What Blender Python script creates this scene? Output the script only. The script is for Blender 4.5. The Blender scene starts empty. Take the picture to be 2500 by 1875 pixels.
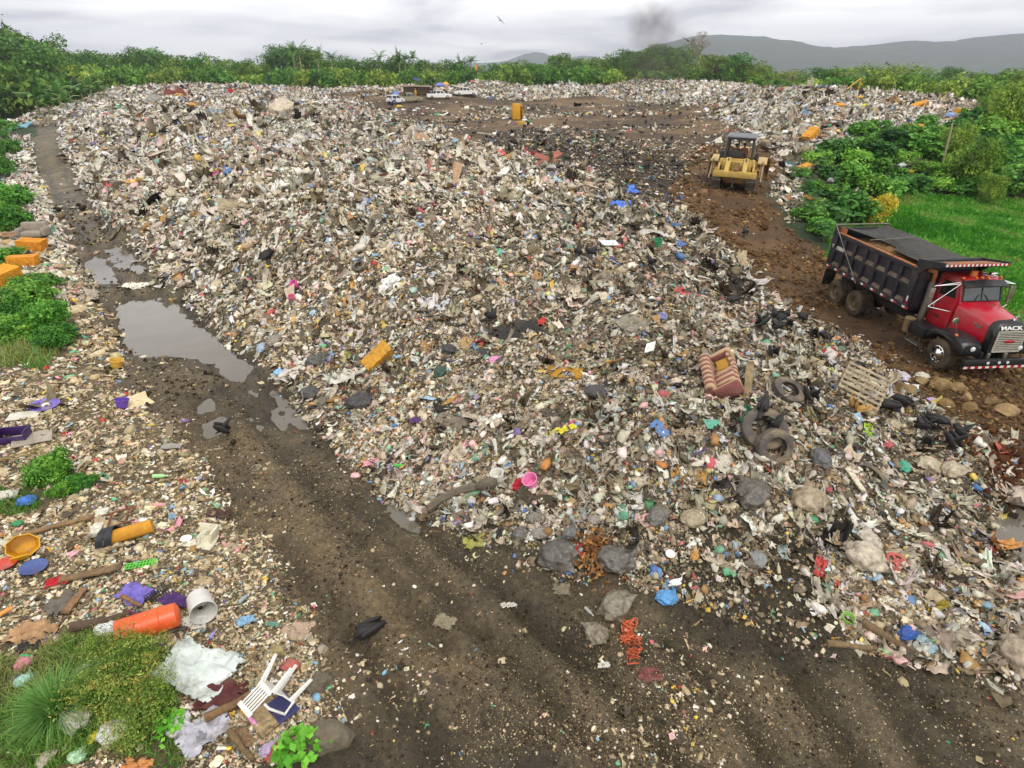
import bpy, bmesh, math, random
import numpy as np
from mathutils import Vector, Matrix, Euler
random.seed(7); RNG = np.random.default_rng(11)
SC = bpy.context.scene
COL = SC.collection
PI = math.pi

# ------------------------------------------------------------------ camera
H, PITCH, F = 9.5, math.radians(28.0), 1445.0
CP, SP = math.cos(PITCH), math.sin(PITCH)
cam = bpy.data.objects.new('camera', bpy.data.cameras.new('camera'))
COL.objects.link(cam)
cam.location = (0, 0, H)
cam.rotation_euler = (math.radians(90) - PITCH, 0, 0)
cam.data.sensor_width = 36.0
cam.data.lens = F / 2500 * 36.0
cam.data.clip_start, cam.data.clip_end = 0.1, 20000
SC.camera = cam

def ray(u, v):
    dx, dy = (u - 1250) / F, (937.5 - v) / F
    return dx, CP + SP * dy, SP - CP * dy      # right, forward, down per unit depth

# ------------------------------------------------------------------ numpy noise
_T = np.random.default_rng(3).random((256, 256)).astype(np.float32)
def vnoise(x, y):
    xi, yi = np.floor(x).astype(int), np.floor(y).astype(int)
    fx, fy = x - xi, y - yi
    fx, fy = fx * fx * (3 - 2 * fx), fy * fy * (3 - 2 * fy)
    g = lambda a, b: _T[a & 255, b & 255]
    return (g(xi, yi) * (1 - fx) + g(xi + 1, yi) * fx) * (1 - fy) + (g(xi, yi + 1) * (1 - fx) + g(xi + 1, yi + 1) * fx) * fy
def fbm(x, y, o=4):
    s, a, t = 0, 1.0, 0
    for i in range(o):
        s = s + a * vnoise(x * 2 ** i + 17.3 * i, y * 2 ** i + 9.1 * i); t += a; a *= .5
    return s / t

# ------------------------------------------------------------------ terrain: surveyed heights, smoothly interpolated
CTRL = [
 # dirt road on the left and mud in front
 (1000,1500,0),(1250,1700,0),(1250,1870,0),(900,1870,0),(1700,1800,0),(2200,1800,0),(2490,1860,.1),(650,1100,0),(800,1300,0),
 (600,1000,0),(420,760,0),(400,830,0),(330,690,0),(300,600,0),(230,640,0),(180,520,0),(125,420,0),(100,340,.2),(95,290,.5),(120,262,.9),
 (2000,1700,0),(1500,1650,0),(1300,1500,.02),(1700,1600,.05),(1950,1650,0),(2300,1690,.02),
 # left verge
 (150,800,.3),(100,950,.4),(200,1150,.35),(100,1300,.4),(300,1250,.3),(400,1400,.3),(150,1500,.45),(400,1600,.35),(200,1750,.4),
 (600,1700,.15),(600,1500,.12),(50,1850,.4),(740,1800,.1),(120,640,.8),(150,740,.4),(40,780,.2),(200,700,.3),(130,560,.7),(60,480,.5),
 (40,400,.6),(50,310,.8),(300,1050,.2),(400,1150,.15),(30,600,.6),
 # toe of the heap
 (750,1000,.05),(1000,1240,.05),(1180,1370,.05),(1420,1410,.05),(1600,1540,.05),(1900,1610,.03),(640,880,.05),(380,640,.05),(230,440,.1),(140,275,.9),
 # right lobe
 (1885,1107,1.15),(2085,950,1.25),(1770,915,1.75),(2188,1375,.32),(1900,1400,.3),(1700,1380,.3),(1500,1200,.85),(1300,1200,.5),(1100,1150,.35),
 (1500,1000,1.6),(1300,1000,1.35),(1100,1000,.9),(900,1000,.35),(2300,1150,.4),(2450,1260,.0),(2470,1200,0),(2250,1040,.45),(2250,970,.25),
 (2470,1110,.8),(2100,1250,.6),(2150,1500,.15),(2350,1450,.12),(2000,820,.2),(1900,790,.5),(1700,800,1.7),(1650,720,1.9),(1800,700,.5),
 # middle of the heap
 (1440,620,2.6),(1350,700,2.25),(1200,776,1.9),(1000,800,1.45),(900,700,2.0),(800,750,1.25),(800,600,2.7),(700,780,.7),(1200,600,3.0),(1000,600,2.9),
 (1000,500,3.3),(700,500,3.4),(450,600,.75),(550,620,1.5),(450,500,2.0),(600,420,3.6),(450,400,3.2),(450,300,4.6),(450,230,5.3),(300,213,6.1),(250,300,3.0),
 (200,250,3.6),(300,400,1.4),(350,350,2.8),(450,212,6.0),(565,214,5.8),(680,217,5.3),(735,226,4.8),(1200,420,3.15),(1050,345,3.6),(900,300,4.0),(830,250,4.25),
 (700,300,4.5),(850,400,3.6),(1000,420,3.4),(600,250,5.0),
 # plateau
 (900,262,4.0),(1300,250,3.9),(1100,270,3.9),(1500,270,3.6),(1650,265,3.9),(1300,330,3.4),(1250,380,3.2),(1500,400,2.9),(1600,450,2.35),(1550,520,1.85),
 (1700,560,1.4),(1750,650,.75),(1850,720,.2),(1400,480,2.7),(1520,480,2.3),(1400,300,3.6),(1000,240,4.05),(1700,330,3.1),(1795,475,2.0),(1900,560,.9),(1750,420,2.3),
 # truck road
 (2030,748,.02),(2290,900,.05),(2450,930,.02),(2150,830,.02),(2400,980,.1),(1950,700,.1),
 # far ring of rubbish
 (1000,233,4.3),(1000,206,6.7),(1200,197,7.2),(1200,230,4.3),(1400,202,7.0),(1400,237,4.2),(1600,196,7.1),(1600,245,4.2),(900,211,6.3),(800,225,5.3),
 (1700,206,6.7),(1800,340,3.0),(1950,222,6.9),(1900,270,5.0),(1800,225,6.4),(1800,285,4.0),(2150,238,6.3),(2200,320,3.8),(2400,262,5.0),(2050,330,3.8),(1950,380,2.4),
 # meadow and bank
 (2300,490,0),(2500,480,0),(2500,760,0),(2250,600,0),(2160,560,.25),(2200,400,2.0),(2050,420,1.8),(1960,490,1.5),(1985,565,.9),(2400,420,1.2),(2100,500,.7),(2400,700,0),
]
W = []
for u, v, h in CTRL:
    dx, fy, dn = ray(u, v); t = (H - h) / dn
    W.append((t * dx, t * fy, h))
for p in [(0,-15,0),(-20,0,.2),(20,0,0),(-40,0,.2),(45,5,0),(60,30,0),(80,50,0),(-60,20,.3),(-120,60,.3),(-160,150,.5),(-40,25,.3),(-70,60,.4),
          (-140,200,.5),(-60,215,2),(0,220,3),(60,200,3),(90,150,3),(110,100,2),(130,60,0),(200,100,0),(-220,100,0),(0,250,0),(-220,250,0),(220,250,0),(-100,250,0),(100,250,0),(-200,0,0),(200,0,0),(-220,180,0),(16.8,14,.05),(22,18,.02)]:
    W.append(p)
W = np.array(W)
def rbf(pts):
    n = len(pts)
    k = lambda r: r
    A = np.zeros((n + 3, n + 3))
    r = np.hypot(pts[:, None, 0] - pts[None, :, 0], pts[:, None, 1] - pts[None, :, 1])
    A[:n, :n] = k(r) - .15 * np.eye(n)
    A[:n, n] = 1; A[:n, n + 1:] = pts[:, :2]; A[n, :n] = 1; A[n + 1:, :n] = pts[:, :2].T
    return np.linalg.solve(A, np.concatenate([pts[:, 2], [0, 0, 0]]))
RC = rbf(W)
GX0, GX1, GY0, GY1, GS = -230.0, 230.0, -24.0, 262.0, .5
NX, NY = int((GX1 - GX0) / GS) + 1, int((GY1 - GY0) / GS) + 1
gx, gy = np.linspace(GX0, GX1, NX), np.linspace(GY0, GY1, NY)
XX, YY = np.meshgrid(gx, gy)
def rbf_eval(x, y):
    out = RC[-3] + RC[-2] * x + RC[-1] * y
    for (px, py, _), c in zip(W, RC[:-3]):
        out = out + c * np.sqrt((x - px) ** 2 + (y - py) ** 2)
    return out
BASE = rbf_eval(XX.astype(np.float32), YY.astype(np.float32))
def blur(a, n):
    for _ in range(n):
        p = np.pad(a, 1, mode='edge')
        a = (p[:-2, 1:-1] + p[2:, 1:-1] + p[1:-1, :-2] + p[1:-1, 2:] + 2 * p[1:-1, 1:-1]) / 6
    return a
BASE = blur(BASE, 2)
def samp(G, x, y):
    x = np.clip((np.asarray(x, float) - GX0) / GS, 0, NX - 1.001); y = np.clip((np.asarray(y, float) - GY0) / GS, 0, NY - 1.001)
    i, j = x.astype(int), y.astype(int); a, b = x - i, y - j
    return (G[j, i] * (1 - a) + G[j, i + 1] * a) * (1 - b) + (G[j + 1, i] * (1 - a) + G[j + 1, i + 1] * a) * b
_ts = np.geomspace(4, 330, 5000)
def P0(u, v, G=None):
    dx, fy, dn = ray(u, v)
    z = H - _ts * dn
    h = samp(BASE, _ts * dx, _ts * fy) if G is None else G(_ts * dx, _ts * fy)
    k = np.argmax(z < h)
    if not (z < h).any(): k = len(_ts) - 1
    t = _ts[k]
    return t * dx, t * fy, t
def inpoly(poly, x, y):
    c = np.zeros(x.shape, bool); n = len(poly); j = n - 1
    for i in range(n):
        xi, yi = poly[i]; xj, yj = poly[j]
        if yi != yj:
            c ^= ((yi > y) != (yj > y)) & (x < (xj - xi) * (y - yi) / (yj - yi) + xi)
        j = i
    return c
S = 2500 / 2212
def zone(pts, n=1, sc=S):
    w = [P0(a * sc, b * sc)[:2] for a, b in pts]
    return blur(inpoly(w, XX, YY).astype(np.float32), n)
Z = {}
Z['road'] = zone([(78,276),(70,300),(85,380),(110,450),(150,520),(195,600),(235,680),(265,770),(280,850),(400,960),(470,1060),(520,1150),(600,1280),(660,1380),(720,1480),(750,1580),(770,1659),
    (1000,1690),(2250,1690),(2250,1500),(1990,1440),(1780,1410),(1560,1390),(1440,1320),(1260,1260),(1150,1225),(1030,1170),(920,1110),(830,1040),(720,970),(640,880),(560,790),(450,690),(350,610),(290,540),(220,450),(160,380),(130,310),(128,272)])
Z['mudslope'] = zone([(1180,1210),(1350,1260),(1440,1330),(1560,1400),(1790,1415),(1830,1330),(1800,1150),(1700,1110),(1560,1130),(1400,1090),(1300,1120)], 2)
Z['plateau'] = zone([(640,203),(800,196),(1000,212),(1300,208),(1480,225),(1560,262),(1640,300),(1480,420),(1500,470),(1450,440),(1330,420),(1290,370),(1150,340),(1040,310),(950,292),(880,268),(800,232)], 2)
Z['darkrub'] = zone([(1035,300),(1110,335),(1210,375),(1290,425),(1340,470),(1420,505),(1500,575),(1600,650),(1700,700),(1640,600),(1570,520),(1490,450),(1480,345),(1300,285),(1100,280)], 1)
Z['soil'] = zone([(1480,335),(1530,308),(1650,318),(1690,360),(1660,420),(1700,490),(1790,560),(1800,560),(1990,600),(2230,700),(2330,760),(2240,965),(2120,930),(2020,880),(1935,815),(1865,740),(1700,662),(1600,570),(1500,470),(1455,420)], 1)
Z['verge'] = zone([(20,280),(60,300),(85,380),(110,450),(150,520),(195,600),(235,680),(265,770),(300,870),(400,960),(470,1060),(560,1200),(640,1330),(700,1450),(750,1580),(770,1680),(-100,1680),(-100,700),(-20,500)], 1)
mx = [P0(a * S, b * S)[:2] for a, b in [(1790,565),(1800,470),(1900,430),(2212,424),(2300,424),(2300,690),(2212,690),(1990,600)]]
mx = [mx[0], mx[1], mx[2], (34, 51), (90, 51), (140, 30), (140, -20), (24, -20), (19.3, 20), (18.2, 28)]
Z['meadow'] = blur(inpoly(mx, XX, YY).astype(np.float32), 2)
Z['bank'] = zone([(1720,400),(1800,330),(1900,290),(2000,280),(2250,240),(2250,440),(1900,430),(1800,470),(1790,540)], 2)
Z['heap'] = zone([(1260,1262),(1150,1225),(1030,1170),(920,1110),(830,1040),(720,970),(640,880),(560,790),(450,690),(350,610),(290,540),(220,450),(160,380),(130,310),(125,270),(90,272),(58,262),(60,238),(120,212),(180,195),
    (300,188),(640,198),(800,232),(880,268),(950,292),(1040,310),(1150,340),(1290,370),(1330,420),(1450,440),(1600,570),(1700,662),(1865,740),(1935,815),(2020,880),(2120,930),(2240,965),(2270,1500),(1990,1430),(1800,1410),(1830,1330),(1800,1150),(1700,1110),(1560,1130),(1400,1090),(1300,1120),(1180,1210)], 1)
PUD = {}
def pud(pts): return zone(pts, 1)
PUDS = [[(252,640),(330,628),(385,635),(440,690),(490,740),(540,800),(520,815),(470,780),(400,755),(300,765),(270,740)],
        [(178,552),(205,545),(240,600),(222,606),(195,590)], [(222,530),(270,520),(325,570),(300,580),(260,575)],
        [(425,855),(455,845),(475,900),(470,940),(420,945),(440,900)], [(520,800),(560,810),(600,850),(660,930),(625,930),(570,870)],
        [(840,1085),(900,1105),(880,1140),(845,1120)], 
        [(1960,1420),(2120,1450),(2110,1480),(1950,1470)], 
        [(2105,1050),(2240,1040),(2260,1240),(2180,1180),(2130,1110)]]
Z['puddle'] = np.max([zone(p, 1) for p in PUDS], axis=0)
# the two roads are graded flat near the camera
flat = np.clip(Z['road'] * 1.4, 0, 1) * np.clip((62 - YY) / 20, 0, 1)
BASE = BASE * (1 - flat)
fade = np.clip((262 - YY) / 30, 0, 1) * np.clip((228 - np.abs(XX)) / 30, 0, 1)
BASE = BASE * fade
PL = np.clip(2.0 * Z['puddle'], 0, 1)
heapness = np.clip(Z['heap'] + .0 + np.clip(BASE / 3, 0, 1) * (1 - np.clip(Z['plateau'] + Z['soil'] + Z['bank'] + Z['meadow'], 0, 1)), 0, 1) * (1 - Z['road'])
Z['trash'] = blur(heapness.astype(np.float32), 1)
PLW = blur(PL, 3)
PLB = blur(Z['plateau'], 14)
RUTS = []
for pts in [[(600,1180),(760,1370),(900,1560),(980,1690)], [(760,1090),(1000,1330),(1180,1500),(1340,1690)], [(1120,1330),(1300,1470),(1500,1690)], [(1450,1400),(1560,1500),(1690,1690)], [(1620,1300),(1665,1370),(1720,1480),(1790,1580),(1850,1680)], [(1880,1440),(1930,1540),(2000,1640),(2050,1690)], [(1990,1500),(2080,1590),(2160,1690)], [(1740,1480),(1800,1560),(1880,1690)],
            [(560,800),(650,900),(760,1010),(900,1130),(1080,1270),(1250,1420)], [(480,830),(570,930),(680,1060),(840,1240),(960,1400)], [(150,470),(210,560),(300,660)], [(190,440),(260,540),(350,640)], [(88,330),(110,400),(150,470)], [(118,330),(150,390),(190,440)]]:
    w = []
    for a, b in pts:
        dx, fy, dn = ray(a * S, b * S); t = H / dn; w.append((t * dx, t * fy))
    RUTS.append(w)
def seg_d(x, y, w):
    d = np.full(x.shape, 1e9)
    for (x0, y0), (x1, y1) in zip(w[:-1], w[1:]):
        k = np.clip(((x - x0) * (x1 - x0) + (y - y0) * (y1 - y0)) / ((x1 - x0) ** 2 + (y1 - y0) ** 2), 0, 1)
        d = np.minimum(d, np.hypot(x - x0 - k * (x1 - x0), y - y0 - k * (y1 - y0)))
    return d
def jit(x, y): return x + 1.1 * (fbm(x * .9, y * .9, 3) - .5), y + 1.1 * (fbm(x * .9 + 50, y * .9 + 31, 3) - .5)
def zs(name, x, y):
    a, b = jit(x, y)
    return np.clip(samp(Z[name], a, b) * 2 - .5, 0, 1)
def hgt(x, y):
    x, y = np.asarray(x, float), np.asarray(y, float)
    h = samp(BASE, x, y)
    tr = samp(Z['trash'], x, y)
    so = samp(Z['soil'], x, y)
    far = np.clip(np.hypot(x, y) / 60, .25, 1.6)
    pq = 1 - .75 * np.clip(2 * samp(PLB, x, y), 0, 1)
    h = h + tr * pq * ((fbm(x * .35, y * .35, 3) - .5) * 1.3 * np.clip(samp(BASE, x, y), .15, 1) + (fbm((-.65 * x + .76 * y) * .3, (.76 * x + .65 * y) * .07 + 5, 3) - .5) * 2.1 * np.clip(samp(BASE, x, y) / 2.2, 0, 1) * np.clip((20 - x) / 20, 0, 1) + (fbm(x * 1.4, y * 1.4, 3) - .5) * .6 * np.clip(samp(BASE, x, y) * 1.5, .3, 1))
    h = h + so * (fbm(x * 2.3, y * 2.3, 3) - .5) * .12
    h = h + (fbm(x * .8, y * .8, 3) - .5) * .10 + (vnoise(x * 5, y * 5) - .5) * .025
    h = h + (fbm(x * 3.1, y * 3.1, 4) - .5) * .17 * samp(PLW, x, y) - .23 * samp(PL, x, y)
    near = (np.abs(x) < 60) & (y < 75)
    if near.any():
        xn, yn = x[near], y[near]; a = np.zeros(xn.shape)
        xj, yj = xn + .12 * (vnoise(xn * 1.5, yn * 1.5) - .5), yn + .12 * (vnoise(yn * 1.5 + 9, xn * 1.5) - .5)
        for w in RUTS:
            d = seg_d(xj, yj, w)
            a += -.115 * np.exp(-(d / .17) ** 2) + .06 * np.exp(-((d - .36) / .14) ** 2)
        h = h.copy(); h[near] += a * (1 - samp(Z['trash'], xn, yn))
    return h
def h1(x, y): return float(hgt(np.array([x]), np.array([y]))[0])
_coarse = lambda x, y: hgt(x, y)
_pc = {}
def P(u, v):
    if (u, v) not in _pc:
        x, y, t = P0(u, v, _coarse)
        _pc[(u, v)] = (x, y, h1(x, y), t)
    return _pc[(u, v)]
def normal(x, y, e=.25):
    return Vector((h1(x - e, y) - h1(x + e, y), h1(x, y - e) - h1(x, y + e), 2 * e)).normalized()

# ------------------------------------------------------------------ materials
def lin(c):
    if isinstance(c, str):
        c = [int(c[i:i + 2], 16) / 255 for i in (0, 2, 4)]
    return [(x / 12.92 if x <= .04045 else ((x + .055) / 1.055) ** 2.4) for x in c]
def hx(c, k=.9): return tuple(min(1, x * k) for x in lin(c))
class N:
    def __init__(s, m): s.t = m.node_tree; s.n = s.t.nodes; s.l = s.t.links
    def __call__(s, typ, **kw):
        n = s.n.new('ShaderNode' + typ)
        for k, v in kw.items(): setattr(n, k, v)
        return n
    def link(s, a, b): s.l.new(a, b)
    def val(s, sock, v): sock.default_value = v
def newmat(name):
    m = bpy.data.materials.new(name); m.use_nodes = True
    n = N(m); b = n.n['Principled BSDF']
    return m, n, b
def mat(name, col=(.5, .5, .5), rough=.6, metal=0, var=.2, scale=6, bump=.15, bscale=None, dirt=None, dirtamt=.4, tint=False, attr=None, spec=.5, coat=0, trans=0):
    """principled surface with its own colour mottling, optional dirt patches and surface relief"""
    m, n, b = newmat(name)
    if isinstance(col, str): col = hx(col)
    tc = n('TexCoord'); ns = n('TexNoise'); ns.inputs['Scale'].default_value = scale; ns.inputs['Detail'].default_value = 6
    n.link(tc.outputs['Object'], ns.inputs['Vector'])
    mul = n('MixRGB', blend_type='MULTIPLY'); mul.inputs[0].default_value = 1
    if tint:
        oi = n('ObjectInfo'); n.link(oi.outputs['Color'], mul.inputs[1])
    elif attr:
        at = n('Attribute', attribute_name=attr); n.link(at.outputs['Color'], mul.inputs[1])
    else:
        mul.inputs[1].default_value = (*col, 1)
    mr = n('MapRange'); mr.inputs[1].default_value = .3; mr.inputs[2].default_value = .7; mr.inputs[3].default_value = 1 - var; mr.inputs[4].default_value = 1 + var * .6
    n.link(ns.outputs['Fac'], mr.inputs[0]); n.link(mr.outputs[0], mul.inputs[2])
    out = mul.outputs[0]
    if dirt:
        d = n('TexNoise'); d.inputs['Scale'].default_value = scale * .37; d.inputs['Detail'].default_value = 8; d.inputs['Roughness'].default_value = .7
        n.link(tc.outputs['Object'], d.inputs['Vector'])
        r = n('MapRange'); r.inputs[1].default_value = .62 - dirtamt * .35; r.inputs[2].default_value = .78 - dirtamt * .2
        n.link(d.outputs['Fac'], r.inputs[0])
        mx = n('MixRGB'); mx.inputs[2].default_value = (*(hx(dirt) if isinstance(dirt, str) else dirt), 1)
        n.link(r.outputs[0], mx.inputs[0]); n.link(out, mx.inputs[1]); out = mx.outputs[0]
    n.link(out, b.inputs['Base Color'])
    b.inputs['Roughness'].default_value = rough; b.inputs['Metallic'].default_value = metal
    b.inputs['Specular IOR Level'].default_value = spec
    if coat: b.inputs['Coat Weight'].default_value = coat; b.inputs['Coat Roughness'].default_value = .15
    if bump:
        bn = n('TexNoise'); bn.inputs['Scale'].default_value = bscale or scale * 3; bn.inputs['Detail'].default_value = 5
        n.link(tc.outputs['Object'], bn.inputs['Vector'])
        bp = n('Bump'); bp.inputs['Strength'].default_value = bump; bp.inputs['Distance'].default_value = .05
        n.link(bn.outputs['Fac'], bp.inputs['Height']); n.link(bp.outputs[0], b.inputs['Normal'])
    return m

# ------------------------------------------------------------------ bmesh helpers
def xf(rot=None, loc=(0, 0, 0)):
    return Matrix.Translation(loc) @ (Euler(rot).to_matrix().to_4x4() if rot else Matrix())
def box(bm, c, s, rot=None, bev=0):
    r = bmesh.ops.create_cube(bm, size=1, matrix=xf(rot, c) @ Matrix.Diagonal((*s, 1)))
    if bev:
        es = list({e for v in r['verts'] for e in v.link_edges})
        bmesh.ops.bevel(bm, geom=es, offset=min(bev, min(s) * .45), segments=2, affect='EDGES', profile=.5)
def frame_of(d):
    d = Vector(d).normalized(); a = Vector((0, 0, 1)) if abs(d.z) < .9 else Vector((1, 0, 0))
    x = d.cross(a).normalized(); return x, d.cross(x).normalized(), d
def loft(bm, rings, caps=True, closed=True):
    vs = [[bm.verts.new(p) for p in r] for r in rings]
    n = len(vs[0])
    for a, b in zip(vs[:-1], vs[1:]):
        for i in range(n if closed else n - 1):
            j = (i + 1) % n
            try: bm.faces.new((a[i], a[j], b[j], b[i]))
            except ValueError: pass
    if caps and closed:
        bm.faces.new(vs[0][::-1]); bm.faces.new(vs[-1])
def tube(bm, pts, r, n=8, caps=True):
    pts = [Vector(p) for p in pts]; rings = []
    rs = r if isinstance(r, (list, tuple)) else [r] * len(pts)
    d0 = (pts[1] - pts[0]).normalized(); x, y, _ = frame_of(d0)
    for i, p in enumerate(pts):
        d = (pts[min(i + 1, len(pts) - 1)] - pts[max(i - 1, 0)]).normalized()
        x = (x - d * x.dot(d)).normalized(); y = d.cross(x)
        rings.append([p + (x * math.cos(2 * PI * k / n) + y * math.sin(2 * PI * k / n)) * rs[i] for k in range(n)])
    loft(bm, rings, caps)
def cyl(bm, a, b, r, r2=None, n=16): tube(bm, [a, b], [r, r if r2 is None else r2], n)
def lathe(bm, prof, c=(0, 0, 0), axis=(0, 0, 1), n=24, caps=False):
    x, y, d = frame_of(axis); c = Vector(c)
    loft(bm, [[c + d * a + (x * math.cos(2 * PI * k / n) + y * math.sin(2 * PI * k / n)) * max(r, 1e-4) for k in range(n)] for r, a in prof], caps)
def prism(bm, pts, lo, hi, axis='y'):
    f = {'y': lambda a, b, t: (a, t, b), 'x': lambda a, b, t: (t, a, b), 'z': lambda a, b, t: (a, b, t)}[axis]
    loft(bm, [[f(a, b, lo) for a, b in pts], [f(a, b, hi) for a, b in pts]])
def ell(bm, c, r, sub=2, nz=0, seed=0, rot=None):
    m = xf(rot, c) @ Matrix.Diagonal((*r, 1))
    vs = bmesh.ops.create_icosphere(bm, subdivisions=sub, radius=1)['verts']
    rr = random.Random(seed)
    o = [rr.uniform(-9, 9) for _ in range(3)]
    from mathutils import noise
    for v in vs:
        if nz:
            q = v.co * 1.6 + Vector(o); v.co *= 1 + nz * (noise.noise(q) + .5 * noise.noise(q * 2.3))
        v.co = m @ v.co
def mesh_of(name, bm, m, smooth=35):
    bmesh.ops.recalc_face_normals(bm, faces=bm.faces)
    me = bpy.data.meshes.new(name); bm.to_mesh(me); bm.free()
    for q in (m if isinstance(m, (list, tuple)) else [m]): me.materials.append(q)
    if smooth:
        me.polygons.foreach_set('use_smooth', [True] * len(me.polygons)); me.set_sharp_from_angle(angle=math.radians(smooth))
    return me
def link(name, me, parent=None, loc=None, rot=None, scale=None):
    o = bpy.data.objects.new(name, me); COL.objects.link(o)
    if parent: o.parent = parent
    if loc is not None: o.location = loc
    if rot is not None: o.rotation_euler = rot
    if scale is not None: o.scale = scale if hasattr(scale, '__len__') else (scale,) * 3
    return o
def part(name, bm, m, parent=None, smooth=35): return link(name, mesh_of(name, bm, m, smooth), parent)
def tag(o, label=None, cat=None, group=None, kind=None):
    if label: o['label'] = label
    if cat: o['category'] = cat
    if group: o['group'] = group
    if kind: o['kind'] = kind
    return o
def empty(name, loc=(0, 0, 0), rot=(0, 0, 0)):
    o = bpy.data.objects.new(name, None); COL.objects.link(o); o.location = loc; o.rotation_euler = rot; o.empty_display_size = .2
    return o
KIDS = {}
def copy_tree(o, parent=None):
    c = o.copy(); COL.objects.link(c)
    if parent: c.parent = parent
    for ch in list(o.children): copy_tree(ch, c)
    return c
def npmesh(name, V, Fc, m, C=None, smooth=False):
    """fast mesh from arrays: V (n,3), Fc (k,3 or 4), C per-vertex rgb"""
    me = bpy.data.meshes.new(name); k = Fc.shape[1]
    me.vertices.add(len(V)); me.vertices.foreach_set('co', V.astype(np.float32).ravel())
    me.loops.add(Fc.size); me.loops.foreach_set('vertex_index', Fc.astype(np.int32).ravel())
    me.polygons.add(len(Fc)); me.polygons.foreach_set('loop_start', np.arange(0, Fc.size, k, dtype=np.int32))
    try: me.polygons.foreach_set('loop_total', np.full(len(Fc), k, np.int32))
    except Exception: pass
    if smooth: me.polygons.foreach_set('use_smooth', np.ones(len(Fc), bool))
    if C is not None:
        a = me.color_attributes.new('Col', 'FLOAT_COLOR', 'POINT')
        a.data.foreach_set('color', np.concatenate([C, np.ones((len(C), 1))], 1).astype(np.float32).ravel())
    me.materials.append(m); me.update(calc_edges=True); me.validate()
    return me
def text(body, size, m, parent, M, name='lettering', depth=.008, shear=0):
    cu = bpy.data.curves.new('t', 'FONT'); cu.body = body; cu.size = size; cu.extrude = depth; cu.shear = shear; cu.align_x = 'CENTER'; cu.align_y = 'CENTER'; cu.offset = .004
    o = bpy.data.objects.new('t', cu); COL.objects.link(o); bpy.context.view_layer.update()
    me = bpy.data.meshes.new_from_object(o.evaluated_get(bpy.context.evaluated_depsgraph_get()))
    bpy.data.objects.remove(o); me.materials.clear(); me.materials.append(m)
    q = link(name, me, parent); q.matrix_local = M
    return q
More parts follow.
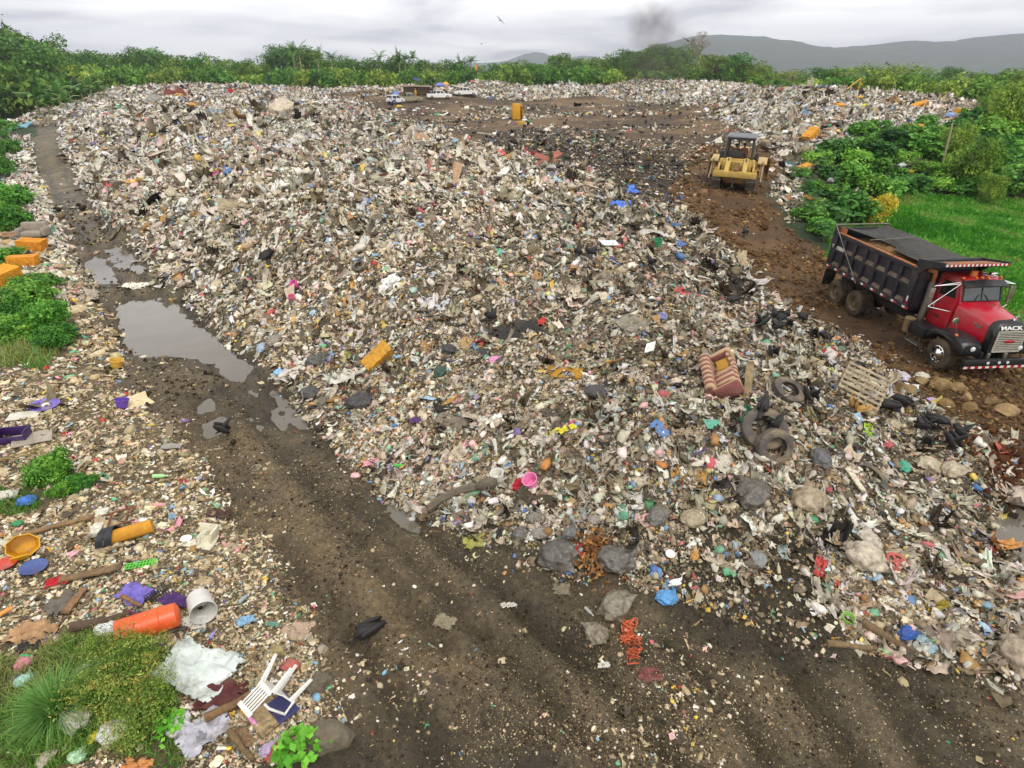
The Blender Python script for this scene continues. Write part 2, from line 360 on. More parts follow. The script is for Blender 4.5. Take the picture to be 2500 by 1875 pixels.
# ------------------------------------------------------------------ ground sheet
def build_ground():
    nr, na = 1000, 520
    r = 3 * np.exp(np.linspace(0, math.log(5200 / 3), nr))
    a = np.radians(np.concatenate([np.linspace(-110, -52, 50, endpoint=False), np.linspace(-52, 52, na - 100), np.linspace(52.2, 110, 50)]))
    R, A = np.meshgrid(r, a, indexing='ij')
    X, Y = R * np.sin(A), -3 + R * np.cos(A)
    x, y = X.ravel(), Y.ravel()
    z = hgt(x, y)
    far = np.hypot(x, y) > 255
    z[far] = 0 + (fbm(x[far] * .01, y[far] * .01, 2) - .5) * .5
    V = np.stack([x, y, z], 1)
    i, j = np.meshgrid(np.arange(nr - 1), np.arange(na - 1), indexing='ij')
    q = (i * na + j).ravel()
    Fc = np.stack([q, q + 1, q + na + 1, q + na], 1)
    # soil colours by zone
    def c(h): return np.array(hx(h))[None]
    n1 = fbm(x * .7, y * .7, 4)[:, None]; n2 = fbm(x * 2.7 + 40, y * 2.7, 4)[:, None]; n3 = fbm(x * .22 + 11, y * .22, 3)[:, None]
    mud = c('594e3b') * (1 - np.clip((n1 - .35) * 3, 0, 1)) + c('7f7055') * np.clip((n1 - .35) * 3, 0, 1)
    grav = c('7c6b4e') * (.75 + .5 * n2)
    t = np.clip((n3 - .47) * 6 + (n2 - .5) * 2, 0, 1)
    # gravelly belt on the left road, darker wet mud in front
    belt = np.exp(-((seg_d(x, y, [P0(330 * S, 830 * S)[:2], P0(560 * S, 1060 * S)[:2], P0(760 * S, 1250 * S)[:2], P0(960 * S, 1400 * S)[:2]])) / 1.4) ** 2)[:, None]
    t = np.clip(t * .45 + belt * .8 * (.3 + n2), 0, 1)
    road = mud * (1 - t) + grav * t
    dark = c('4a4130') * (.8 + .5 * n2)
    soil = c('5f4529') * (1 - np.clip((n1 - .4) * 4, 0, 1)) + c('785a37') * np.clip((n1 - .4) * 4, 0, 1)
    plat = c('574530') * (1 - np.clip((n3 - .45) * 5, 0, 1)) + c('7d6546') * np.clip((n3 - .45) * 5, 0, 1)
    plat = plat * (.75 + .5 * n2)
    heap = c('75684f') * (.6 + .8 * n2) ; heap = heap * (1 - np.clip((n1 - .5) * 3, 0, .7)) + c('a3967f') * np.clip((n1 - .5) * 3, 0, .7)
    verge = c('857558') * (.7 + .6 * n2)
    grass = c('47702a') * (.7 + .6 * n1)
    wood = c('2c3f1b') * (.7 + .6 * n1)
    C = np.where(((y < 32) & (x > -14) & (x < 30))[:, None], mud * .8, wood * np.ones((len(x), 1)))
    def mixin(name, col):
        nonlocal C
        k = zs(name, x, y)[:, None]; C = C * (1 - k) + col * k
    mixin('trash', heap); mixin('bank', c('4a4a2a') * (.7 + .6 * n2)); mixin('meadow', grass); mixin('verge', verge); mixin('road', road); mixin('mudslope', dark); mixin('plateau', plat); mixin('darkrub', c('463a2a') * (.6 + .8 * n2)); mixin('soil', soil)
    dr_ = np.min([seg_d(x + .12 * (vnoise(x * 1.5, y * 1.5) - .5), y + .12 * (vnoise(y * 1.5 + 9, x * 1.5) - .5), w) for w in RUTS], axis=0); rk = np.exp(-(dr_ / .2) ** 2) * (y < 75) * zs('road', x, y) * (.4 + .9 * n1[:, 0]); C *= (1 - .38 * np.clip(rk, 0, 1))[:, None]; C *= (1 + .28 * np.exp(-((dr_ - .62) / .25) ** 2) * (y < 75) * zs('road', x, y))[:, None]
    wet = np.clip(.8 * rk + zs('road', x, y) * (1.1 - t[:, 0]) + zs('mudslope', x, y) * .7 + .3 * zs('plateau', x, y), 0, 1)
    p = np.clip(samp(PL, x, y) * 1.3, 0, 1); C = C * (1 - .45 * p[:, None])
    m, n, b = newmat('soil')
    at = n('Attribute', attribute_name='Col'); tc = n('TexCoord')
    def noise(sc, det=6, ro=.6):
        q = n('TexNoise'); q.inputs['Scale'].default_value = sc; q.inputs['Detail'].default_value = det; q.inputs['Roughness'].default_value = ro; n.link(tc.outputs['Object'], q.inputs['Vector']); return q
    a1 = noise(7.5, 9, .78); mr = n('MapRange'); mr.inputs[1].default_value = .34; mr.inputs[2].default_value = .66; mr.inputs[3].default_value = .45; mr.inputs[4].default_value = 1.6
    n.link(a1.outputs['Fac'], mr.inputs[0])
    mu = n('MixRGB', blend_type='MULTIPLY'); mu.inputs[0].default_value = 1; n.link(at.outputs['Color'], mu.inputs[1]); n.link(mr.outputs[0], mu.inputs[2])
    vo = n('TexVoronoi'); vo.inputs['Scale'].default_value = 9; n.link(tc.outputs['Object'], vo.inputs['Vector'])
    th = n('MapRange'); th.inputs[1].default_value = .16; th.inputs[2].default_value = .08; n.link(vo.outputs['Distance'], th.inputs[0])
    gate = n('MapRange'); gate.inputs[1].default_value = .55; gate.inputs[2].default_value = .75; n.link(vo.outputs['Color'], gate.inputs[0])
    mm = n('Math', operation='MULTIPLY'); n.link(th.outputs[0], mm.inputs[0]); n.link(gate.outputs[0], mm.inputs[1])
    sp = n('MixRGB'); sp.inputs[2].default_value = (.24, .2, .14, 1); n.link(mm.outputs[0], sp.inputs[0]); n.link(mu.outputs[0], sp.inputs[1])
    n.link(sp.outputs[0], b.inputs['Base Color'])
    wa = n('Attribute', attribute_name='Wet'); w2 = noise(1.7, 4)
    wm = n('Math', operation='MULTIPLY'); n.link(wa.outputs['Fac'], wm.inputs[0]); n.link(w2.outputs['Fac'], wm.inputs[1])
    rr = n('MapRange'); rr.inputs[1].default_value = .15; rr.inputs[2].default_value = .6; rr.inputs[3].default_value = .92; rr.inputs[4].default_value = .38; n.link(wm.outputs[0], rr.inputs[0]); n.link(rr.outputs[0], b.inputs['Roughness'])
    b3 = noise(14, 8, .75); bp = n('Bump'); bp.inputs['Strength'].default_value = 1; bp.inputs['Distance'].default_value = .2
    n.link(b3.outputs['Fac'], bp.inputs['Height']); n.link(bp.outputs[0], b.inputs['Normal'])
    me = npmesh('ground', V, Fc, m, C, True)
    w = me.attributes.new('Wet', 'FLOAT', 'POINT'); w.data.foreach_set('value', wet.astype(np.float32))
    tag(link('ground', me), kind='structure')
build_ground()

# ------------------------------------------------------------------ puddles
def build_puddles():
    m, n, b = newmat('muddy_water')
    tc = n('TexCoord'); q = n('TexNoise'); q.inputs['Scale'].default_value = .8; n.link(tc.outputs['Object'], q.inputs['Vector'])
    r = n('ValToRGB'); r.color_ramp.elements[0].color = (.095, .08, .058, 1); r.color_ramp.elements[1].color = (.16, .142, .11, 1); n.link(q.outputs['Fac'], r.inputs[0]); n.link(r.outputs[0], b.inputs['Base Color'])
    b.inputs['Roughness'].default_value = .06; b.inputs['Specular IOR Level'].default_value = .6
    q2 = n('TexNoise'); q2.inputs['Scale'].default_value = 3; n.link(tc.outputs['Object'], q2.inputs['Vector']); bp = n('Bump'); bp.inputs['Strength'].default_value = .02; n.link(q2.outputs['Fac'], bp.inputs['Height']); n.link(bp.outputs[0], b.inputs['Normal'])
    for k, p in enumerate(PUDS):
        w = [P0(a * S, c * S)[:2] for a, c in p]
        mk = blur(inpoly(w, XX, YY).astype(np.float32), 2) > .004
        lev = float(np.median(BASE[mk])) - .145 - .004 * k
        bm = bmesh.new(); vs = {}
        def vert(i, j):
            if (i, j) not in vs: vs[(i, j)] = bm.verts.new((gx[i], gy[j], lev))
            return vs[(i, j)]
        for j, i in zip(*np.nonzero(mk)): bm.faces.new([vert(i, j), vert(i + 1, j), vert(i + 1, j + 1), vert(i, j + 1)])
        tag(part('puddle', bm, m, smooth=0), kind='structure')
build_puddles()

# ------------------------------------------------------------------ hills
def build_hills():
    m, n, b = newmat('wooded_slope')
    tc = n('TexCoord'); q = n('TexNoise'); q.inputs['Scale'].default_value = .02; q.inputs['Detail'].default_value = 10; q.inputs['Roughness'].default_value = .75; n.link(tc.outputs['Object'], q.inputs['Vector'])
    r = n('ValToRGB'); r.color_ramp.elements[0].position = .35; r.color_ramp.elements[0].color = (.035, .05, .03, 1); r.color_ramp.elements[1].position = .68; r.color_ramp.elements[1].color = (.085, .11, .06, 1)
    n.link(q.outputs['Fac'], r.inputs[0]); n.link(r.outputs[0], b.inputs['Base Color']); b.inputs['Roughness'].default_value = .95
    def ridge(D, prof, depth, name='hills'):
        us = np.arange(prof[0][0], prof[-1][0], 6); vs = np.interp(us, [p[0] for p in prof], [p[1] for p in prof])
        xs, zs_ = [], []
        for u, v in zip(us, vs):
            dx, fy, dn = ray(u, v); xs.append(dx / fy * D); zs_.append(max(0, H - dn / fy * D))
        xs, zs_ = np.array(xs), np.array(zs_)
        ks = np.linspace(-1, 1, 60); V = []
        for k in ks:
            yy = D + depth * k
            f = (1 - abs(k)) ** .8 if k < 0 else (1 - abs(k)) ** .7
            g = (fbm(xs * .006 + 3, np.full(xs.shape, yy * .006), 4) - .5)
            nz = g * 46 * min(1, abs(k) * 6) * (1 - abs(k)) + (vnoise(xs * .05, np.full(xs.shape, yy * .05)) - .5) * 3
            V.append(np.stack([xs, np.full(xs.shape, yy) + g * 60, np.maximum(zs_ * f + nz * np.clip(zs_ / 90, 0, 1) - 2, -2)], 1))
        V = np.concatenate(V); nx = len(xs)
        i, j = np.meshgrid(np.arange(59), np.arange(nx - 1), indexing='ij'); q = (i * nx + j).ravel()
        tag(link(name, npmesh(name, V, np.stack([q, q + 1, q + nx + 1, q + nx], 1), m, None, True)), kind='structure')
    ridge(2500, [(1380,168),(1480,146),(1549,124.5),(1600,111),(1641,99),(1672,91),(1701,85),(1750,82),(1798,84),(1872,92),(1941,106),(2024,115),(2070,111),(2110,109),(2149,105),(2222,95.5),(2273,99),(2333,98),(2379,90),(2439,83),(2500,79),(2600,72),(2750,80),(2900,95),(3200,110)], 800)
    ridge(3700, [(1090,166),(1150,152),(1200,152),(1240,146),(1278,131),(1300,126),(1324,127),(1347,135),(1380,142),(1422,134),(1450,137),(1500,150),(1560,166)], 700)
build_hills()

# ------------------------------------------------------------------ sky and light
w = bpy.data.worlds.new('World'); SC.world = w; w.use_nodes = True
n = w.node_tree.nodes; l = w.node_tree.links; n.clear()
SUN_EL, SUN_AZ = math.radians(58), math.radians(150)       # azimuth measured from +Y towards +X
out = n.new('ShaderNodeOutputWorld'); sky = n.new('ShaderNodeTexSky'); sky.sky_type = 'NISHITA'; sky.sun_disc = False
sky.sun_elevation = SUN_EL; sky.sun_rotation = SUN_AZ
bg1 = n.new('ShaderNodeBackground'); bg1.inputs[1].default_value = .1; l.new(sky.outputs[0], bg1.inputs[0])
tc = n.new('ShaderNodeTexCoord'); sx = n.new('ShaderNodeSeparateXYZ'); l.new(tc.outputs['Generated'], sx.inputs[0])
def math_(op, a, b=None):
    q = n.new('ShaderNodeMath'); q.operation = op
    for i, v in enumerate((a, b)):
        if v is None: continue
        if isinstance(v, (int, float)): q.inputs[i].default_value = v
        else: l.new(v, q.inputs[i])
    return q.outputs[0]
zz = math_('ADD', math_('MAXIMUM', sx.outputs['Z'], 0.0), .13)
cx = n.new('ShaderNodeCombineXYZ'); l.new(math_('DIVIDE', sx.outputs['X'], zz), cx.inputs[0]); l.new(math_('DIVIDE', sx.outputs['Y'], zz), cx.inputs[1])
n1 = n.new('ShaderNodeTexNoise'); n1.inputs['Scale'].default_value = .62; n1.inputs['Detail'].default_value = 7; n1.inputs['Roughness'].default_value = .52; n1.inputs['Distortion'].default_value = .35; l.new(cx.outputs[0], n1.inputs['Vector'])
cr = n.new('ShaderNodeValToRGB'); e = cr.color_ramp.elements
e[0].position = .40; e[0].color = (.44, .43, .45, 1); e[1].position = .59; e[1].color = (1, .985, .955, 1)
k = e.new(.48); k.color = (.72, .705, .70, 1)
l.new(n1.outputs['Fac'], cr.inputs[0])
bg2 = n.new('ShaderNodeBackground'); l.new(math_('ADD', 1.55, math_('MULTIPLY', math_('MAXIMUM', math_('SUBTRACT', .45, sx.outputs['Z']), 0.0), 1.25)), bg2.inputs[1]); l.new(cr.outputs[0], bg2.inputs[0])
mx = n.new('ShaderNodeMixShader'); mx.inputs[0].default_value = .95; l.new(bg1.outputs[0], mx.inputs[1]); l.new(bg2.outputs[0], mx.inputs[2]); l.new(mx.outputs[0], out.inputs[0])
sl = bpy.data.lights.new('sun', 'SUN'); sl.energy = 1.5; sl.angle = math.radians(14); sl.color = (1, .96, .88)
so = bpy.data.objects.new('sun', sl); COL.objects.link(so)
sd = Vector((math.sin(SUN_AZ) * math.cos(SUN_EL), math.cos(SUN_AZ) * math.cos(SUN_EL), math.sin(SUN_EL)))
so.rotation_euler = (-sd).to_track_quat('-Z', 'Y').to_euler(); so.location = (0, -20, 60)
SC.view_settings.view_transform = 'Standard'; SC.view_settings.look = 'None'; SC.view_settings.exposure = EXPO if 'EXPO' in globals() else .18; SC.view_settings.gamma = 1
SC.cycles.use_denoising = True
SC.cycles.max_bounces = 6; SC.cycles.diffuse_bounces = 3; SC.cycles.glossy_bounces = 2; SC.cycles.transmission_bounces = 4; SC.cycles.volume_bounces = 0
SC.cycles.transparent_max_bounces = 6; SC.cycles.volume_step_rate = 2; SC.cycles.volume_max_steps = 128

# ------------------------------------------------------------------ haze and smoke
def build_air():
    m = bpy.data.materials.new('haze'); m.use_nodes = True; q = N(m); q.n.remove(q.n['Principled BSDF'])
    pv = q('VolumePrincipled'); pv.inputs['Color'].default_value = (.82, .88, 1.0, 1); pv.inputs['Density'].default_value = .00033; pv.inputs['Anisotropy'].default_value = .65
    q.link(pv.outputs[0], q.n['Material Output'].inputs['Volume'])
    bm = bmesh.new(); box(bm, (0, 2100, 130), (9000, 5600, 264))
    tag(part('haze', bm, m, smooth=0), kind='stuff')
    # smoke rising from behind the far ridge
    m = bpy.data.materials.new('smoke'); m.use_nodes = True; q = N(m); q.n.remove(q.n['Principled BSDF'])
    pv = q('VolumePrincipled'); pv.inputs['Color'].default_value = (.30, .26, .22, 1); pv.inputs['Anisotropy'].default_value = 0
    tc = q('TexCoord'); ns = q('TexNoise'); ns.inputs['Scale'].default_value = 1.9; ns.inputs['Detail'].default_value = 6
    q.link(tc.outputs['Object'], ns.inputs['Vector'])
    gr = q('VectorMath', operation='LENGTH'); q.link(tc.outputs['Object'], gr.inputs[0])
    fo = q('MapRange'); fo.inputs[1].default_value = 1; fo.inputs[2].default_value = .1; q.link(gr.outputs['Value'], fo.inputs[0])
    nr = q('MapRange'); nr.inputs[1].default_value = .40; nr.inputs[2].default_value = .75; q.link(ns.outputs['Fac'], nr.inputs[0])
    mu = q('Math', operation='MULTIPLY'); q.link(fo.outputs[0], mu.inputs[0]); q.link(nr.outputs[0], mu.inputs[1])
    oc = q('ObjectInfo'); sep = q('SeparateColor'); q.link(oc.outputs['Color'], sep.inputs[0])
    m2 = q('Math', operation='MULTIPLY'); q.link(mu.outputs[0], m2.inputs[0]); q.link(sep.outputs[0], m2.inputs[1])
    q.link(m2.outputs[0], pv.inputs['Density']); q.link(pv.outputs[0], q.n['Material Output'].inputs['Volume'])
    def blob(parent, u, v, Y, rx, ry, rz, dens, roll=0):
        dx, fy, dn = ray(u, v); t = Y / fy
        bm = bmesh.new(); bmesh.ops.create_icosphere(bm, subdivisions=3, radius=1)
        o = part('smoke_puff', bm, m, parent); o.location = Vector((t * dx, Y, H - t * dn)) - parent.location; o.scale = (rx, ry, rz); o.rotation_euler = (0, roll, 0); o.color = (dens, 1, 1, 1)
    dx, fy, dn = ray(1600, 190); t = 150 / fy
    sm = empty('smoke', (t * dx, 150, 4)); tag(sm, 'brownish grey smoke drifting up from behind the far rubbish ridge into the clouds', 'smoke')
    blob(sm, 1590, 56, 152, 6.2, 5, 6.4, .34, .5); blob(sm, 1612, 80, 152, 10, 5, 8, .09, .4); blob(sm, 1600, 125, 150, 10, 5, 8, .10); blob(sm, 1640, 150, 140, 14, 6, 7, .07); blob(sm, 1590, 190, 135, 9, 5, 6, .08)
build_air()
# ------------------------------------------------------------------ small rubbish, gravel and clods: nobody could count them
def tpl_sheet(r, n=3, crump=.28, aspect=1.0):
    g = np.linspace(-.5, .5, n + 1); a, b = np.meshgrid(g, g, indexing='ij')
    V = np.stack([a.ravel() * aspect, b.ravel() / aspect, np.zeros(a.size)], 1)
    V[:, :2] += r.normal(0, .07, (len(V), 2)); V[:, 2] += r.normal(0, crump * .5, len(V)) + r.normal(0, .5) * V[:, 0] ** 2
    q = []
    for i in range(n):
        for j in range(n):
            p = i * (n + 1) + j
            q += [(p, p + 1, p + n + 2), (p, p + n + 2, p + n + 1)] if r.random() < .5 else [(p, p + 1, p + n + 1), (p + 1, p + n + 2, p + n + 1)]
    return V, np.array(q)
def tpl_ico(r, sub, sq=(1, 1, .7), nz=.25):
    bm = bmesh.new(); bmesh.ops.create_icosphere(bm, subdivisions=sub, radius=.5)
    V = np.array([v.co[:] for v in bm.verts]); Fc = np.array([[v.index for v in f.verts] for f in bm.faces]); bm.free()
    V = V * (1 + r.normal(0, nz, (len(V), 1))) * np.array(sq)
    return V, Fc
def tpl_bag(r):
    V, Fc = tpl_ico(r, 2, (1.0, .75, .55), .13)
    V[:, 0] *= 1 + .6 * (V[:, 1] > .2); return V, Fc
def tpl_box(r):
    s = np.array([1, r.uniform(.25, .8), r.uniform(.04, .3)]) * .5
    V = np.array([[x, y, z] for x in (-1, 1) for y in (-1, 1) for z in (-1, 1)]) * s + r.normal(0, .02, (8, 3))
    return V, np.array([(0,1,3),(0,3,2),(4,6,7),(4,7,5),(0,4,5),(0,5,1),(2,3,7),(2,7,6),(0,2,6),(0,6,4),(1,5,7),(1,7,3)])
def tpl_strip(r):
    k = 6; x = np.linspace(-.5, .5, k); y = np.cumsum(r.normal(0, .06, k)); z = np.cumsum(r.normal(0, .06, k)); w = r.uniform(.03, .09)
    V = np.concatenate([np.stack([x, y - w, z], 1), np.stack([x, y + w, z + r.normal(0, .04, k)], 1)])
    q = []
    for i in range(k - 1): q += [(i, i + 1, k + i + 1), (i, k + i + 1, k + i)]
    return V, np.array(q)
def tpl_bottle(r):
    pr = [(.0, -.5), (.13, -.5), (.14, 0), (.13, .2), (.05, .38), (.05, .5), (0, .5)]; k = 6; V = []; q = []
    for a, b in pr:
        for i in range(k): V.append((b, a * math.cos(2 * PI * i / k), a * math.sin(2 * PI * i / k)))
    for j in range(len(pr) - 1):
        for i in range(k): p, s = j * k + i, j * k + (i + 1) % k; q += [(p, s, s + k), (p, s + k, p + k)]
    return np.array(V), np.array(q)
_r = np.random.default_rng(5)
T_SHEET = [tpl_sheet(_r, 3, c) for c in (.22, .3, .38, .3, .26, .34)]
T_FLAT = [tpl_sheet(_r, 2, .10) for _ in range(3)]
T_LONG = [tpl_sheet(_r, 3, .2, a) for a in (1.6, 2.0, 1.8)]
T_BAG = [tpl_bag(_r) for _ in range(5)]
T_LUMP = [tpl_ico(_r, 1, (1, .8, .65), .14) for _ in range(4)]
T_BOX = [tpl_box(_r) for _ in range(4)]
T_STRIP = [tpl_strip(_r) for _ in range(5)]
T_BOT = [tpl_bottle(_r)]
# palettes: (weight, albedo srgb)
PALE = [(16,'e6e2da'),(17,'d8d2c6'),(15,'c6bcab'),(10,'b3a893'),(8,'f4f4f2'),(6,'cfd2d4'),(5,'a99c88'),(7,'8f8572'),(4,'6d6455'),(2.6,'4c453c'),(2.2,'35312d'),(3,'a98252'),(2.2,'c7a372'),(1.2,'9db9d6'),(.6,'5c86c0'),(1,'e3b9bf'),(.5,'cf7480'),(.35,'b8453f'),(.5,'d9c060'),(.5,'e6da8a'),(.6,'86b8a0'),(.3,'4f9570'),(.25,'7f70a6'),(.3,'d0935a'),(.7,'b8d4d6')]
NEARP = [(7,'d8d0c2'),(11,'c4b8a2'),(14,'a99a80'),(13,'897b62'),(10,'6c604e'),(7,'4d4438'),(5,'2c2926'),(3,'eeece6'),(4,'a9814f'),(2.5,'c59a5c'),(1.8,'94b4d2'),(1,'5a86bb'),(1.6,'e2b4ba'),(.8,'cf6c7c'),(.7,'b8463e'),(.9,'d8bf58'),(.6,'d4d88a'),(1,'7ab497'),(.5,'479068'),(.4,'8270aa'),(.5,'cf8d50'),(1,'b8d0d2')]
SCRAP = [(12,'cfc0a2'),(12,'b5a585'),(10,'97876a'),(8,'ddd3bd'),(6,'7a6c54'),(4,'efece4'),(1,'86b2da'),(.8,'e9a9b4'),(.6,'69b894'),(.5,'e5c648'),(.4,'c73a34'),(2,'5a4f40')]
DARKP = [(10,'4c4234'),(9,'352e26'),(8,'6b5e4a'),(7,'8a7c64'),(6,'b3a68e'),(5,'d4cbb9'),(3,'26221f'),(2,'ecebe6'),(1,'7fa9d6'),(.8,'d6556a'),(.6,'e6c545'),(.5,'3f74c0'),(.5,'5fb08c')]
SOILP = [(10,'6b5133'),(8,'7c6140'),(8,'5b4329'),(4,'917753'),(4,'4c3a27')]
STONE = [(8,'a8977a'),(8,'8d7d62'),(6,'c2b498'),(5,'6f624c')]
def pick(pal, k, r):
    wts = np.array([p[0] for p in pal], float); cols = np.array([hx(p[1], .92) for p in pal])
    c = cols[r.choice(len(pal), k, p=wts / wts.sum())]
    return np.clip(c * np.array([.94, .90, .81]) * r.normal(1, .12, (k, 1)) * r.normal(1, .04, (k, 3)), .005, .88)
M_LITTER = mat('rubbish_scraps', attr='Col', rough=.55, var=.3, scale=9, bump=.25, bscale=25, spec=.35)
M_STONE = mat('loose_stone', attr='Col', rough=.9, var=.35, scale=14, bump=.4, spec=.2)
def scatter(name, x, y, size, pal, mix, seed, m=M_LITTER, tilt=.5, down=.35, sink=.12, lift=0, kind='stuff'):
    """one mesh of many small pieces laid on the ground; mix = [(weight, templates)]"""
    r = np.random.default_rng(seed); k = len(x)
    z = hgt(x, y); e = .3
    nx, ny = (hgt(x - e, y) - hgt(x + e, y)) / (2 * e), (hgt(x, y - e) - hgt(x, y + e)) / (2 * e)
    Nn = np.stack([nx, ny, np.ones(k)], 1) + r.normal(0, tilt, (k, 3)) * np.array([1, 1, .3]); Nn /= np.linalg.norm(Nn, axis=1)[:, None]
    th = r.uniform(0, 2 * PI, k); T = np.stack([np.cos(th), np.sin(th), np.zeros(k)], 1)
    gd = np.stack([nx, ny, np.zeros(k)], 1); L = np.linalg.norm(gd, axis=1); dn = (r.random(k) < down) & (L > .15); T[dn] = gd[dn] / L[dn][:, None]
    T -= Nn * (T * Nn).sum(1)[:, None]; T /= np.linalg.norm(T, axis=1)[:, None]; B = np.cross(Nn, T)
    tl = [(wt / len(ts), t) for wt, ts in mix for t in ts]; pr = np.array([a for a, _ in tl]); which = r.choice(len(tl), k, p=pr / pr.sum())
    C = pal if isinstance(pal, np.ndarray) else pick(pal, k, r)
    Vs, Fs, Cs, off = [], [], [], 0
    for ti, (_, (tv, tf)) in enumerate(tl):
        idx = np.nonzero(which == ti)[0]
        if not len(idx): continue
        s = size[idx][:, None, None]; q = tv[None] * s * r.uniform(.75, 1.3, (len(idx), 1, 3))
        V = q[..., 0:1] * T[idx][:, None] + q[..., 1:2] * B[idx][:, None] + q[..., 2:3] * Nn[idx][:, None]
        zm = size[idx] * r.uniform(-sink, sink * 1.6 + lift, len(idx))
        V += np.stack([x[idx], y[idx], z[idx] + zm], 1)[:, None]
        Vs.append(V.reshape(-1, 3)); nv = len(tv)
        Fs.append((tf[None] + (np.arange(len(idx)) * nv)[:, None, None]).reshape(-1, 3) + off); off += nv * len(idx)
        Cs.append(np.repeat(C[idx], nv, 0) * r.normal(1, .05, (nv * len(idx), 1)))
    o = link(name, npmesh(name, np.concatenate(Vs), np.concatenate(Fs), m, np.clip(np.concatenate(Cs), 0, .9)))
    tag(o, kind=kind); return o
def candidates(k, r0, r1, seed, a0=-50, a1=50, p=1.0):
    """points spread round the camera foot: even in angle, log-even in distance"""
    r = np.random.default_rng(seed)
    a = np.radians(r.uniform(a0, a1, k)); q = r.random(k)
    R = r0 * (r1 / r0) ** q if p == 1 else (r0 ** (1 - p) + q * (r1 ** (1 - p) - r0 ** (1 - p))) ** (1 / (1 - p))
    return R * np.sin(a), R * np.cos(a), R, r
def lumpy(x, y, s, seed): return fbm(x * s + seed, y * s + 2 * seed, 3)
GRASSY = []            # world patches kept clear of scraps on the verge
for pts in [[(-40,660),(95,655),(145,690),(140,745),(100,800),(0,790),(-40,760)], [(70,1010),(120,990),(165,1005),(160,1050),(60,1060)], [(-60,1450),(60,1420),(190,1350),(230,1420),(250,1560),(200,1640),(60,1700),(-60,1700)],
            [(230,1420),(330,1390),(390,1500),(400,1640),(300,1650),(240,1560)], [(0,1065),(90,1065),(80,1110),(0,1115)], [(-80,540),(30,540),(45,600),(20,640),(-80,640)]]:
    GRASSY.append([P(a * S, b * S)[:2] for a, b in pts])
def grassy(x, y):
    k = np.zeros(x.shape, bool); a, b = jit(x, y)
    for g in GRASSY: k |= inpoly(g, a, b)
    return k
def noroad(x, y): return 1 - np.clip(zs('road', x, y) + zs('soil', x, y) + zs('meadow', x, y), 0, 1)
GEN = [(5, T_SHEET), (1.6, T_FLAT), (1.6, T_LONG), (2.2, T_BAG), (1.4, T_LUMP), (1.2, T_BOX), (1.1, T_STRIP), (.3, T_BOT)]
FAR = [(5, T_SHEET), (1, T_FLAT), (2, T_LONG), (2, T_LUMP), (.6, T_BOX), (.8, T_STRIP)]
CARS = [P(u, v)[:2] for u, v in [(1136,236),(1073,242),(1000,250),(966,254),(1260,292)]]
def nocar(x, y):
    k = np.ones(len(x), bool)
    for a, b in CARS: k &= (x - a) ** 2 + (y - b + 1.5) ** 2 > 14
    return k
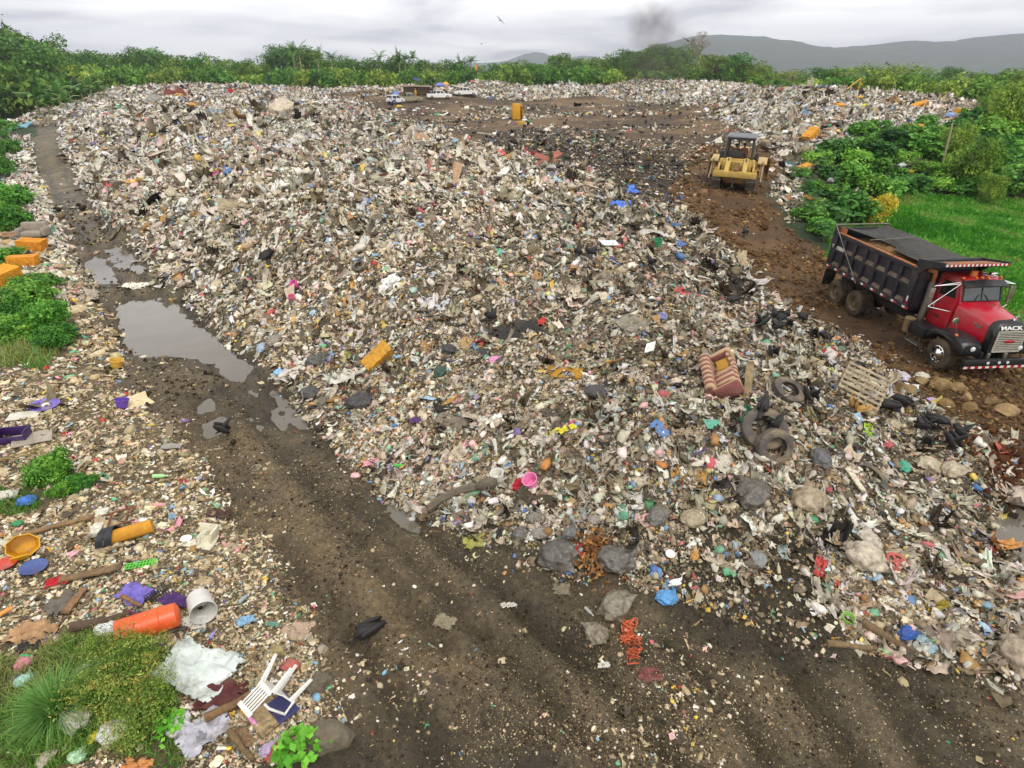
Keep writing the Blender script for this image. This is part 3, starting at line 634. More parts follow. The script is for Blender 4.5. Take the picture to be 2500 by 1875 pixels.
def build_litter():
    # the main heap, near and far
    x, y, R, r = candidates(380000, 9, 55, 21, -50, 62)
    dr = zs('darkrub', x, y)
    tr = zs('trash', x, y) * noroad(x, y) * (1 - .8 * zs('plateau', x, y)) * (1 - zs('verge', x, y))
    ms = zs('mudslope', x, y) * np.clip((lumpy(x, y, .7, 2) - .40) * 4 + .12 + .5 * np.clip(2 * samp(blur(Z['trash'], 8), x, y) - .35, 0, 1), .07, .8); tr = np.maximum(tr * (1 - zs('mudslope', x, y)), ms)
    soilp = np.clip((lumpy(x, y, .5, 4) - .62 + .05 * (x > 3)) * 7, 0, .7)
    k = r.random(len(x)) < tr * (1 - soilp); x, y, R, dr = x[k], y[k], R[k], dr[k]
    size = np.clip(R * .0039, .06, .26) * np.exp(r.normal(0, .5, len(R))); size = np.clip(size, .04, R * .025)
    nearw = np.clip((32 - R) / 13 + .5 * (x > 3), 0, 1)
    C = np.where((r.random(len(R)) < nearw)[:, None], pick(NEARP, len(R), r), pick(PALE, len(R), r))
    # slumped streaks of darker, soiled rubbish running down the slope
    sd_ = fbm((-.65 * x + .76 * y) * .45, (.76 * x + .65 * y) * .12 + 7, 4)
    pal = np.clip(.5 * (lumpy(x, y, .28, 9) - .35) * 3 + .5 * (sd_ - .32) * 3.4, 0, 1); dk = pick(DARKP, len(R), r); sw = r.random(len(R)) > .48 + .52 * pal
    sw |= r.random(len(R)) < .85 * dr
    C = np.where(sw[:, None], dk, C); C = np.clip(C * (.86 + .28 * np.clip(sd_ * 2 - .5, 0, 1))[:, None], 0, .88)
    C = np.where(x < 0, 1.14, 1.06)[:, None] * (.86 * C + .14 * np.array(hx('a39680'))[None] * (.55 + .8 * sd_)[:, None])
    scatter('mixed_rubbish', x, y, size, C, GEN, 22)
    # far half of the heap and the ring of rubbish round the plateau
    x, y, R, r = candidates(640000, 46, 200, 23, -47, 42)
    tr = zs('trash', x, y) * noroad(x, y) * (1 - .93 * zs('plateau', x, y)) * (1 - .8 * zs('bank', x, y)) * (1 - .75*zs('verge', x, y)) * (1 - .4 * zs('darkrub', x, y))
    brown = np.clip((lumpy(x, y, .09, 14) - .62) * 8, 0, .75)
    k = nocar(x, y) & (r.random(len(x)) < tr * (1 - brown)); x, y, R = x[k], y[k], R[k]
    size = np.clip(np.clip(R * .0027, .12, .42) * np.exp(r.normal(0, .45, len(R))), .1, .85)
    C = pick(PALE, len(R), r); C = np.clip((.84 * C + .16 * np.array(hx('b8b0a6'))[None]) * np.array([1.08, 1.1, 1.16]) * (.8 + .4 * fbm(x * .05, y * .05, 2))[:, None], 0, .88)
    sd_ = fbm((-.65 * x + .76 * y) * .30, (.76 * x + .65 * y) * .09 + 7, 4)
    sw = r.random(len(R))[:, None] > .66 + .5 * np.clip((sd_ - .36) * 4, 0, 1)[:, None]
    C = np.where(sw, pick(DARKP, len(R), r), C)
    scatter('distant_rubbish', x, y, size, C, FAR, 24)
    # trampled scraps on the plateau
    x, y, R, r = candidates(60000, 34, 150, 25, -32, 36)
    pl = np.maximum(zs('plateau', x, y), zs('darkrub', x, y)); patch = np.clip((fbm(x * .07 + 5, y * .20, 4) - .47) * 6, .06, 1)
    nearp = zs('darkrub', x, y)
    k = nocar(x, y) & (r.random(len(x)) < pl * np.clip(patch * .6 + nearp * .55, 0, 1)); x, y, R, nearp = x[k], y[k], R[k], nearp[k]
    C = np.where((r.random(len(R)) < .45 + .48 * nearp)[:, None], pick(DARKP, len(R), r), pick(PALE, len(R), r))
    scatter('trampled_rubbish', x, y, np.clip(R * .0036, .12, .42) * np.exp(r.normal(0, .4, len(R))), C, FAR, 26, tilt=.25, sink=.05)
    # left verge
    x, y, R, r = candidates(60000, 32, 160, 61, -46, -28)
    k = r.random(len(x)) < zs('verge', x, y) * np.where(grassy(x, y), .06, 1) * (1 - .85 * zs('road', x, y)); x, y, R = x[k], y[k], R[k]
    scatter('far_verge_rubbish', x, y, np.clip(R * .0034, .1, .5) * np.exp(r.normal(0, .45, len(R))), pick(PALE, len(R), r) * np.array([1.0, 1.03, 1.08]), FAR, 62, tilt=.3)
    x, y, R, r = candidates(260000, 4.5, 70, 27, -64, 2)
    k = r.random(len(x)) < np.clip(zs('verge', x, y) * 1.0, 0, 1) * np.where(grassy(x, y), .06, 1) * (1 - .8 * zs('road', x, y)) * np.clip(.6 + (lumpy(x, y, .55, 3) - .4) * 3, .4, 1); x, y, R = x[k], y[k], R[k]
    C = np.where((r.random(len(R)) < .8)[:, None], pick(SCRAP, len(R), r) * 1.1, pick(NEARP, len(R), r) * 1.1)
    C = np.where((R > 40)[:, None], pick(PALE, len(R), r), C)
    scatter('verge_rubbish', x, y, np.clip(R * .0044, .04, .28) * np.exp(r.normal(0, .5, len(R))), C, GEN, 28, tilt=.28, sink=.05)
    # scraps and gravel pressed into the mud road
    x, y, R, r = candidates(110000, 5, 80, 29, -60, 62)
    rd = zs('road', x, y) + .75 * zs('mudslope', x, y); edge = np.clip(samp(blur(Z['trash'] + Z['verge'], 6), x, y) * 1.2, 0, 1)
    k = r.random(len(x)) < rd * np.clip(.035 + .6 * edge ** 2 + np.clip((lumpy(x, y, .45, 8) - .55) * 1.6, 0, .3), 0, 1) * (1 - samp(PL, x, y)); x, y, R = x[k], y[k], R[k]
    C = np.where((r.random(len(R)) < .7)[:, None], pick(SCRAP, len(R), r), pick(NEARP, len(R), r))
    scatter('trodden_scraps', x, y, np.clip(R * .0038, .04, .22) * np.exp(r.normal(0, .5, len(R))), C, GEN, 30, tilt=.12, sink=.04)
    x, y, R, r = candidates(110000, 5, 45, 31, -60, 62)
    k = r.random(len(x)) < zs('road', x, y) * np.clip((lumpy(x, y, .5, 12) - .32) * 3, .05, 1) * (1 - samp(PL, x, y)); x, y, R = x[k], y[k], R[k]
    scatter('gravel', x, y, np.clip(R * .0022, .02, .07) * np.exp(r.normal(0, .4, len(R))), STONE, [(1, T_LUMP)], 32, M_STONE, tilt=.3, sink=.2)
    # clods of brown earth on the haul road
    x, y, R, r = candidates(80000, 14, 70, 33, 2, 52)
    k = r.random(len(x)) < zs('soil', x, y) * np.clip((lumpy(x, y, .35, 5) - .42) * 4 + .9 * ((y < 19) & (x > 10)), .06, 1); x, y, R = x[k], y[k], R[k]
    scatter('earth_clods', x, y, np.clip(R * .0036, .05, .17) * np.exp(r.normal(0, .5, len(R))), SOILP, [(1, T_LUMP)], 34, M_STONE, tilt=.3, sink=.15)
    x, y, R, r = candidates(40000, 14, 90, 35, 2, 48)
    edge = np.clip(samp(blur(Z['trash'] + Z['bank'], 5), x, y), 0, 1)
    k = r.random(len(x)) < zs('soil', x, y) * np.clip(edge * .9 - .12, .015, 1); x, y, R = x[k], y[k], R[k]
    scatter('roadside_scraps', x, y, np.clip(R * .0048, .08, .3) * np.exp(r.normal(0, .5, len(R))), PALE, GEN, 36, tilt=.3)
    # dark crumbs of soil on the churned mud and soil showing between the rubbish
    x, y, R, r = candidates(200000, 5, 60, 37, -55, 62)
    k = r.random(len(x)) < np.clip(zs('mudslope', x, y) + .5 * zs('plateau', x, y) + .25 * zs('trash', x, y) * (R < 30) + .75 * zs('road', x, y) * np.clip((lumpy(x, y, .8, 21) - .3) * 3, .1, 1), 0, 1) * .8 * (1 - samp(PL, x, y)); x, y, R = x[k], y[k], R[k]
    scatter('mud_crumbs', x, y, np.clip(R * .0027, .022, .16) * np.exp(r.normal(0, .5, len(R))), [(5,'453c2e'),(4,'574c3b'),(4,'332c22'),(3,'6d5f49'),(1.5,'84745a')], [(1, T_LUMP)], 38, M_STONE, tilt=.3, sink=.3)
    # film and cloth dragged down the slopes of the heap
    x, y, R, r = candidates(34000, 10, 90, 39, -47, 55)
    k = r.random(len(x)) < zs('trash', x, y) * noroad(x, y) * (1 - zs('plateau', x, y)) * .7; x, y, R = x[k], y[k], R[k]
    C = pick(PALE, len(R), r); C = .7 * C + .3 * np.array(hx('bdb3a2'))[None]; C *= np.where(x > 2, .8, 1)[:, None]
    scatter('draped_film', x, y, np.clip(R * .0085, .14, .7) * np.exp(r.normal(0, .35, len(R))), C, [(2, T_LONG), (1, T_STRIP), (1, [tpl_sheet(_r, 5, .12, 1.7) for _ in range(4)])], 40, tilt=.3, down=.9, lift=.05)
    # larger rags, sacks and film matted into the surface
    x, y, R, r = candidates(9000, 10, 110, 45, -47, 58)
    k = r.random(len(x)) < np.maximum(zs('trash', x, y), .4 * zs('mudslope', x, y)) * noroad(x, y) * (1 - zs('plateau', x, y)) * .75; x, y, R = x[k], y[k], R[k]
    C = np.where((r.random(len(R)) < .55)[:, None], pick(PALE[:8], len(R), r), np.where((r.random(len(R)) < .6)[:, None], pick(DARKP[:6], len(R), r), pick(NEARP, len(R), r))) * .9
    scatter('matted_rags', x, y, np.clip(R * .0145, .26, .95) * np.exp(r.normal(0, .3, len(R))), C, [(1, [tpl_sheet(_r, 7, .11, a) for a in (1.2, 1.5, 1.9, 1.3, 1.7)])], 46, tilt=.28, down=.75, sink=.06)
    # small bags half sunk in the heap
    x, y, R, r = candidates(16000, 10, 90, 43, -47, 58)
    k = r.random(len(x)) < np.maximum(zs('trash', x, y), .35 * zs('mudslope', x, y)) * noroad(x, y) * (1 - zs('plateau', x, y)) * .6; x, y, R = x[k], y[k], R[k]
    scatter('sunken_bags', x, y, np.clip(R * .009, .16, .6) * np.exp(r.normal(0, .3, len(R))), np.where((r.random(len(R)) < .6)[:, None], pick(PALE, len(R), r), pick(NEARP, len(R), r)) * .92, [(1, T_BAG)], 44, tilt=.4, sink=.2)
build_litter()
# ------------------------------------------------------------------ vegetation
def leaf_mat(name, trans=.25):
    m, n, b = newmat(name)
    at = n('Attribute', attribute_name='Col'); oi = n('ObjectInfo'); mu = n('MixRGB', blend_type='MULTIPLY'); mu.inputs[0].default_value = 1
    n.link(at.outputs['Color'], mu.inputs[1]); n.link(oi.outputs['Color'], mu.inputs[2]); n.link(mu.outputs[0], b.inputs['Base Color'])
    b.inputs['Roughness'].default_value = .55; b.inputs['Specular IOR Level'].default_value = .25
    tr = n('BsdfTranslucent'); n.link(mu.outputs[0], tr.inputs[0]); mx = n('MixShader'); mx.inputs[0].default_value = trans
    n.link(b.outputs[0], mx.inputs[1]); n.link(tr.outputs[0], mx.inputs[2]); n.link(mx.outputs[0], n.n['Material Output'].inputs['Surface'])
    return m
M_LEAF = leaf_mat('leaf')
M_BARK = mat('bark', '5d5040', rough=.95, scale=5, bump=.6)
M_PALEBARK = mat('pale_bark', 'a59a88', rough=.95, scale=5, bump=.4)
def leaves(k, blobs, size, r, pal, up=.25, aspect=.6, lump=.28, shell=.55, droop=0):
    """leaf quads spread through the lobes of a crown"""
    vol = np.array([b[3] * b[4] + b[4] * b[5] + b[3] * b[5] for b in blobs]); w = r.choice(len(blobs), k, p=vol / vol.sum())
    B = np.array(blobs)[w]; d = r.normal(0, 1, (k, 3)); d[:, 2] = np.where(d[:, 2] < -.5, -d[:, 2], d[:, 2]); d /= np.linalg.norm(d, axis=1)[:, None]
    rad = (shell + (1 - shell) * r.random(k) ** .5) * (1 + lump * 2 * (vnoise(d[:, 0] * 3 + w * 7.1 + 9, d[:, 1] * 3 + d[:, 2] * 4 + 40) - .5))
    c = B[:, :3] + d * B[:, 3:] * rad[:, None] + r.normal(0, size * .5, (k, 3))
    nn = d * .6 + r.normal(0, .6, (k, 3)) + np.array([0, 0, up]); nn /= np.linalg.norm(nn, axis=1)[:, None]
    t = np.cross(nn, r.normal(0, 1, (k, 3))); t[:, 2] -= droop; t -= nn * (t * nn).sum(1)[:, None]; t /= np.linalg.norm(t, axis=1)[:, None]; s = np.cross(nn, t)
    L = (size * np.exp(r.normal(0, .3, k)))[:, None]
    V = np.stack([c - t * L * .5, c + s * L * aspect * .5 + nn * L * .06, c + t * L * .5, c - s * L * aspect * .5 + nn * L * .06], 1).reshape(-1, 3)
    F_ = np.arange(4 * k).reshape(k, 4)
    clump = vnoise(c[:, 0] / size * .35 + 3, c[:, 1] / size * .35 + c[:, 2] / size * .4)
    C = np.array([hx(p, 1.12) for p in pal]) * np.array([1.06, 1, .82]); ci = np.clip((clump * len(C) + r.normal(0, .5, k)).astype(int), 0, len(C) - 1)
    return V, F_, np.repeat(C[ci] * r.normal(1, .11, (k, 1)), 4, 0).clip(.004, .6)
def lobes(r, n_, R, zc, flat, spread=.62, jitter=.35):
    out = [(0, 0, zc, R * .7, R * .7, R * flat * .8)]
    for i in range(n_):
        a = 2 * PI * i / n_ + r.uniform(-.4, .4); q = R * spread * r.uniform(.6, 1.1); s = R * r.uniform(.32, .52)
        out.append((q * math.cos(a), q * math.sin(a), zc + R * flat * r.uniform(-.7, .7), s, s, s * r.uniform(.6, .9)))
    return out
G1 = ['2f5222', '3d662a', '4c7a32', '5d8a3c', '6f9a48']
G2 = ['3a5a28', '51742f', '668a3a', '7c9c48', '8fac58']
G3 = ['274a22', '335e2a', '437232', '53823a', '628e45']
G4 = ['496a2c', '5f7f36', '749340', '86a24c', '97ae58']
def tree_mesh(seed, R, Ht, n_, k, size, pal, flat=.7, low=.3, **kw):
    r = np.random.default_rng(seed)
    bl = lobes(r, n_, R, Ht - R * flat * 1.05, flat)
    if low: bl += [(R * .45 * math.cos(a), R * .45 * math.sin(a), Ht * low, R * .45, R * .45, Ht * .22) for a in r.uniform(0, 6.28, 4)]
    V, Fc, C = leaves(k, bl, size, r, pal, **kw)
    crown = npmesh('crown', V, Fc, M_LEAF, C)
    bm = bmesh.new(); tube(bm, [(0, 0, -.3), (.1, .05, Ht * .3), (.0, .1, Ht * .62), (.1, 0, Ht * .85)], [.28, .22, .15, .05], 7)
    for b in bl[1:7]:
        p = Vector(b[:3]); tube(bm, [(.05, .05, Ht * .28), p * .5 + Vector((0, 0, Ht * .2)), p], [.13, .09, .03], 5)
    return crown, mesh_of('trunk', bm, M_BARK)
TREES = {
 'broad': [tree_mesh(1, 4.6, 11, 9, 3400, .42, G1), tree_mesh(2, 5.2, 10, 10, 3600, .42, G3, flat=.6), tree_mesh(3, 4.2, 11, 8, 3200, .4, G2)],
 'round': [tree_mesh(4, 4.8, 10, 11, 3600, .40, G2, flat=.8, low=.35), tree_mesh(5, 4.4, 9.5, 9, 3300, .40, G1, flat=.8, low=.3)],
 'dome': [tree_mesh(6, 6.5, 13, 13, 6000, .42, G3, flat=.62)],
 'wispy': [tree_mesh(7, 4.4, 9, 9, 2600, .5, G4, flat=.85, low=.35, aspect=.35, droop=-.8, lump=.5), tree_mesh(8, 4.8, 9, 10, 2800, .5, G2, flat=.8, low=.35, aspect=.35, droop=-.8, lump=.5)],
}
def bush_mesh(seed, R, h, k, size, pal, n_=7, **kw):
    r = np.random.default_rng(seed); bl = [(0, 0, h * .4, R * .75, R * .75, h * .5)]
    for i in range(n_):
        a = r.uniform(0, 2 * PI); q = R * r.uniform(.3, .8); s = R * r.uniform(.25, .45); bl.append((q * math.cos(a), q * math.sin(a), h * r.uniform(.2, .75), s, s, s * .8 * h / R))
    V, Fc, C = leaves(k, bl, size, r, pal, **kw); V[:, 2] = np.maximum(V[:, 2], -.1)
    return npmesh('foliage', V, Fc, M_LEAF, C)
def stems_mesh(seed, R, h, n_=6, m=M_BARK, r0=.03):
    r = random.Random(seed); bm = bmesh.new()
    for i in range(n_):
        a = r.uniform(0, 2 * PI); q = R * r.uniform(.3, .7)
        tube(bm, [(0, 0, -.1), (q * .4 * math.cos(a), q * .4 * math.sin(a), h * .45), (q * math.cos(a), q * math.sin(a), h * r.uniform(.6, .9))], [r0, r0 * .7, r0 * .3], 5)
    return mesh_of('stem', bm, m)
def frond(bm_v, bm_f, cols, base, az, el, L, r, w=.35, droop=1.1, col=None, nl=12):
    p = Vector(base); d = Vector((math.cos(az) * math.cos(el), math.sin(az) * math.cos(el), math.sin(el))); side = Vector((-math.sin(az), math.cos(az), 0))
    pts = []
    for i in range(nl + 1):
        pts.append(p.copy()); p = p + d * (L / nl); d = (d + Vector((0, 0, -droop / nl))).normalized()
    for i in range(1, nl + 1):
        t = i / nl; ll = L * w * (math.sin(PI * (.12 + .85 * t))); a = pts[i - 1]; fw = (pts[i] - a)
        for s in (-1, 1):
            tip = a + side * s * ll + fw * 1.6 + Vector((0, 0, -.25 * ll))
            k = len(bm_v); bm_v += [a[:], (a + fw * .75)[:], tip[:]]; bm_f.append((k, k + 1, k + 2)); cols += [col] * 3
def palm_mesh(seed, Ht, nf, L, pal, w=.3, up=.9):
    r = random.Random(seed); V, Fc, C = [], [], []
    for i in range(nf):
        frond(V, Fc, C, (0, 0, Ht), 2 * PI * i / nf + r.uniform(-.2, .2), r.uniform(.1, up + .3), L * r.uniform(.8, 1.15), r, w, r.uniform(.9, 1.7), np.array(hx(r.choice(pal), .8)) * r.uniform(.8, 1.2))
    bm = bmesh.new(); tube(bm, [(0, 0, -.3), (.1, 0, Ht * .5), (0, 0, Ht)], [.22, .16, .15], 8)
    return npmesh('crown', np.array(V), np.array(Fc), M_LEAF, np.array(C)), mesh_of('trunk', bm, M_PALEBARK)
def banana_mesh(seed):
    r = random.Random(seed); V, Fc, C = [], [], []
    for i in range(9):
        az = 2.4 * i + r.uniform(-.3, .3); el = r.uniform(.5, 1.3); L = r.uniform(2.0, 2.9); p = Vector((0, 0, 2.0)); d = Vector((math.cos(az) * math.cos(el), math.sin(az) * math.cos(el), math.sin(el))); sd = Vector((-math.sin(az), math.cos(az), 0))
        c = np.array(hx(r.choice(['5a8a3a', '6e9c48', '4b7832', '86a85a']), .85)); k0 = len(V)
        for j in range(8):
            t = j / 7; wd = .34 * math.sin(PI * min(1, .08 + .9 * t)) ** .6
            V += [(p - sd * wd - Vector((0, 0, wd * .3)))[:], p[:], (p + sd * wd - Vector((0, 0, wd * .3)))[:]]; C += [c * .95, c * 1.1, c]
            p = p + d * L / 7; d = (d + Vector((0, 0, -.22))).normalized()
            if j: a = k0 + 3 * (j - 1); Fc += [(a, a + 1, a + 4), (a, a + 4, a + 3), (a + 1, a + 2, a + 5), (a + 1, a + 5, a + 4)]
    bm = bmesh.new(); tube(bm, [(0, 0, -.2), (0, 0, 1.2), (.05, 0, 2.2)], [.16, .13, .07], 8)
    return npmesh('leaf_crown', np.array(V), np.array(Fc), M_LEAF, np.array(C)), mesh_of('stalk', bm, mat('banana_stalk', '7d8a4a', rough=.7))
def plant(name, meshes, loc, rz, scale, label, cat, group=None, tint=(1, 1, 1)):
    root = empty(name, loc, (0, 0, rz)); root.scale = scale if hasattr(scale, '__len__') else (scale,) * 3
    for me in meshes:
        o = link(me.name, me, root); o.color = (*tint, 1)
    return tag(root, label, cat, group)
def at(u, Y):
    dx, fy, _ = ray(u, 169); return dx / fy * Y
def ztop(u, v, Y):
    dx, fy, dn = ray(u, v); return H - dn / fy * Y
def build_trees():
    rr = random.Random(4)
    # the skyline, left to right: pixel column, top, distance, kind, tint
    sky_ = [(-70,35,150,'broad'),(20,66,150,'broad'),(75,100,165,'wispy'),(128,101,160,'round'),(190,122,172,'broad'),(245,122,180,'round'),(305,133,185,'broad'),(368,118,200,'dome'),(425,138,190,'round'),(478,137,190,'broad'),(535,139,185,'round'),(592,150,190,'broad'),(642,148,200,'wispy'),
        (690,112,200,'dome'),(745,120,200,'broad'),(800,136,195,'round'),(860,145,190,'broad'),(915,140,190,'round'),(965,142,205,'broad'),(1015,140,205,'broad'),(1065,148,190,'round'),(1110,152,185,'broad'),(1160,160,195,'round'),(1208,152,185,'round'),(1255,147,190,'round'),(1305,152,185,'round'),(1365,131,190,'broad'),(1412,144,185,'round'),(1455,140,185,'round'),(1500,138,180,'round'),
        (1548,122,175,'dome'),(1628,110,170,'dome'),(1745,134,165,'broad'),(1800,134,160,'broad'),(1838,146,160,'wispy'),(1890,182,165,'broad'),(1938,168,150,'wispy'),(2010,163,135,'round'),(2065,160,135,'wispy'),(2130,152,130,'wispy'),(2185,150,130,'wispy'),(2232,158,130,'wispy'),(2275,186,140,'broad'),(2325,165,150,'dome'),(2378,176,130,'round'),(2440,172,120,'round'),(2500,168,115,'round'),(2570,150,110,'broad')]
    words = {'broad': 'broad dark green tree', 'round': 'rounded mid green tree', 'dome': 'tall dome crowned tree', 'wispy': 'feathery yellow green tree'}
    place = ['behind the left track', 'behind the left track', 'behind the left track', 'over the banana plants', 'behind the left end of the heap', 'behind the left end of the heap'] 
    for i, (u, v, Y, kd) in enumerate(sky_):
        x = at(u, Y); zt = ztop(u, v, Y); g = h1(x, Y) if Y < 258 else 0
        ms = TREES[kd][i % len(TREES[kd])]; hh = {'broad': 10.6, 'round': 9.7, 'dome': 13, 'wispy': 9}[kd]
        s = (zt - g) / hh; wid = max(s, .95 if kd != 'dome' else s) * rr.uniform(1.0, 1.25) * {'dome': 1.25 if 1500 < u < 1660 else .85, 'broad': 1.0, 'round': 1, 'wispy': 1.0}[kd]
        t = rr.uniform(.8, 1.15); tint = (t * rr.uniform(.9, 1.15), t, t * rr.uniform(.75, 1.0))
        side = 'left' if u < 600 else 'centre' if u < 1450 else 'right'
        ref = 'behind the left track and heap' if u < 560 else 'on the skyline behind the parked pickups' if u < 1180 else 'behind the far rubbish ridge' if u < 1560 else 'under the smoke on the far ridge' if u < 1700 else 'before the mountains behind the right rubbish ridge'
        plant('tree', ms, (x, Y, g), rr.uniform(0, 6), (wid, wid, s), f'{words[kd]} {ref}', 'tree', 'trees along the skyline', tint)
    for i in range(64):
        u = -60 + i * 30.5 + rr.uniform(-8, 8)
        if u > 1860: break
        vt = np.interp(u, [a[0] for a in sky_], [a[1] for a in sky_]) + rr.uniform(6, 20); Y = 206 + rr.uniform(-6, 6); x = at(u, Y); g = h1(x, Y); s = (ztop(u, vt, Y) - g) / 9.7; tt = rr.uniform(.85, 1.2)
        plant('tree', TREES['round'][i % 2] if i % 3 else TREES['broad'][i % 3], (x, Y, g), rr.uniform(0, 6), (max(1.15, s), max(1.15, s), s), 'rounded green tree filling the gaps behind the skyline row', 'tree', 'trees filling the skyline', (tt * 1.1, tt, tt * .85))
    # lower front row of shrubs and small trees against the rubbish
    B = [bush_mesh(30 + i, 3.4, 4.2, 1500, .42, p, up=.3) for i, p in enumerate([G1, G2, G3, G2])]; ST = stems_mesh(3, 2.5, 3.5)
    u = -90
    while u < 1890:
        Y = 168 + rr.uniform(-5, 8) if u > 300 else 140 + rr.uniform(-6, 10) + max(0, u) * .08
        v = 174 + rr.uniform(-10, 8); x = at(u, Y); g = h1(x, Y) * .8; hgt_ = max(2.5, ztop(u, v, Y) - g)
        s = hgt_ / 4.0; tt = rr.uniform(.8, 1.2)
        ref = 'beside the left track' if u < 250 else 'behind the crest of the left heap' if u < 720 else 'behind the far rubbish ridge'
        plant('shrub', [B[rr.randrange(4)], ST], (x, Y, g), rr.uniform(0, 6), (max(s * .8, 1.2), max(s * .8, 1.2), s), f'low bushy green shrub {ref}', 'shrub', 'low shrubs under the skyline trees', (tt * rr.uniform(.9, 1.2), tt, tt * .85))
        u += rr.uniform(26, 42)
    for u, v, Y in [(1935,195,128),(1990,190,118),(2040,188,110),(2095,185,108),(2150,182,105),(2210,190,106),(2260,200,104),(2310,196,104),(2360,192,100),(2410,195,98),(1890,198,135),(1850,192,140)]:
        x = at(u, Y); g = h1(x, Y) * .7; s = max(2.5, ztop(u, v, Y) - g) / 4.0; tt = rr.uniform(.85, 1.25)
        plant('shrub', [B[rr.randrange(4)], ST], (x, Y, g), rr.uniform(0, 6), (max(s, .9), max(s, .9), s), 'low bushy green shrub behind the right rubbish ridge', 'shrub', 'low shrubs under the skyline trees', (tt * 1.1, tt, tt * .8))
    # palms standing above the canopy
    PM = [palm_mesh(1, 9, 16, 3.6, G1, .22), palm_mesh(2, 7, 18, 4.2, G2, .16, 1.1), palm_mesh(3, 8, 14, 3.2, G3, .25)]
    for i, (u, v, lab) in enumerate([(735,108,'leaning over the domed tree'),(778,120,'right of the domed tree'),(812,128,'between two rounded trees'),(930,128,'lone tall one'),(975,130,'in the thick clump'),(990,133,'in the thick clump'),(1010,131,'in the thick clump'),(1125,143,'low one right of the thick clump'),(1150,140,'at the right end of the palms'),(720,112,'on top of the domed tree')]):
        Y = 188; x = at(u, Y); g = h1(x, Y); hh = ztop(u, v, Y) - g; m = PM[i % 3]; s = hh / (10.2 if i % 3 == 0 else 9.2)
        plant('palm_tree', m, (x, Y, g), i * 1.3, s, f'palm with spiky fronds above the canopy, {lab}', 'palm tree', 'palms on the skyline', (1, 1, .9))
    BN = [banana_mesh(i) for i in range(3)]
    for i, (u, v, Y) in enumerate([(85,240,118),(120,210,122),(150,205,128),(180,215,126),(205,200,134),(225,212,130),(60,225,118),(135,235,118)]):
        x = at(u, Y); g = h1(x, Y); s = max(.9, (ztop(u, v - 10, Y) - g) / 3.4)
        plant('banana_plant', BN[i % 3], (x, Y, g), i * 2.1, min(s, 1.7), 'banana plant with long arching leaves where the left track turns', 'banana plant', 'banana plants by the left track', (1, 1, 1))
    # pale leafless tree
    rb = random.Random(9); bm = bmesh.new(); Y = 178; x = at(1700, Y); g = h1(x, Y); Ht = ztop(1700, 102, Y) - g
    def br(p, d, L, r, dep):
        q = p + d * L; tube(bm, [p, q], [r, r * .6], 5, False)
        if dep:
            for _ in range(3 if dep > 1 else 4):
                br(q, (d + Vector((rb.uniform(-.8, .8), rb.uniform(-.8, .8), rb.uniform(-.1, .5)))).normalized(), L * rb.uniform(.55, .75), max(.03, r * .55), dep - 1)
    br(Vector((0, 0, 0)), Vector((0, 0, 1)), Ht * .40, .35, 6)
    o = part('bare_tree', bm, M_PALEBARK); o.location = (x, Y, g); tag(o, 'pale leafless tree standing before the mountain right of the smoke', 'tree')
    # rank bushes on the bank between the haul road and the meadow
    BB = [bush_mesh(40 + i, 1.5, 1.9, 1500, s_, p, up=.5, aspect=.75) for i, (p, s_) in enumerate([(['3c6b2b','4b7d33','5c9140','6fa34c'], .26), (['34602a','46782f','58903c','6a9c48'], .30), (['4a7a2c','63963a','7aac48','8dbb58'], .22), (['2f5c2a','3f7231','528a3c'], .34)])]
    BS = stems_mesh(8, 1.2, 1.6)
    pts = [(1960,430),(1990,470),(2010,520),(2030,440),(2050,490),(2075,455),(2090,410),(2060,390),(2110,370),(2130,430),(2120,470),(2150,390),(2165,350),(2180,440),(2200,400),(2190,360),(2215,330),(2235,370),(2250,420),(2240,465),(2270,340),(2285,390),(2300,440),(2200,470),(2160,480),(2310,360),(2330,400),(2345,450),(2360,340),(2375,390),(2390,440),(2330,330),(1975,540),(2000,570),(1990,410),(2025,385),(2100,335),(2140,325),(2290,470),(2350,475),(2400,470),(2440,475),(2480,470),(2050,540),(2260,310),(2020,480),(2080,440),(2420,400),(2450,425),(2480,400),(2420,350),(2460,350),(2490,330),(2440,300),(2480,290),(2400,330),(2510,380),(2410,300),(2370,300)]
    for i, (u, v) in enumerate(pts):
        px, py, pz, t = P(u, v); s = rr.uniform(.55, .9); tt = rr.uniform(.75, 1.2)
        if u < 2045 and v > 425: s *= .7
        if u > 2395: s *= 1.5
        ref = 'beside the haul road right of the bulldozer' if u < 2080 else 'at the edge of the bright meadow' if v > 430 else 'on the overgrown bank below the right rubbish ridge'
        plant('bush', [BB[i % 4], BS], (px, py, pz - .1), i * 1.7, (s * 1.25, s * 1.25, s), f'leafy green bush {ref}', 'bush', 'bushes on the overgrown bank', (tt, tt, tt * .9))
    # larger light green trees at the right edge
    RT = [tree_mesh(50 + i, 3.4, 6.0, 10, 6500, .26, p, flat=.8, low=.35, aspect=.5) for i, p in enumerate([G4, G2])]
    for i, (u, v, Y, lab) in enumerate([(2390,300,58,'dense yellow green tree right of the leaning poles'),(2465,330,52,'dense yellow green tree at the right edge over the meadow'),(2500,190,66,'tall yellow green tree at the right edge of the view'),(2440,235,72,'light green tree behind the ones at the right edge'),(2530,420,49,'yellow green bush tree cut by the right edge of the view')]):
        x = at(u, Y); g = h1(x, Y); s = (ztop(u, v, Y) - g) / 5.8; wd = s * {0: .85, 1: .9}.get(i, .8)
        plant('tree', RT[i % 2], (x, Y, g), i * 2.2, (wd, wd, s), lab, 'tree', None, (1.05, 1.05, .8))
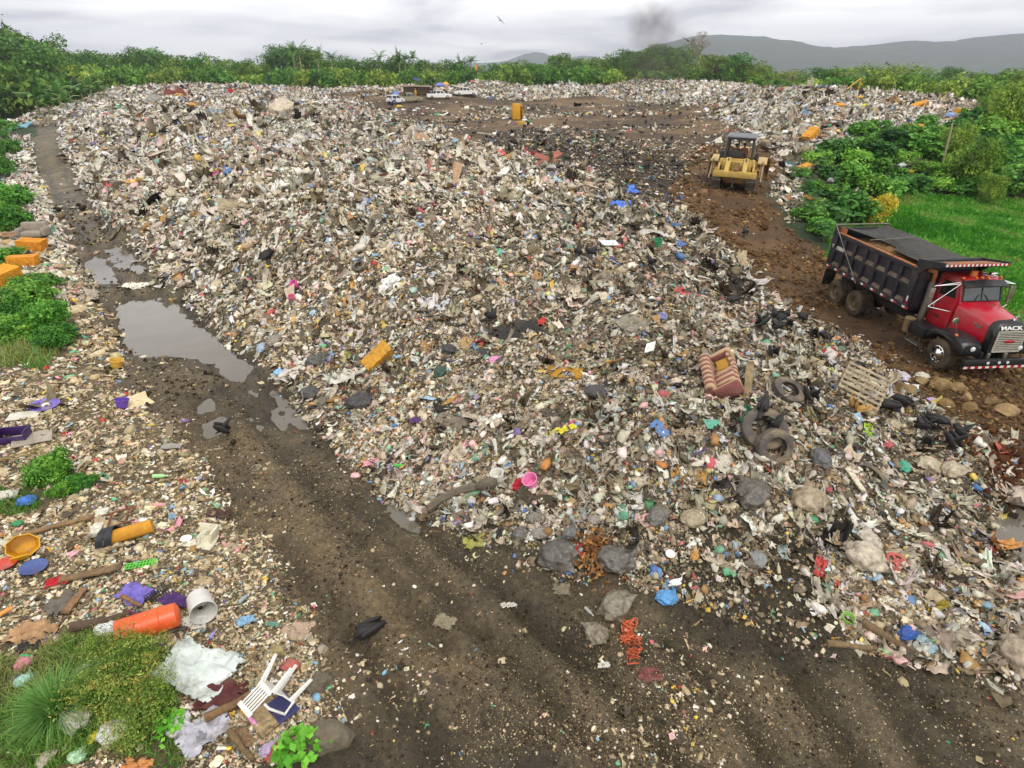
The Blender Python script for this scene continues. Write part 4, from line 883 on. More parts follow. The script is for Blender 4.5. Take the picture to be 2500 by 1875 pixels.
    # yellow flowering bush behind the truck
    yb = bush_mesh(60, 1.35, 1.7, 2600, .17, ['7a8a2c', 'a8a83a', 'c6b03a', 'd0a830', 'b9c05a'], up=.3)
    px, py, pz, t = P(2120, 548); plant('bush', [yb, stems_mesh(9, 1, 1.4)], (px, py, pz), .4, 1.0, 'yellow blossoming bush behind the tipper body of the dump truck', 'bush', None, (1, 1, 1))
    # castor oil plants with star leaves along the haul road
    def castor(seed):
        r = random.Random(seed); V, Fc, C = [], [], []
        for i in range(38):
            a = r.uniform(0, 6.28); q = r.uniform(.1, .95); z = r.uniform(.5, 1.9) ; c0 = Vector((q * math.cos(a), q * math.sin(a), z)); col = np.array(hx(r.choice(['3d6e30', '4f833c', '2f5d2a', '639348']), .85)); tl = r.uniform(.15, .5); L = r.uniform(.22, .42)
            u_ = Vector((math.cos(a), math.sin(a), -tl)).normalized(); s_ = Vector((-math.sin(a), math.cos(a), 0)); 
            for k in range(7):
                th = (k - 3) * .72; d = u_ * math.cos(th) + s_ * math.sin(th); e_ = d.cross(u_.cross(s_)); b0 = len(V)
                V += [c0[:], (c0 + d * L * .6 + e_ * L * .17)[:], (c0 + d * L)[:], (c0 + d * L * .6 - e_ * L * .17)[:]]; Fc.append((b0, b0 + 1, b0 + 2, b0 + 3)); C += [col] * 4
        return npmesh('foliage', np.array(V), np.array(Fc), M_LEAF, np.array(C))
    CA = [castor(i) for i in range(3)]; cs = stems_mesh(12, .9, 1.7, 7, mat('green_stem', '6d7a48', rough=.7), .025)
    for i, (u, v) in enumerate([(1935,440),(1960,470),(1985,500),(2020,545),(2040,455),(2000,430),(2070,500),(1970,515),(2045,560),(2090,390),(2010,590)]):
        px, py, pz, t = P(u, v); plant('castor_plant', [CA[i % 3], cs], (px, py, pz - .05), i * 1.1, rr.uniform(.55, .85), 'castor oil plant with star shaped leaves beside the haul road', 'shrub', 'castor plants along the haul road', (1, 1, 1))
    # green growth at the left edge and on the verge
    VB = [bush_mesh(70 + i, 1.0, .8, 4200, .08, p, up=.7, aspect=.8) for i, p in enumerate([['3f7a2c', '55943a', '6cab48', '82bb58'], ['356b2a', '4a8536', '60a044']])]; vs = stems_mesh(15, .8, .6, 6, M_BARK, .015)
    vl = [(70,740,1.5,'leafy green bush on the left verge beside the big puddle'),(20,770,1.3,'leafy green bush at the left edge beside the big puddle'),(120,800,1.2,'green creeping bush spilling onto the left verge scraps'),(135,845,.9,'small green bush below the puddle bush on the left verge'),(40,820,1.2,'green bush low at the left edge opposite the puddle'),(100,700,1.0,'small upright green bush above the puddle bush'),
          (122,1165,.62,'green weed clump beside the twigs on the left verge'),(195,1190,.4,'small green weed clump right of the twigs on the verge'),(160,1205,.4,'small low weed clump under the twigs on the verge'),
          (15,560,1.6,'dark green bush at the left edge above the foam blocks'),(25,500,1.8,'green bush at the left edge beside the straight track'),(5,430,1.9,'green bush at the left edge halfway up the track'),(0,640,1.2,'green bush under the upright foam block'),
          (10,380,2.2,'green bush at the left edge near the far bend'),(15,320,2.2,'bright green bush at the left edge near the far bend of the track'),(45,275,2.6,'broad bright green bush left of the far bend'),(5,285,3.0,'broad green bush at the left edge by the far bend'),(-30,350,2.5,'green bush cut by the left edge near the bend')]
    for i in range(22):
        v = 255 + i * 15; u = rr.uniform(-60, 12) if v > 330 else rr.uniform(-60, 35)
        vl.append((u, v, rr.uniform(.9, 1.7), 'ragged green bush in the overgrown belt along the left edge'))
    for i, (u, v, s, lab) in enumerate(vl):
        px, py, pz, t = P(u, v); plant('bush', [VB[i % 2], vs], (px, py, pz - .05), i * 1.9, (s * rr.uniform(.8, 1.3), s, s * rr.uniform(.8, 1.3)), lab, 'bush', 'bushes along the left edge' if i >= len(vl) - 22 else None, (rr.uniform(.75, 1.0), .82, .7))
    fb = bush_mesh(80, .8, .9, 7000, .042, ['4c6a2c', '617f36', '7a9444', '8fa256', 'a79a55'], 16, up=.3, aspect=.4, shell=.25, lump=.6)
    for i, (u, v, s, lab) in enumerate([(315,1690,1.0,'feathery olive shrub beside the pale sheet, lower left'),(300,1610,.75,'feathery olive shrub under the log ends, left of the pale sheet'),(350,1770,.85,'feathery olive shrub in front of the other two, lower left')]):
        px, py, pz, t = P(u, v); plant('shrub', [fb, stems_mesh(81 + i, .6, .8, 8, M_BARK, .012)], (px, py, pz - .03), i * 2, s, lab, 'shrub', None, (1, 1, 1))
    bl = bush_mesh(85, .26, .32, 190, .085, ['4f8f2f', '63a63c', '78b84a'], 6, up=1.0, aspect=.7)
    for u, v, s, lab in [(410,1790,1.0,'broad leaved green weed beside the feathery olive shrubs'),(720,1868,1.5,'broad leaved green plant at the bottom edge below the red bag')]:
        px, py, pz, t = P(u, v); plant('weed', [bl, stems_mesh(86, .2, .3, 5, M_BARK, .008)], (px, py, pz), 1, s, lab, 'weed', None, (1.1, 1.1, 1))
    # bare twigs leaning in from the left edge
    bm = bmesh.new(); rb = random.Random(2)
    for k in range(5):
        tube(bm, [(0, k * .12, .1), (.7, .05 + k * .2, .5 - .08 * k), (1.5 - .15 * k, .1 + k * .25, .45 - .05 * k), (2.2 - .25 * k, .05 + k * .3, .2)], [.02, .016, .012, .005], 5)
    px, py, pz, t = P(5, 1150); o = part('bare_branch', bm, mat('dry_twig', '9a8452', rough=.9)); o.location = (px - .4, py - .2, pz); tag(o, 'dry forked branch reaching in from the left edge over the verge', 'branch')
def blades(name, x, y, h, w, pal, seed, lean=.5):
    r = np.random.default_rng(seed); k = len(x); z = hgt(x, y) - .02; a = r.uniform(0, 2 * PI, k); L = h * np.exp(r.normal(0, .3, k)); ln = r.normal(0, lean, k) * L; la = r.uniform(0, 2 * PI, k)
    W = w * r.uniform(.6, 1.4, k); s = np.stack([np.cos(a) * W, np.sin(a) * W, 0 * a], 1); b = np.stack([x, y, z], 1)
    top = b + np.stack([np.cos(la) * ln, np.sin(la) * ln, L], 1); mid = b + (top - b) * .5 + np.stack([0 * a, 0 * a, L * .12], 1)
    V = np.stack([b - s, b + s, mid + s * .8, mid - s * .8, top], 1).reshape(-1, 3); o = np.arange(k)[:, None] * 5
    Fc = np.concatenate([o + [[0, 1, 2]], o + [[0, 2, 3]], o + [[3, 2, 4]]]); C = np.array([hx(p, .85) for p in pal]); ci = np.clip((fbm(x * .6, y * .6, 3) * 1.6 - .3) * len(C) + r.normal(0, .7, k), 0, len(C) - 1).astype(int)
    C = np.repeat(C[ci] * r.normal(1, .12, (k, 1)), 5, 0).clip(.005, .6)
    ob = link(name, npmesh(name, V, Fc, M_LEAF, C)); ob.color = (1, 1, 1, 1); tag(ob, kind='stuff')
def build_grass():
    x, y, R, r = candidates(420000, 24, 85, 51, 18, 50)
    k = (samp(Z['meadow'], *jit(x, y)) > .5) & (hgt(x, y) < .9); x, y, R = x[k], y[k], R[k]
    blades('grass', x, y, .10 + R * .0012, .012 + R * .0008, ['3f8420', '4a9024', '58a02c', '66aa34', '7ab048', '8ca850'], 52)
    x, y, R, r = candidates(420000, 4.5, 45, 53, -64, -8)
    k = np.zeros(len(x), bool); a, b = x + .5 * (fbm(x * 2, y * 2, 2) - .5), y + .5 * (fbm(y * 2, x * 2, 2) - .5)
    for g in GRASSY: k |= inpoly(g, a, b)
    k &= r.random(len(x)) < np.clip(fbm(x * 1.3, y * 1.3, 3) * 3 - .55, .12, .9)
    x, y, R = x[k], y[k], R[k]; blades('verge_grass', x, y, .07 + R * .006, .004 + R * .0005, ['4d7a2c', '5f8e36', '74a244', '8fae58', '9fa862'], 54, .8)
    # one big tussock
    r = random.Random(3); V, Fc, C = [], [], []
    for i in range(1500):
        a = r.uniform(0, 6.28); q = r.uniform(0, .22); L = r.uniform(.35, .75); el = r.uniform(.5, 1.5); p = Vector((q * math.cos(a), q * math.sin(a), 0)); d = Vector((math.cos(a) * math.cos(el), math.sin(a) * math.cos(el), math.sin(el))); s = Vector((-math.sin(a), math.cos(a), 0)) * .006; k0 = len(V); c = np.array(hx(r.choice(['4f8432', '639a40', '7fae56', '93bb6a']), .85))
        for j in range(4):
            V += [(p - s * (1 - j / 3.6))[:], (p + s * (1 - j / 3.6))[:]]; C += [c, c]
            if j: b = k0 + 2 * j - 2; Fc += [(b, b + 1, b + 3), (b, b + 3, b + 2)]
            p = p + d * L / 3; d = (d + Vector((0, 0, -.42))).normalized()
    px, py, pz, t = P(140, 1740); o = link('grass_tussock', npmesh('grass_tussock', np.array(V), np.array(Fc), M_LEAF, np.array(C)), None, (px, py, pz)); o.color = (1, 1, 1, 1)
    tag(o, 'big tussock of long arching grass on the lower left verge', 'grass tussock')
build_trees(); build_grass()
# ------------------------------------------------------------------ shared vehicle materials
V_RED = mat('red_paint', 'b8142c', rough=.32, var=.12, scale=3, bump=.02, dirt='8a5a4a', dirtamt=.32, coat=.25)
V_BLACK = mat('black_paint', '1d1c1e', rough=.4, var=.2, scale=3, bump=.03, dirt='4a4238', dirtamt=.15)
V_BODY = mat('worn_black_steel', '25232a', rough=.55, var=.3, scale=2.5, bump=.12, dirt='4d4238', dirtamt=.28)
V_RUST = mat('rusty_edge', 'a8683c', rough=.8, var=.4, scale=5, bump=.2, dirt='5a3822', dirtamt=.4)
V_LEDGE = mat('dusty_ledge', '6b5c4c', rough=.9, var=.4, scale=4, bump=.2)
V_CHROME = mat('chrome', (.78, .77, .74), rough=.16, metal=1, var=.1, bump=.02)
V_DULL = mat('dull_steel', '8a8378', rough=.45, metal=.7, var=.3, bump=.1)
V_TYRE = mat('tyre_rubber', '2a2622', rough=.85, var=.3, scale=4, bump=.3, dirt='6a5840', dirtamt=.6)
V_RIM = mat('muddy_rim', '7d6a48', rough=.7, var=.3, bump=.1, dirt='4a3c28', dirtamt=.4)
V_GLASS = mat('dark_glass', '1c2622', rough=.06, var=.1, bump=0, spec=.8)
V_WHITE = mat('white_tape', 'e2ded6', rough=.4, var=.1, bump=0); V_REDT = mat('red_tape', 'b01424', rough=.4, var=.1, bump=0)
V_AMBER = mat('amber_lens', 'd07020', rough=.25, var=.1, bump=0); V_LAMP = mat('lamp_lens', 'd8dadc', rough=.12, var=.05, bump=0, spec=.8)
V_NET = mat('shade_net', '45433f', rough=.9, var=.45, scale=7, bump=.5, bscale=60)
V_LOAD = mat('brown_load', '7a5a30', rough=.95, var=.5, scale=8, bump=.9, bscale=12)
V_TAN = mat('tan_canister', '8a7452', rough=.6, var=.3, dirt='5b4a34', dirtamt=.3)
V_UNDER = mat('chassis_black', '17150f', rough=.8, var=.3, dirt='3d3224', dirtamt=.4)

def wheel(parent, c, R, W_, s, rimr=.58, chrome=False, dual=False, tm=V_TYRE, rm=V_RIM, detail=True):
    """tyre with its rim; s = +1/-1 side the outer face looks to (local y)"""
    bm = bmesh.new(); n = 32 if detail else 18
    pr = [(R * rimr, -W_ / 2), (R * .9, -W_ / 2), (R * .985, -W_ * .4), (R, -W_ * .2), (R, W_ * .2), (R * .985, W_ * .4), (R * .9, W_ / 2), (R * rimr, W_ / 2), (R * rimr, -W_ / 2)]
    lathe(bm, pr, c, (0, 1, 0), n)
    if detail:
        for k in range(44):
            a = 2 * PI * k / 44
            box(bm, (c[0] + math.cos(a) * R, c[1] + (W_ * .22 if k % 2 else -W_ * .22), c[2] + math.sin(a) * R), (.022, W_ * .4, R * .07), (0, -a, 0))
    if dual: lathe(bm, pr, (c[0], c[1] - s * (W_ + .05), c[2]), (0, 1, 0), n)
    ty = part('tyre', bm, tm, parent)
    bm = bmesh.new(); r = R * rimr; y0 = s * W_ / 2
    if dual: lathe(bm, [(r, y0), (r * .93, y0 - s * .02), (r * .82, y0 - s * W_ * .55), (r * .5, y0 - s * W_ * .6), (r * .42, y0 - s * W_ * .35), (r * .3, y0 - s * .04), (0, y0 - s * .03)], c, (0, 1, 0), n)
    else: lathe(bm, [(r, y0), (r * .94, y0 + s * .01), (r * .86, y0 - s * W_ * .22), (r * .62, y0 - s * W_ * .05), (r * .4, y0 + s * .01), (r * .25, y0 + s * .05), (0, y0 + s * .06)], c, (0, 1, 0), n)
    rm_ = part('rim', bm, V_CHROME if chrome else rm, parent)
    if detail:
        bm = bmesh.new()
        for k in range(10):
            a = 2 * PI * k / 10; q = r * (.7 if chrome else .36); yy = c[1] + y0 - s * (W_ * .06 if chrome else W_ * .2)
            if chrome: ell(bm, (c[0] + math.cos(a) * q, yy, c[2] + math.sin(a) * q), (.055, .02, .055), 1)
            else: cyl(bm, (c[0] + math.cos(a) * q, yy - s * .05, c[2] + math.sin(a) * q), (c[0] + math.cos(a) * q, yy + s * .05, c[2] + math.sin(a) * q), .018, n=6)
        part('wheel_holes' if chrome else 'wheel_nuts', bm, V_UNDER if chrome else V_DULL, rm_)
    return ty

def build_truck():
    hd = Vector((.075, -.997, 0)).normalized(); lf = Vector((-hd.y, hd.x, 0))
    fw = Vector((15.1, 19.0, 0)) + lf * 1.12
    T = empty('dump_truck', (fw.x, fw.y, .05)); T.rotation_euler = (0, math.radians(.3), math.atan2(hd.y, hd.x))
    tag(T, 'red cabbed black dump truck with netted load parked on the brown haul road', 'dump truck')
    # frame and axles
    bm = bmesh.new()
    for s in (-1, 1): box(bm, (-3.2, s * .42, .88), (8.3, .1, .26), bev=.01)
    for x in (-6.55, -5.9, -5.1, -3.2, -1.4, .3): box(bm, (x, 0, .88), (.14, .8, .2))
    for x, w_ in ((-6.6, 1.7), (-5.15, 1.7), (0, 1.9)): cyl(bm, (x, -w_ / 2, .55), (x, w_ / 2, .55), .11)
    for x in (-6.6, -5.15): ell(bm, (x, 0, .58), (.3, .3, .26))
    cyl(bm, (-5.1, 0, .62), (-1.0, 0, .85), .06); box(bm, (-5.87, -.55, .75), (1.3, .1, .16)); box(bm, (-5.87, .55, .75), (1.3, .1, .16))
    part('chassis', bm, V_UNDER, T)
    for x in (-6.6, -5.15):
        for s in (-1, 1): 
            w_ = empty('wheel'); w_.parent = T; wheel(w_, (x, s * 1.02, .54), .54, .27, s, dual=True)
    for s in (-1, 1):
        w_ = empty('wheel'); w_.parent = T; wheel(w_, (0, s * 1.02, .55), .55, .32, s, .56, chrome=True)
    # dump body
    x0, x1, zb, zt, hw = -7.62, -2.1, 1.42, 3.02, 1.2
    bm = bmesh.new()
    box(bm, ((x0 + x1) / 2, 0, zb + .05), (x1 - x0, 2 * hw - .12, .1))
    for s in (-1, 1): box(bm, ((x0 + x1) / 2, s * (hw - .13), (zb + zt) / 2), (x1 - x0, .05, zt - zb))
    box(bm, (x1 - .03, 0, (zb + zt) / 2 + .1), (.06, 2 * hw - .2, zt - zb + .2))
    B = part('tipper_body', bm, V_BODY, T)
    bm = bmesh.new(); LG = {}; n_ = 7; dx = (x1 - x0 - .3) / n_
    for s in (-1, 1):
        for i in range(n_ + 1):
            x = x0 + .15 + i * dx; wv = .28 if i in (0, n_) else .17
            box(bm, (x, s * (hw - .06), (zb + zt) / 2), (wv, .1, zt - zb - .1), bev=.012)
        box(bm, ((x0 + x1) / 2, s * (hw - .055), zt - .08), (x1 - x0, .11, .16), bev=.015)
        box(bm, ((x0 + x1) / 2, s * (hw - .05), zb + .08), (x1 - x0, .13, .2), bev=.015)
        for i in range(n_):
            xm = x0 + .15 + (i + .5) * dx
            box(bm, (xm, s * (hw - .07), zb + .84), (dx - .17, .085, .1))
            for z in (zb + .19, zb + .90): prism(LG.setdefault((s, i, z), bmesh.new()), [(s * (hw - .105), z), (s * (hw - .02), z), (s * (hw - .105), z + .13)], xm - dx / 2 + .1, xm + dx / 2 - .1, 'x')
    part('side_ribs', bm, V_BODY, B)
    for q in LG.values(): part('sloped_ledge', q, V_LEDGE, B)
    bm = bmesh.new()
    for s in (-1, 1): box(bm, ((x0 + x1) / 2 + .1, s * (hw - .06), zt + .015), (x1 - x0 - .3, .13, .035), bev=.008)
    part('rim_rail', bm, V_RUST, B)
    bm = bmesh.new()
    box(bm, (x0 - .05, 0, (zb + zt) / 2 + .1), (.07, 2 * hw - .1, zt - zb + .1), bev=.01)
    for y in (-.8, -.27, .27, .8): box(bm, (x0 - .1, y, (zb + zt) / 2), (.07, .1, zt - zb - .1))
    for s in (-1, 1): box(bm, (x0 + .02, s * (hw - .07), (zb + zt) / 2 + .12), (.2, .14, zt - zb + .32), bev=.015)
    part('tailgate', bm, V_BODY, B)
    bm = bmesh.new()
    for s in (-1, 1): box(bm, (x0 + .35, s * (hw - .16), zt + .13), (.5, .03, .2))
    part('rusty_corner_plate', bm, V_RUST, B)
    # load heap and net
    bm = bmesh.new(); nx, ny = 26, 12; vs = [[None] * (ny + 1) for _ in range(nx + 1)]
    for i in range(nx + 1):
        for j in range(ny + 1):
            x = x0 + .2 + (x1 - x0 - .3) * i / nx; y = -1.04 + 2.08 * j / ny; e = 1 - (y / 1.05) ** 2
            vs[i][j] = bm.verts.new((x, y, zt - .3 + .32 * e * math.sin(PI * min(1, (i / nx) * 1.15)) ** .7 + random.uniform(-.04, .05)))
    for i in range(nx):
        for j in range(ny): bm.faces.new((vs[i][j], vs[i + 1][j], vs[i + 1][j + 1], vs[i][j + 1]))
    part('load', bm, V_LOAD, B, 60)
    bm = bmesh.new(); nx, ny = 30, 16; vs = [[None] * (ny + 1) for _ in range(nx + 1)]
    for i in range(nx + 1):
        t = i / nx
        for j in range(ny + 1):
            k = j / ny; x = x0 + .05 + (x1 - x0 + .05) * t
            lo = -.98 + .62 * math.sin(PI * min(1, t * 1.05)) ** 2 * (1 if t < .55 else .55) ; y = lo + (1.08 - lo) * k
            sag = .22 * math.sin(PI * k) * (1 - t) ** 1.2 - .14 * math.sin(PI * t) * math.sin(PI * k) * (1 if t > .3 else .4)
            z = zt + .26 - .10 * t - sag + .02 * math.sin(9 * t + 5 * k) + (.10 * math.exp(-((t - .42) / .09) ** 2) * (1 - abs(2 * k - 1)))
            if k < .1: z -= .12 * math.sin(PI * t)
            vs[i][j] = bm.verts.new((x, y, z))
    for i in range(nx):
        for j in range(ny): bm.faces.new((vs[i][j], vs[i + 1][j], vs[i + 1][j + 1], vs[i][j + 1]))
    part('net_cover', bm, V_NET, B, 80)
    bm = bmesh.new(); tube(bm, [(x0 + .02, -1.22, zt + .3), (x0 + .02, 1.22, zt + .3)], .03); tube(bm, [(x0 + .02, -1.23, zt + .3), (-5.2, -1.26, zb - .02)], .02); tube(bm, [(-5.3, -1.1, zt + .2), (-4.8, .4, zt + .42)], .016)
    part('tarp_arm', bm, V_DULL, B)
    # cab protector over the roof
    bm = bmesh.new()
    prism(bm, [(x1 - .05, zt + .16), (x1 - .05, zt + .24), (-1.0, zt + .46), (-.98, zt + .40)], -1.14, 1.14)
    for s in (-1, 1):
        prism(bm, [(x1 - .15, zt - .35), (x1 - .15, zt + .32), (-1.0, zt + .52), (-.98, zt + .38), (x1 + .35, zt + .1)], s * 1.14, s * 1.20)
    box(bm, (x1 - .12, 0, zt + .14), (.12, 2.3, .34)); box(bm, (x1 + .02, 0, zt + .28), (.06, 2.3, .06))
    part('cab_protector', bm, V_BODY, B)
    bm = bmesh.new(); box(bm, ((x1 - 1.0) / 2, 0, zt + .352), (.95, 2.1, .012), (0, -.2, 0)); part('rusty_tray', bm, V_RUST, B)
    # reflective tape
    def tape(cells, par_, nm='reflective_tape'):
        bm = bmesh.new(); idx = []
        for c, sz, red in cells:
            n0 = len(bm.faces); box(bm, c, sz); bm.faces.ensure_lookup_table()
            for f in bm.faces[n0:]: f.material_index = red
        bmesh.ops.remove_doubles(bm, verts=bm.verts, dist=1e-4); return part(nm, bm, [V_WHITE, V_REDT], par_, 0)
    tape([((-.968, -1.16 + 2.32 * (i + .5) / 30, zt + .43), (.012, 2.32 / 30, .075), i % 2) for i in range(30)], B)
    for s in (-1, 1):
        for i in range(9):
            x = x0 + .12 + i * .66; tape([((x + .16 * r_, s * (hw + .022), zb + .08), (.16, .012, .075), r_) for r_ in (0, 1)], B)
        tape([((x1 - .08, s * (hw + .004), zb + (.42 if r_ == 0 else .22)), (.07, .012, .2), r_) for r_ in (0, 1)], B)
    # mud flap
    for s in (-1, 1): bm = bmesh.new(); box(bm, (x0 + .05, s * .95, .95), (.03, .55, .8), (0, .1, 0)); part('mud_flap', bm, V_UNDER, T)
    # cab, offset to the driver's side
    cy = .42
    cab = bmesh.new()
    def ring(x, w_, z0, z1, rr=.12): 
        return [(x, cy + a, b) for a, b in [(-w_, z0), (-w_, z1 - rr), (-w_ + rr * .3, z1 - rr * .3), (-w_ + rr, z1), (w_ - rr, z1), (w_ - rr * .3, z1 - rr * .3), (w_, z1 - rr), (w_, z0)]]
    loft(cab, [ring(-2.02, .76, 1.05, 2.86), ring(-1.95, .80, 1.0, 2.93), ring(-1.2, .80, 1.0, 2.95), ring(-.98, .76, 1.05, 2.92), ring(-.78, .74, 1.1, 2.2), ring(-.60, .72, 1.15, 2.12)])
    C_ = part('cab', cab, V_RED, T, 40)
    bm = bmesh.new(); pts = [(-.945, 2.80), (-.775, 2.24)]
    loft(bm, [[(-.93, cy - .66, 2.82), (-.93, cy + .66, 2.82), (-.755, cy + .68, 2.24), (-.755, cy - .68, 2.24)], [(-.955, cy - .66, 2.82), (-.955, cy + .66, 2.82), (-.785, cy + .68, 2.24), (-.785, cy - .68, 2.24)]])
    part('windscreen', bm, V_GLASS, C_)
    bm = bmesh.new(); box(bm, (-.838, cy, 2.53), (.03, .035, .62), (0, -.29, 0))
    for s in (-1, 1): tube(bm, [(-.74, cy + s * .25, 2.24), (-.78, cy + s * .1, 2.44)], .012, 5)
    for a, b in (((-.92, cy - .68, 2.84), (-.92, cy + .68, 2.84)), ((-.75, cy - .7, 2.225), (-.75, cy + .7, 2.225)), ((-.92, cy - .68, 2.84), (-.75, cy - .7, 2.225)), ((-.92, cy + .68, 2.84), (-.75, cy + .7, 2.225))): tube(bm, [a, b], .025, 6)
    part('windscreen_seal', bm, V_BLACK, C_)
    for s in (-1, 1):
        bm = bmesh.new(); prism(bm, [(-1.85, 1.15), (-1.85, 2.82), (-1.05, 2.82), (-.86, 2.2), (-.9, 1.2)], cy + s * .785, cy + s * .812); D = part('door', bm, V_RED, C_)
        bm = bmesh.new(); prism(bm, [(-1.72, 2.18), (-1.72, 2.74), (-1.1, 2.74), (-.96, 2.24)], cy + s * .805, cy + s * .82); part('side_window', bm, V_GLASS, D)
        bm = bmesh.new(); box(bm, (-1.7, cy + s * .825, 1.95), (.14, .03, .04), bev=.01); part('handle', bm, V_CHROME, D)
    bm = bmesh.new(); loft(bm, [[(-1.0 + .0 * k, cy + .78 * (k - 5) / 5, 2.93 - .02 * abs(k - 5) / 5) for k in range(11)] + [(-1.0, cy + .78 * (5 - k) / 5, 2.90 - .02 * abs(k - 5) / 5) for k in range(11)],
        [(-.62 - .06 * ((k - 5) / 5) ** 2, cy + .80 * (k - 5) / 5, 2.80 - .05 * (abs(k - 5) / 5) ** 3) for k in range(11)] + [(-.62 - .06 * ((5 - k) / 5) ** 2, cy + .80 * (5 - k) / 5, 2.76 - .05 * (abs(k - 5) / 5) ** 3) for k in range(11)]])
    part('sun_visor', bm, V_BLACK, C_)
    for y in (-.7, -.22, 0, .22, .7):
        bm = bmesh.new(); ell(bm, (-1.06, cy + y, 2.965), (.07, .05, .045), 2); part('marker_light', bm, V_AMBER, C_)
    bm = bmesh.new(); cyl(bm, (-1.35, cy - .1, 2.93), (-1.35, cy - .1, 3.14), .13, .11); part('beacon', bm, V_AMBER, C_)
    bm = bmesh.new(); box(bm, (-1.25, cy + .55, 3.03), (.12, .24, .1), bev=.02); tube(bm, [(-1.5, cy + .35, 2.98), (-1.1, cy + .62, 2.99)], .025); part('air_horn', bm, V_CHROME, C_)
    # bonnet
    bm = bmesh.new()
    def hr(x, w_, z0, z1): return [(x, cy - .08 + a, b) for a, b in [(-w_, z0), (-w_, z1 - .22), (-w_ + .08, z1 - .08), (-w_ * .6, z1 - .01), (0, z1), (w_ * .6, z1 - .01), (w_ - .08, z1 - .08), (w_, z1 - .22), (w_, z0)]]
    loft(bm, [hr(-.72, .76, 1.2, 2.2), hr(-.3, .72, 1.2, 2.17), hr(.3, .60, 1.2, 2.1), hr(.62, .56, 1.2, 2.03)])
    Hd = part('bonnet', bm, V_RED, T, 45)
    bm = bmesh.new(); gy_ = cy - .08
    loft(bm, [hr(.60, .58, 1.0, 2.06), hr(.76, .60, 1.0, 2.04), hr(.86, .62, 1.0, 1.94), hr(.92, .60, 1.02, 1.8)])
    part('radiator_shell', bm, V_BLACK, Hd, 40)
    bm = bmesh.new(); box(bm, (.925, gy_, 1.40), (.03, .96, .72)); G = part('grille', bm, V_UNDER, T)
    bm = bmesh.new()
    for k in range(11): box(bm, (.95, gy_, 1.08 + k * .064), (.03, .92, .03))
    for a in (-1, 1): box(bm, (.955, gy_ + a * .48, 1.40), (.035, .03, .74))
    box(bm, (.955, gy_, 1.77), (.035, .98, .03)); box(bm, (.955, gy_, 1.04), (.035, .98, .03))
    part('grille_bars', bm, mat('bright_trim', 'cfc9ba', rough=.35, metal=.3, var=.15, bump=.02), G)
    bm = bmesh.new(); ell(bm, (.975, gy_, 1.42), (.02, .2, .06), 2); part('emblem', bm, V_REDT, G)
    R0 = Matrix(((0, 0, 1, 0), (1, 0, 0, 0), (0, 1, 0, 0), (0, 0, 0, 1)))     # text facing +x
    text('MACK', .20, mat('bright_letters', 'e6e4de', rough=.4, metal=0, var=.1, bump=0), Hd, Matrix.Translation((.915, gy_ - .06, 1.87)) @ Matrix.Rotation(-.45, 4, 'Y') @ R0 @ Matrix.Diagonal((1.35, .9, 1, 1)), 'name_letters', .012)
    bm = bmesh.new(); tube(bm, [(.72, gy_, 2.05), (.76, gy_, 2.12), (.82, gy_, 2.14)], [.05, .045, .03], 6); tube(bm, [(.7, gy_, 2.11), (.66, gy_, 2.09)], .03, 6); part('bonnet_ornament', bm, V_CHROME, Hd)
    RS = Matrix(((1, 0, 0, 0), (0, 0, -1, 0), (0, 1, 0, 0), (0, 0, 0, 1)))    # text facing -y (its right side)
    text('Mack', .16, V_CHROME, Hd, Matrix.Translation((.22, gy_ - .635, 1.72)) @ Matrix.Rotation(.09 , 4, 'Z') @ RS, 'script_letters', .01, .3)
    text('024', .19, V_UNDER, C_, Matrix.Translation((-1.52, cy - .815, 1.38)) @ RS, 'fleet_number', .006)
    bm = bmesh.new(); box(bm, (-1.78, cy - .816, 1.75), (.035, .01, .2)); part('white_mark', bm, V_WHITE, C_)
    text('T', .2, V_WHITE, B, Matrix.Translation((x0 + .16, -hw - .012, zt - .62)) @ RS, 'number_letters', .02); text('1158 0', .2, V_WHITE, B, Matrix.Translation((x0 + .72, -hw - .012, zt - .62)) @ RS, 'number_letters', .02)
    # fenders
    for s in (-1, 1):
        bm = bmesh.new(); y0, y1 = s * .50, s * 1.2
        prof = [(-.78, 1.02), (-.66, 1.2), (-.42, 1.36), (0, 1.42), (.4, 1.40), (.8, 1.34), (.92, 1.2), (.93, .92), (.62, .9), (.58, 1.02), (.42, 1.2), (0, 1.28), (-.42, 1.2), (-.6, 1.05), (-.66, .98)]
        prism(bm, prof, min(y0, y1), max(y0, y1)); bmesh.ops.bevel(bm, geom=[e for e in bm.edges], offset=.018, segments=1, affect='EDGES')
        Fd = part('fender', bm, V_BLACK, T, 50)
        bm = bmesh.new(); box(bm, (.935, s * .86, 1.16), (.03, .44, .26), bev=.01); part('headlight_bezel', bm, V_UNDER, Fd)
        bm = bmesh.new(); ell(bm, (.955, s * .84, 1.16), (.04, .09, .09), 3); part('headlight', bm, V_LAMP, Fd)
        bm = bmesh.new(); ell(bm, (.42, s * 1.12, 1.46), (.07, .05, .05), 2); part('indicator', bm, V_AMBER, Fd)
        bm = bmesh.new(); tube(bm, [(.25, s * 1.0, 1.4), (.25, s * 1.12, 1.85)], .012, 6); lathe(bm, [(0, 0), (.11, .01), (.12, .03), (.1, .06), (0, .08)], (.22, s * 1.12, 1.88), (-1, 0, 0), 16); part('fender_mirror', bm, V_CHROME, Fd)
    # bumper
    bm = bmesh.new(); box(bm, (1.12, 0, .72), (.16, 2.36, .3), bev=.03); Bp = part('bumper', bm, V_BLACK, T)
    tape([((1.205, -1.16 + 2.32 * (i + .5) / 18, .60), (.012, 2.32 / 18, .075), i % 2) for i in range(18)], Bp, 'bumper_tape')
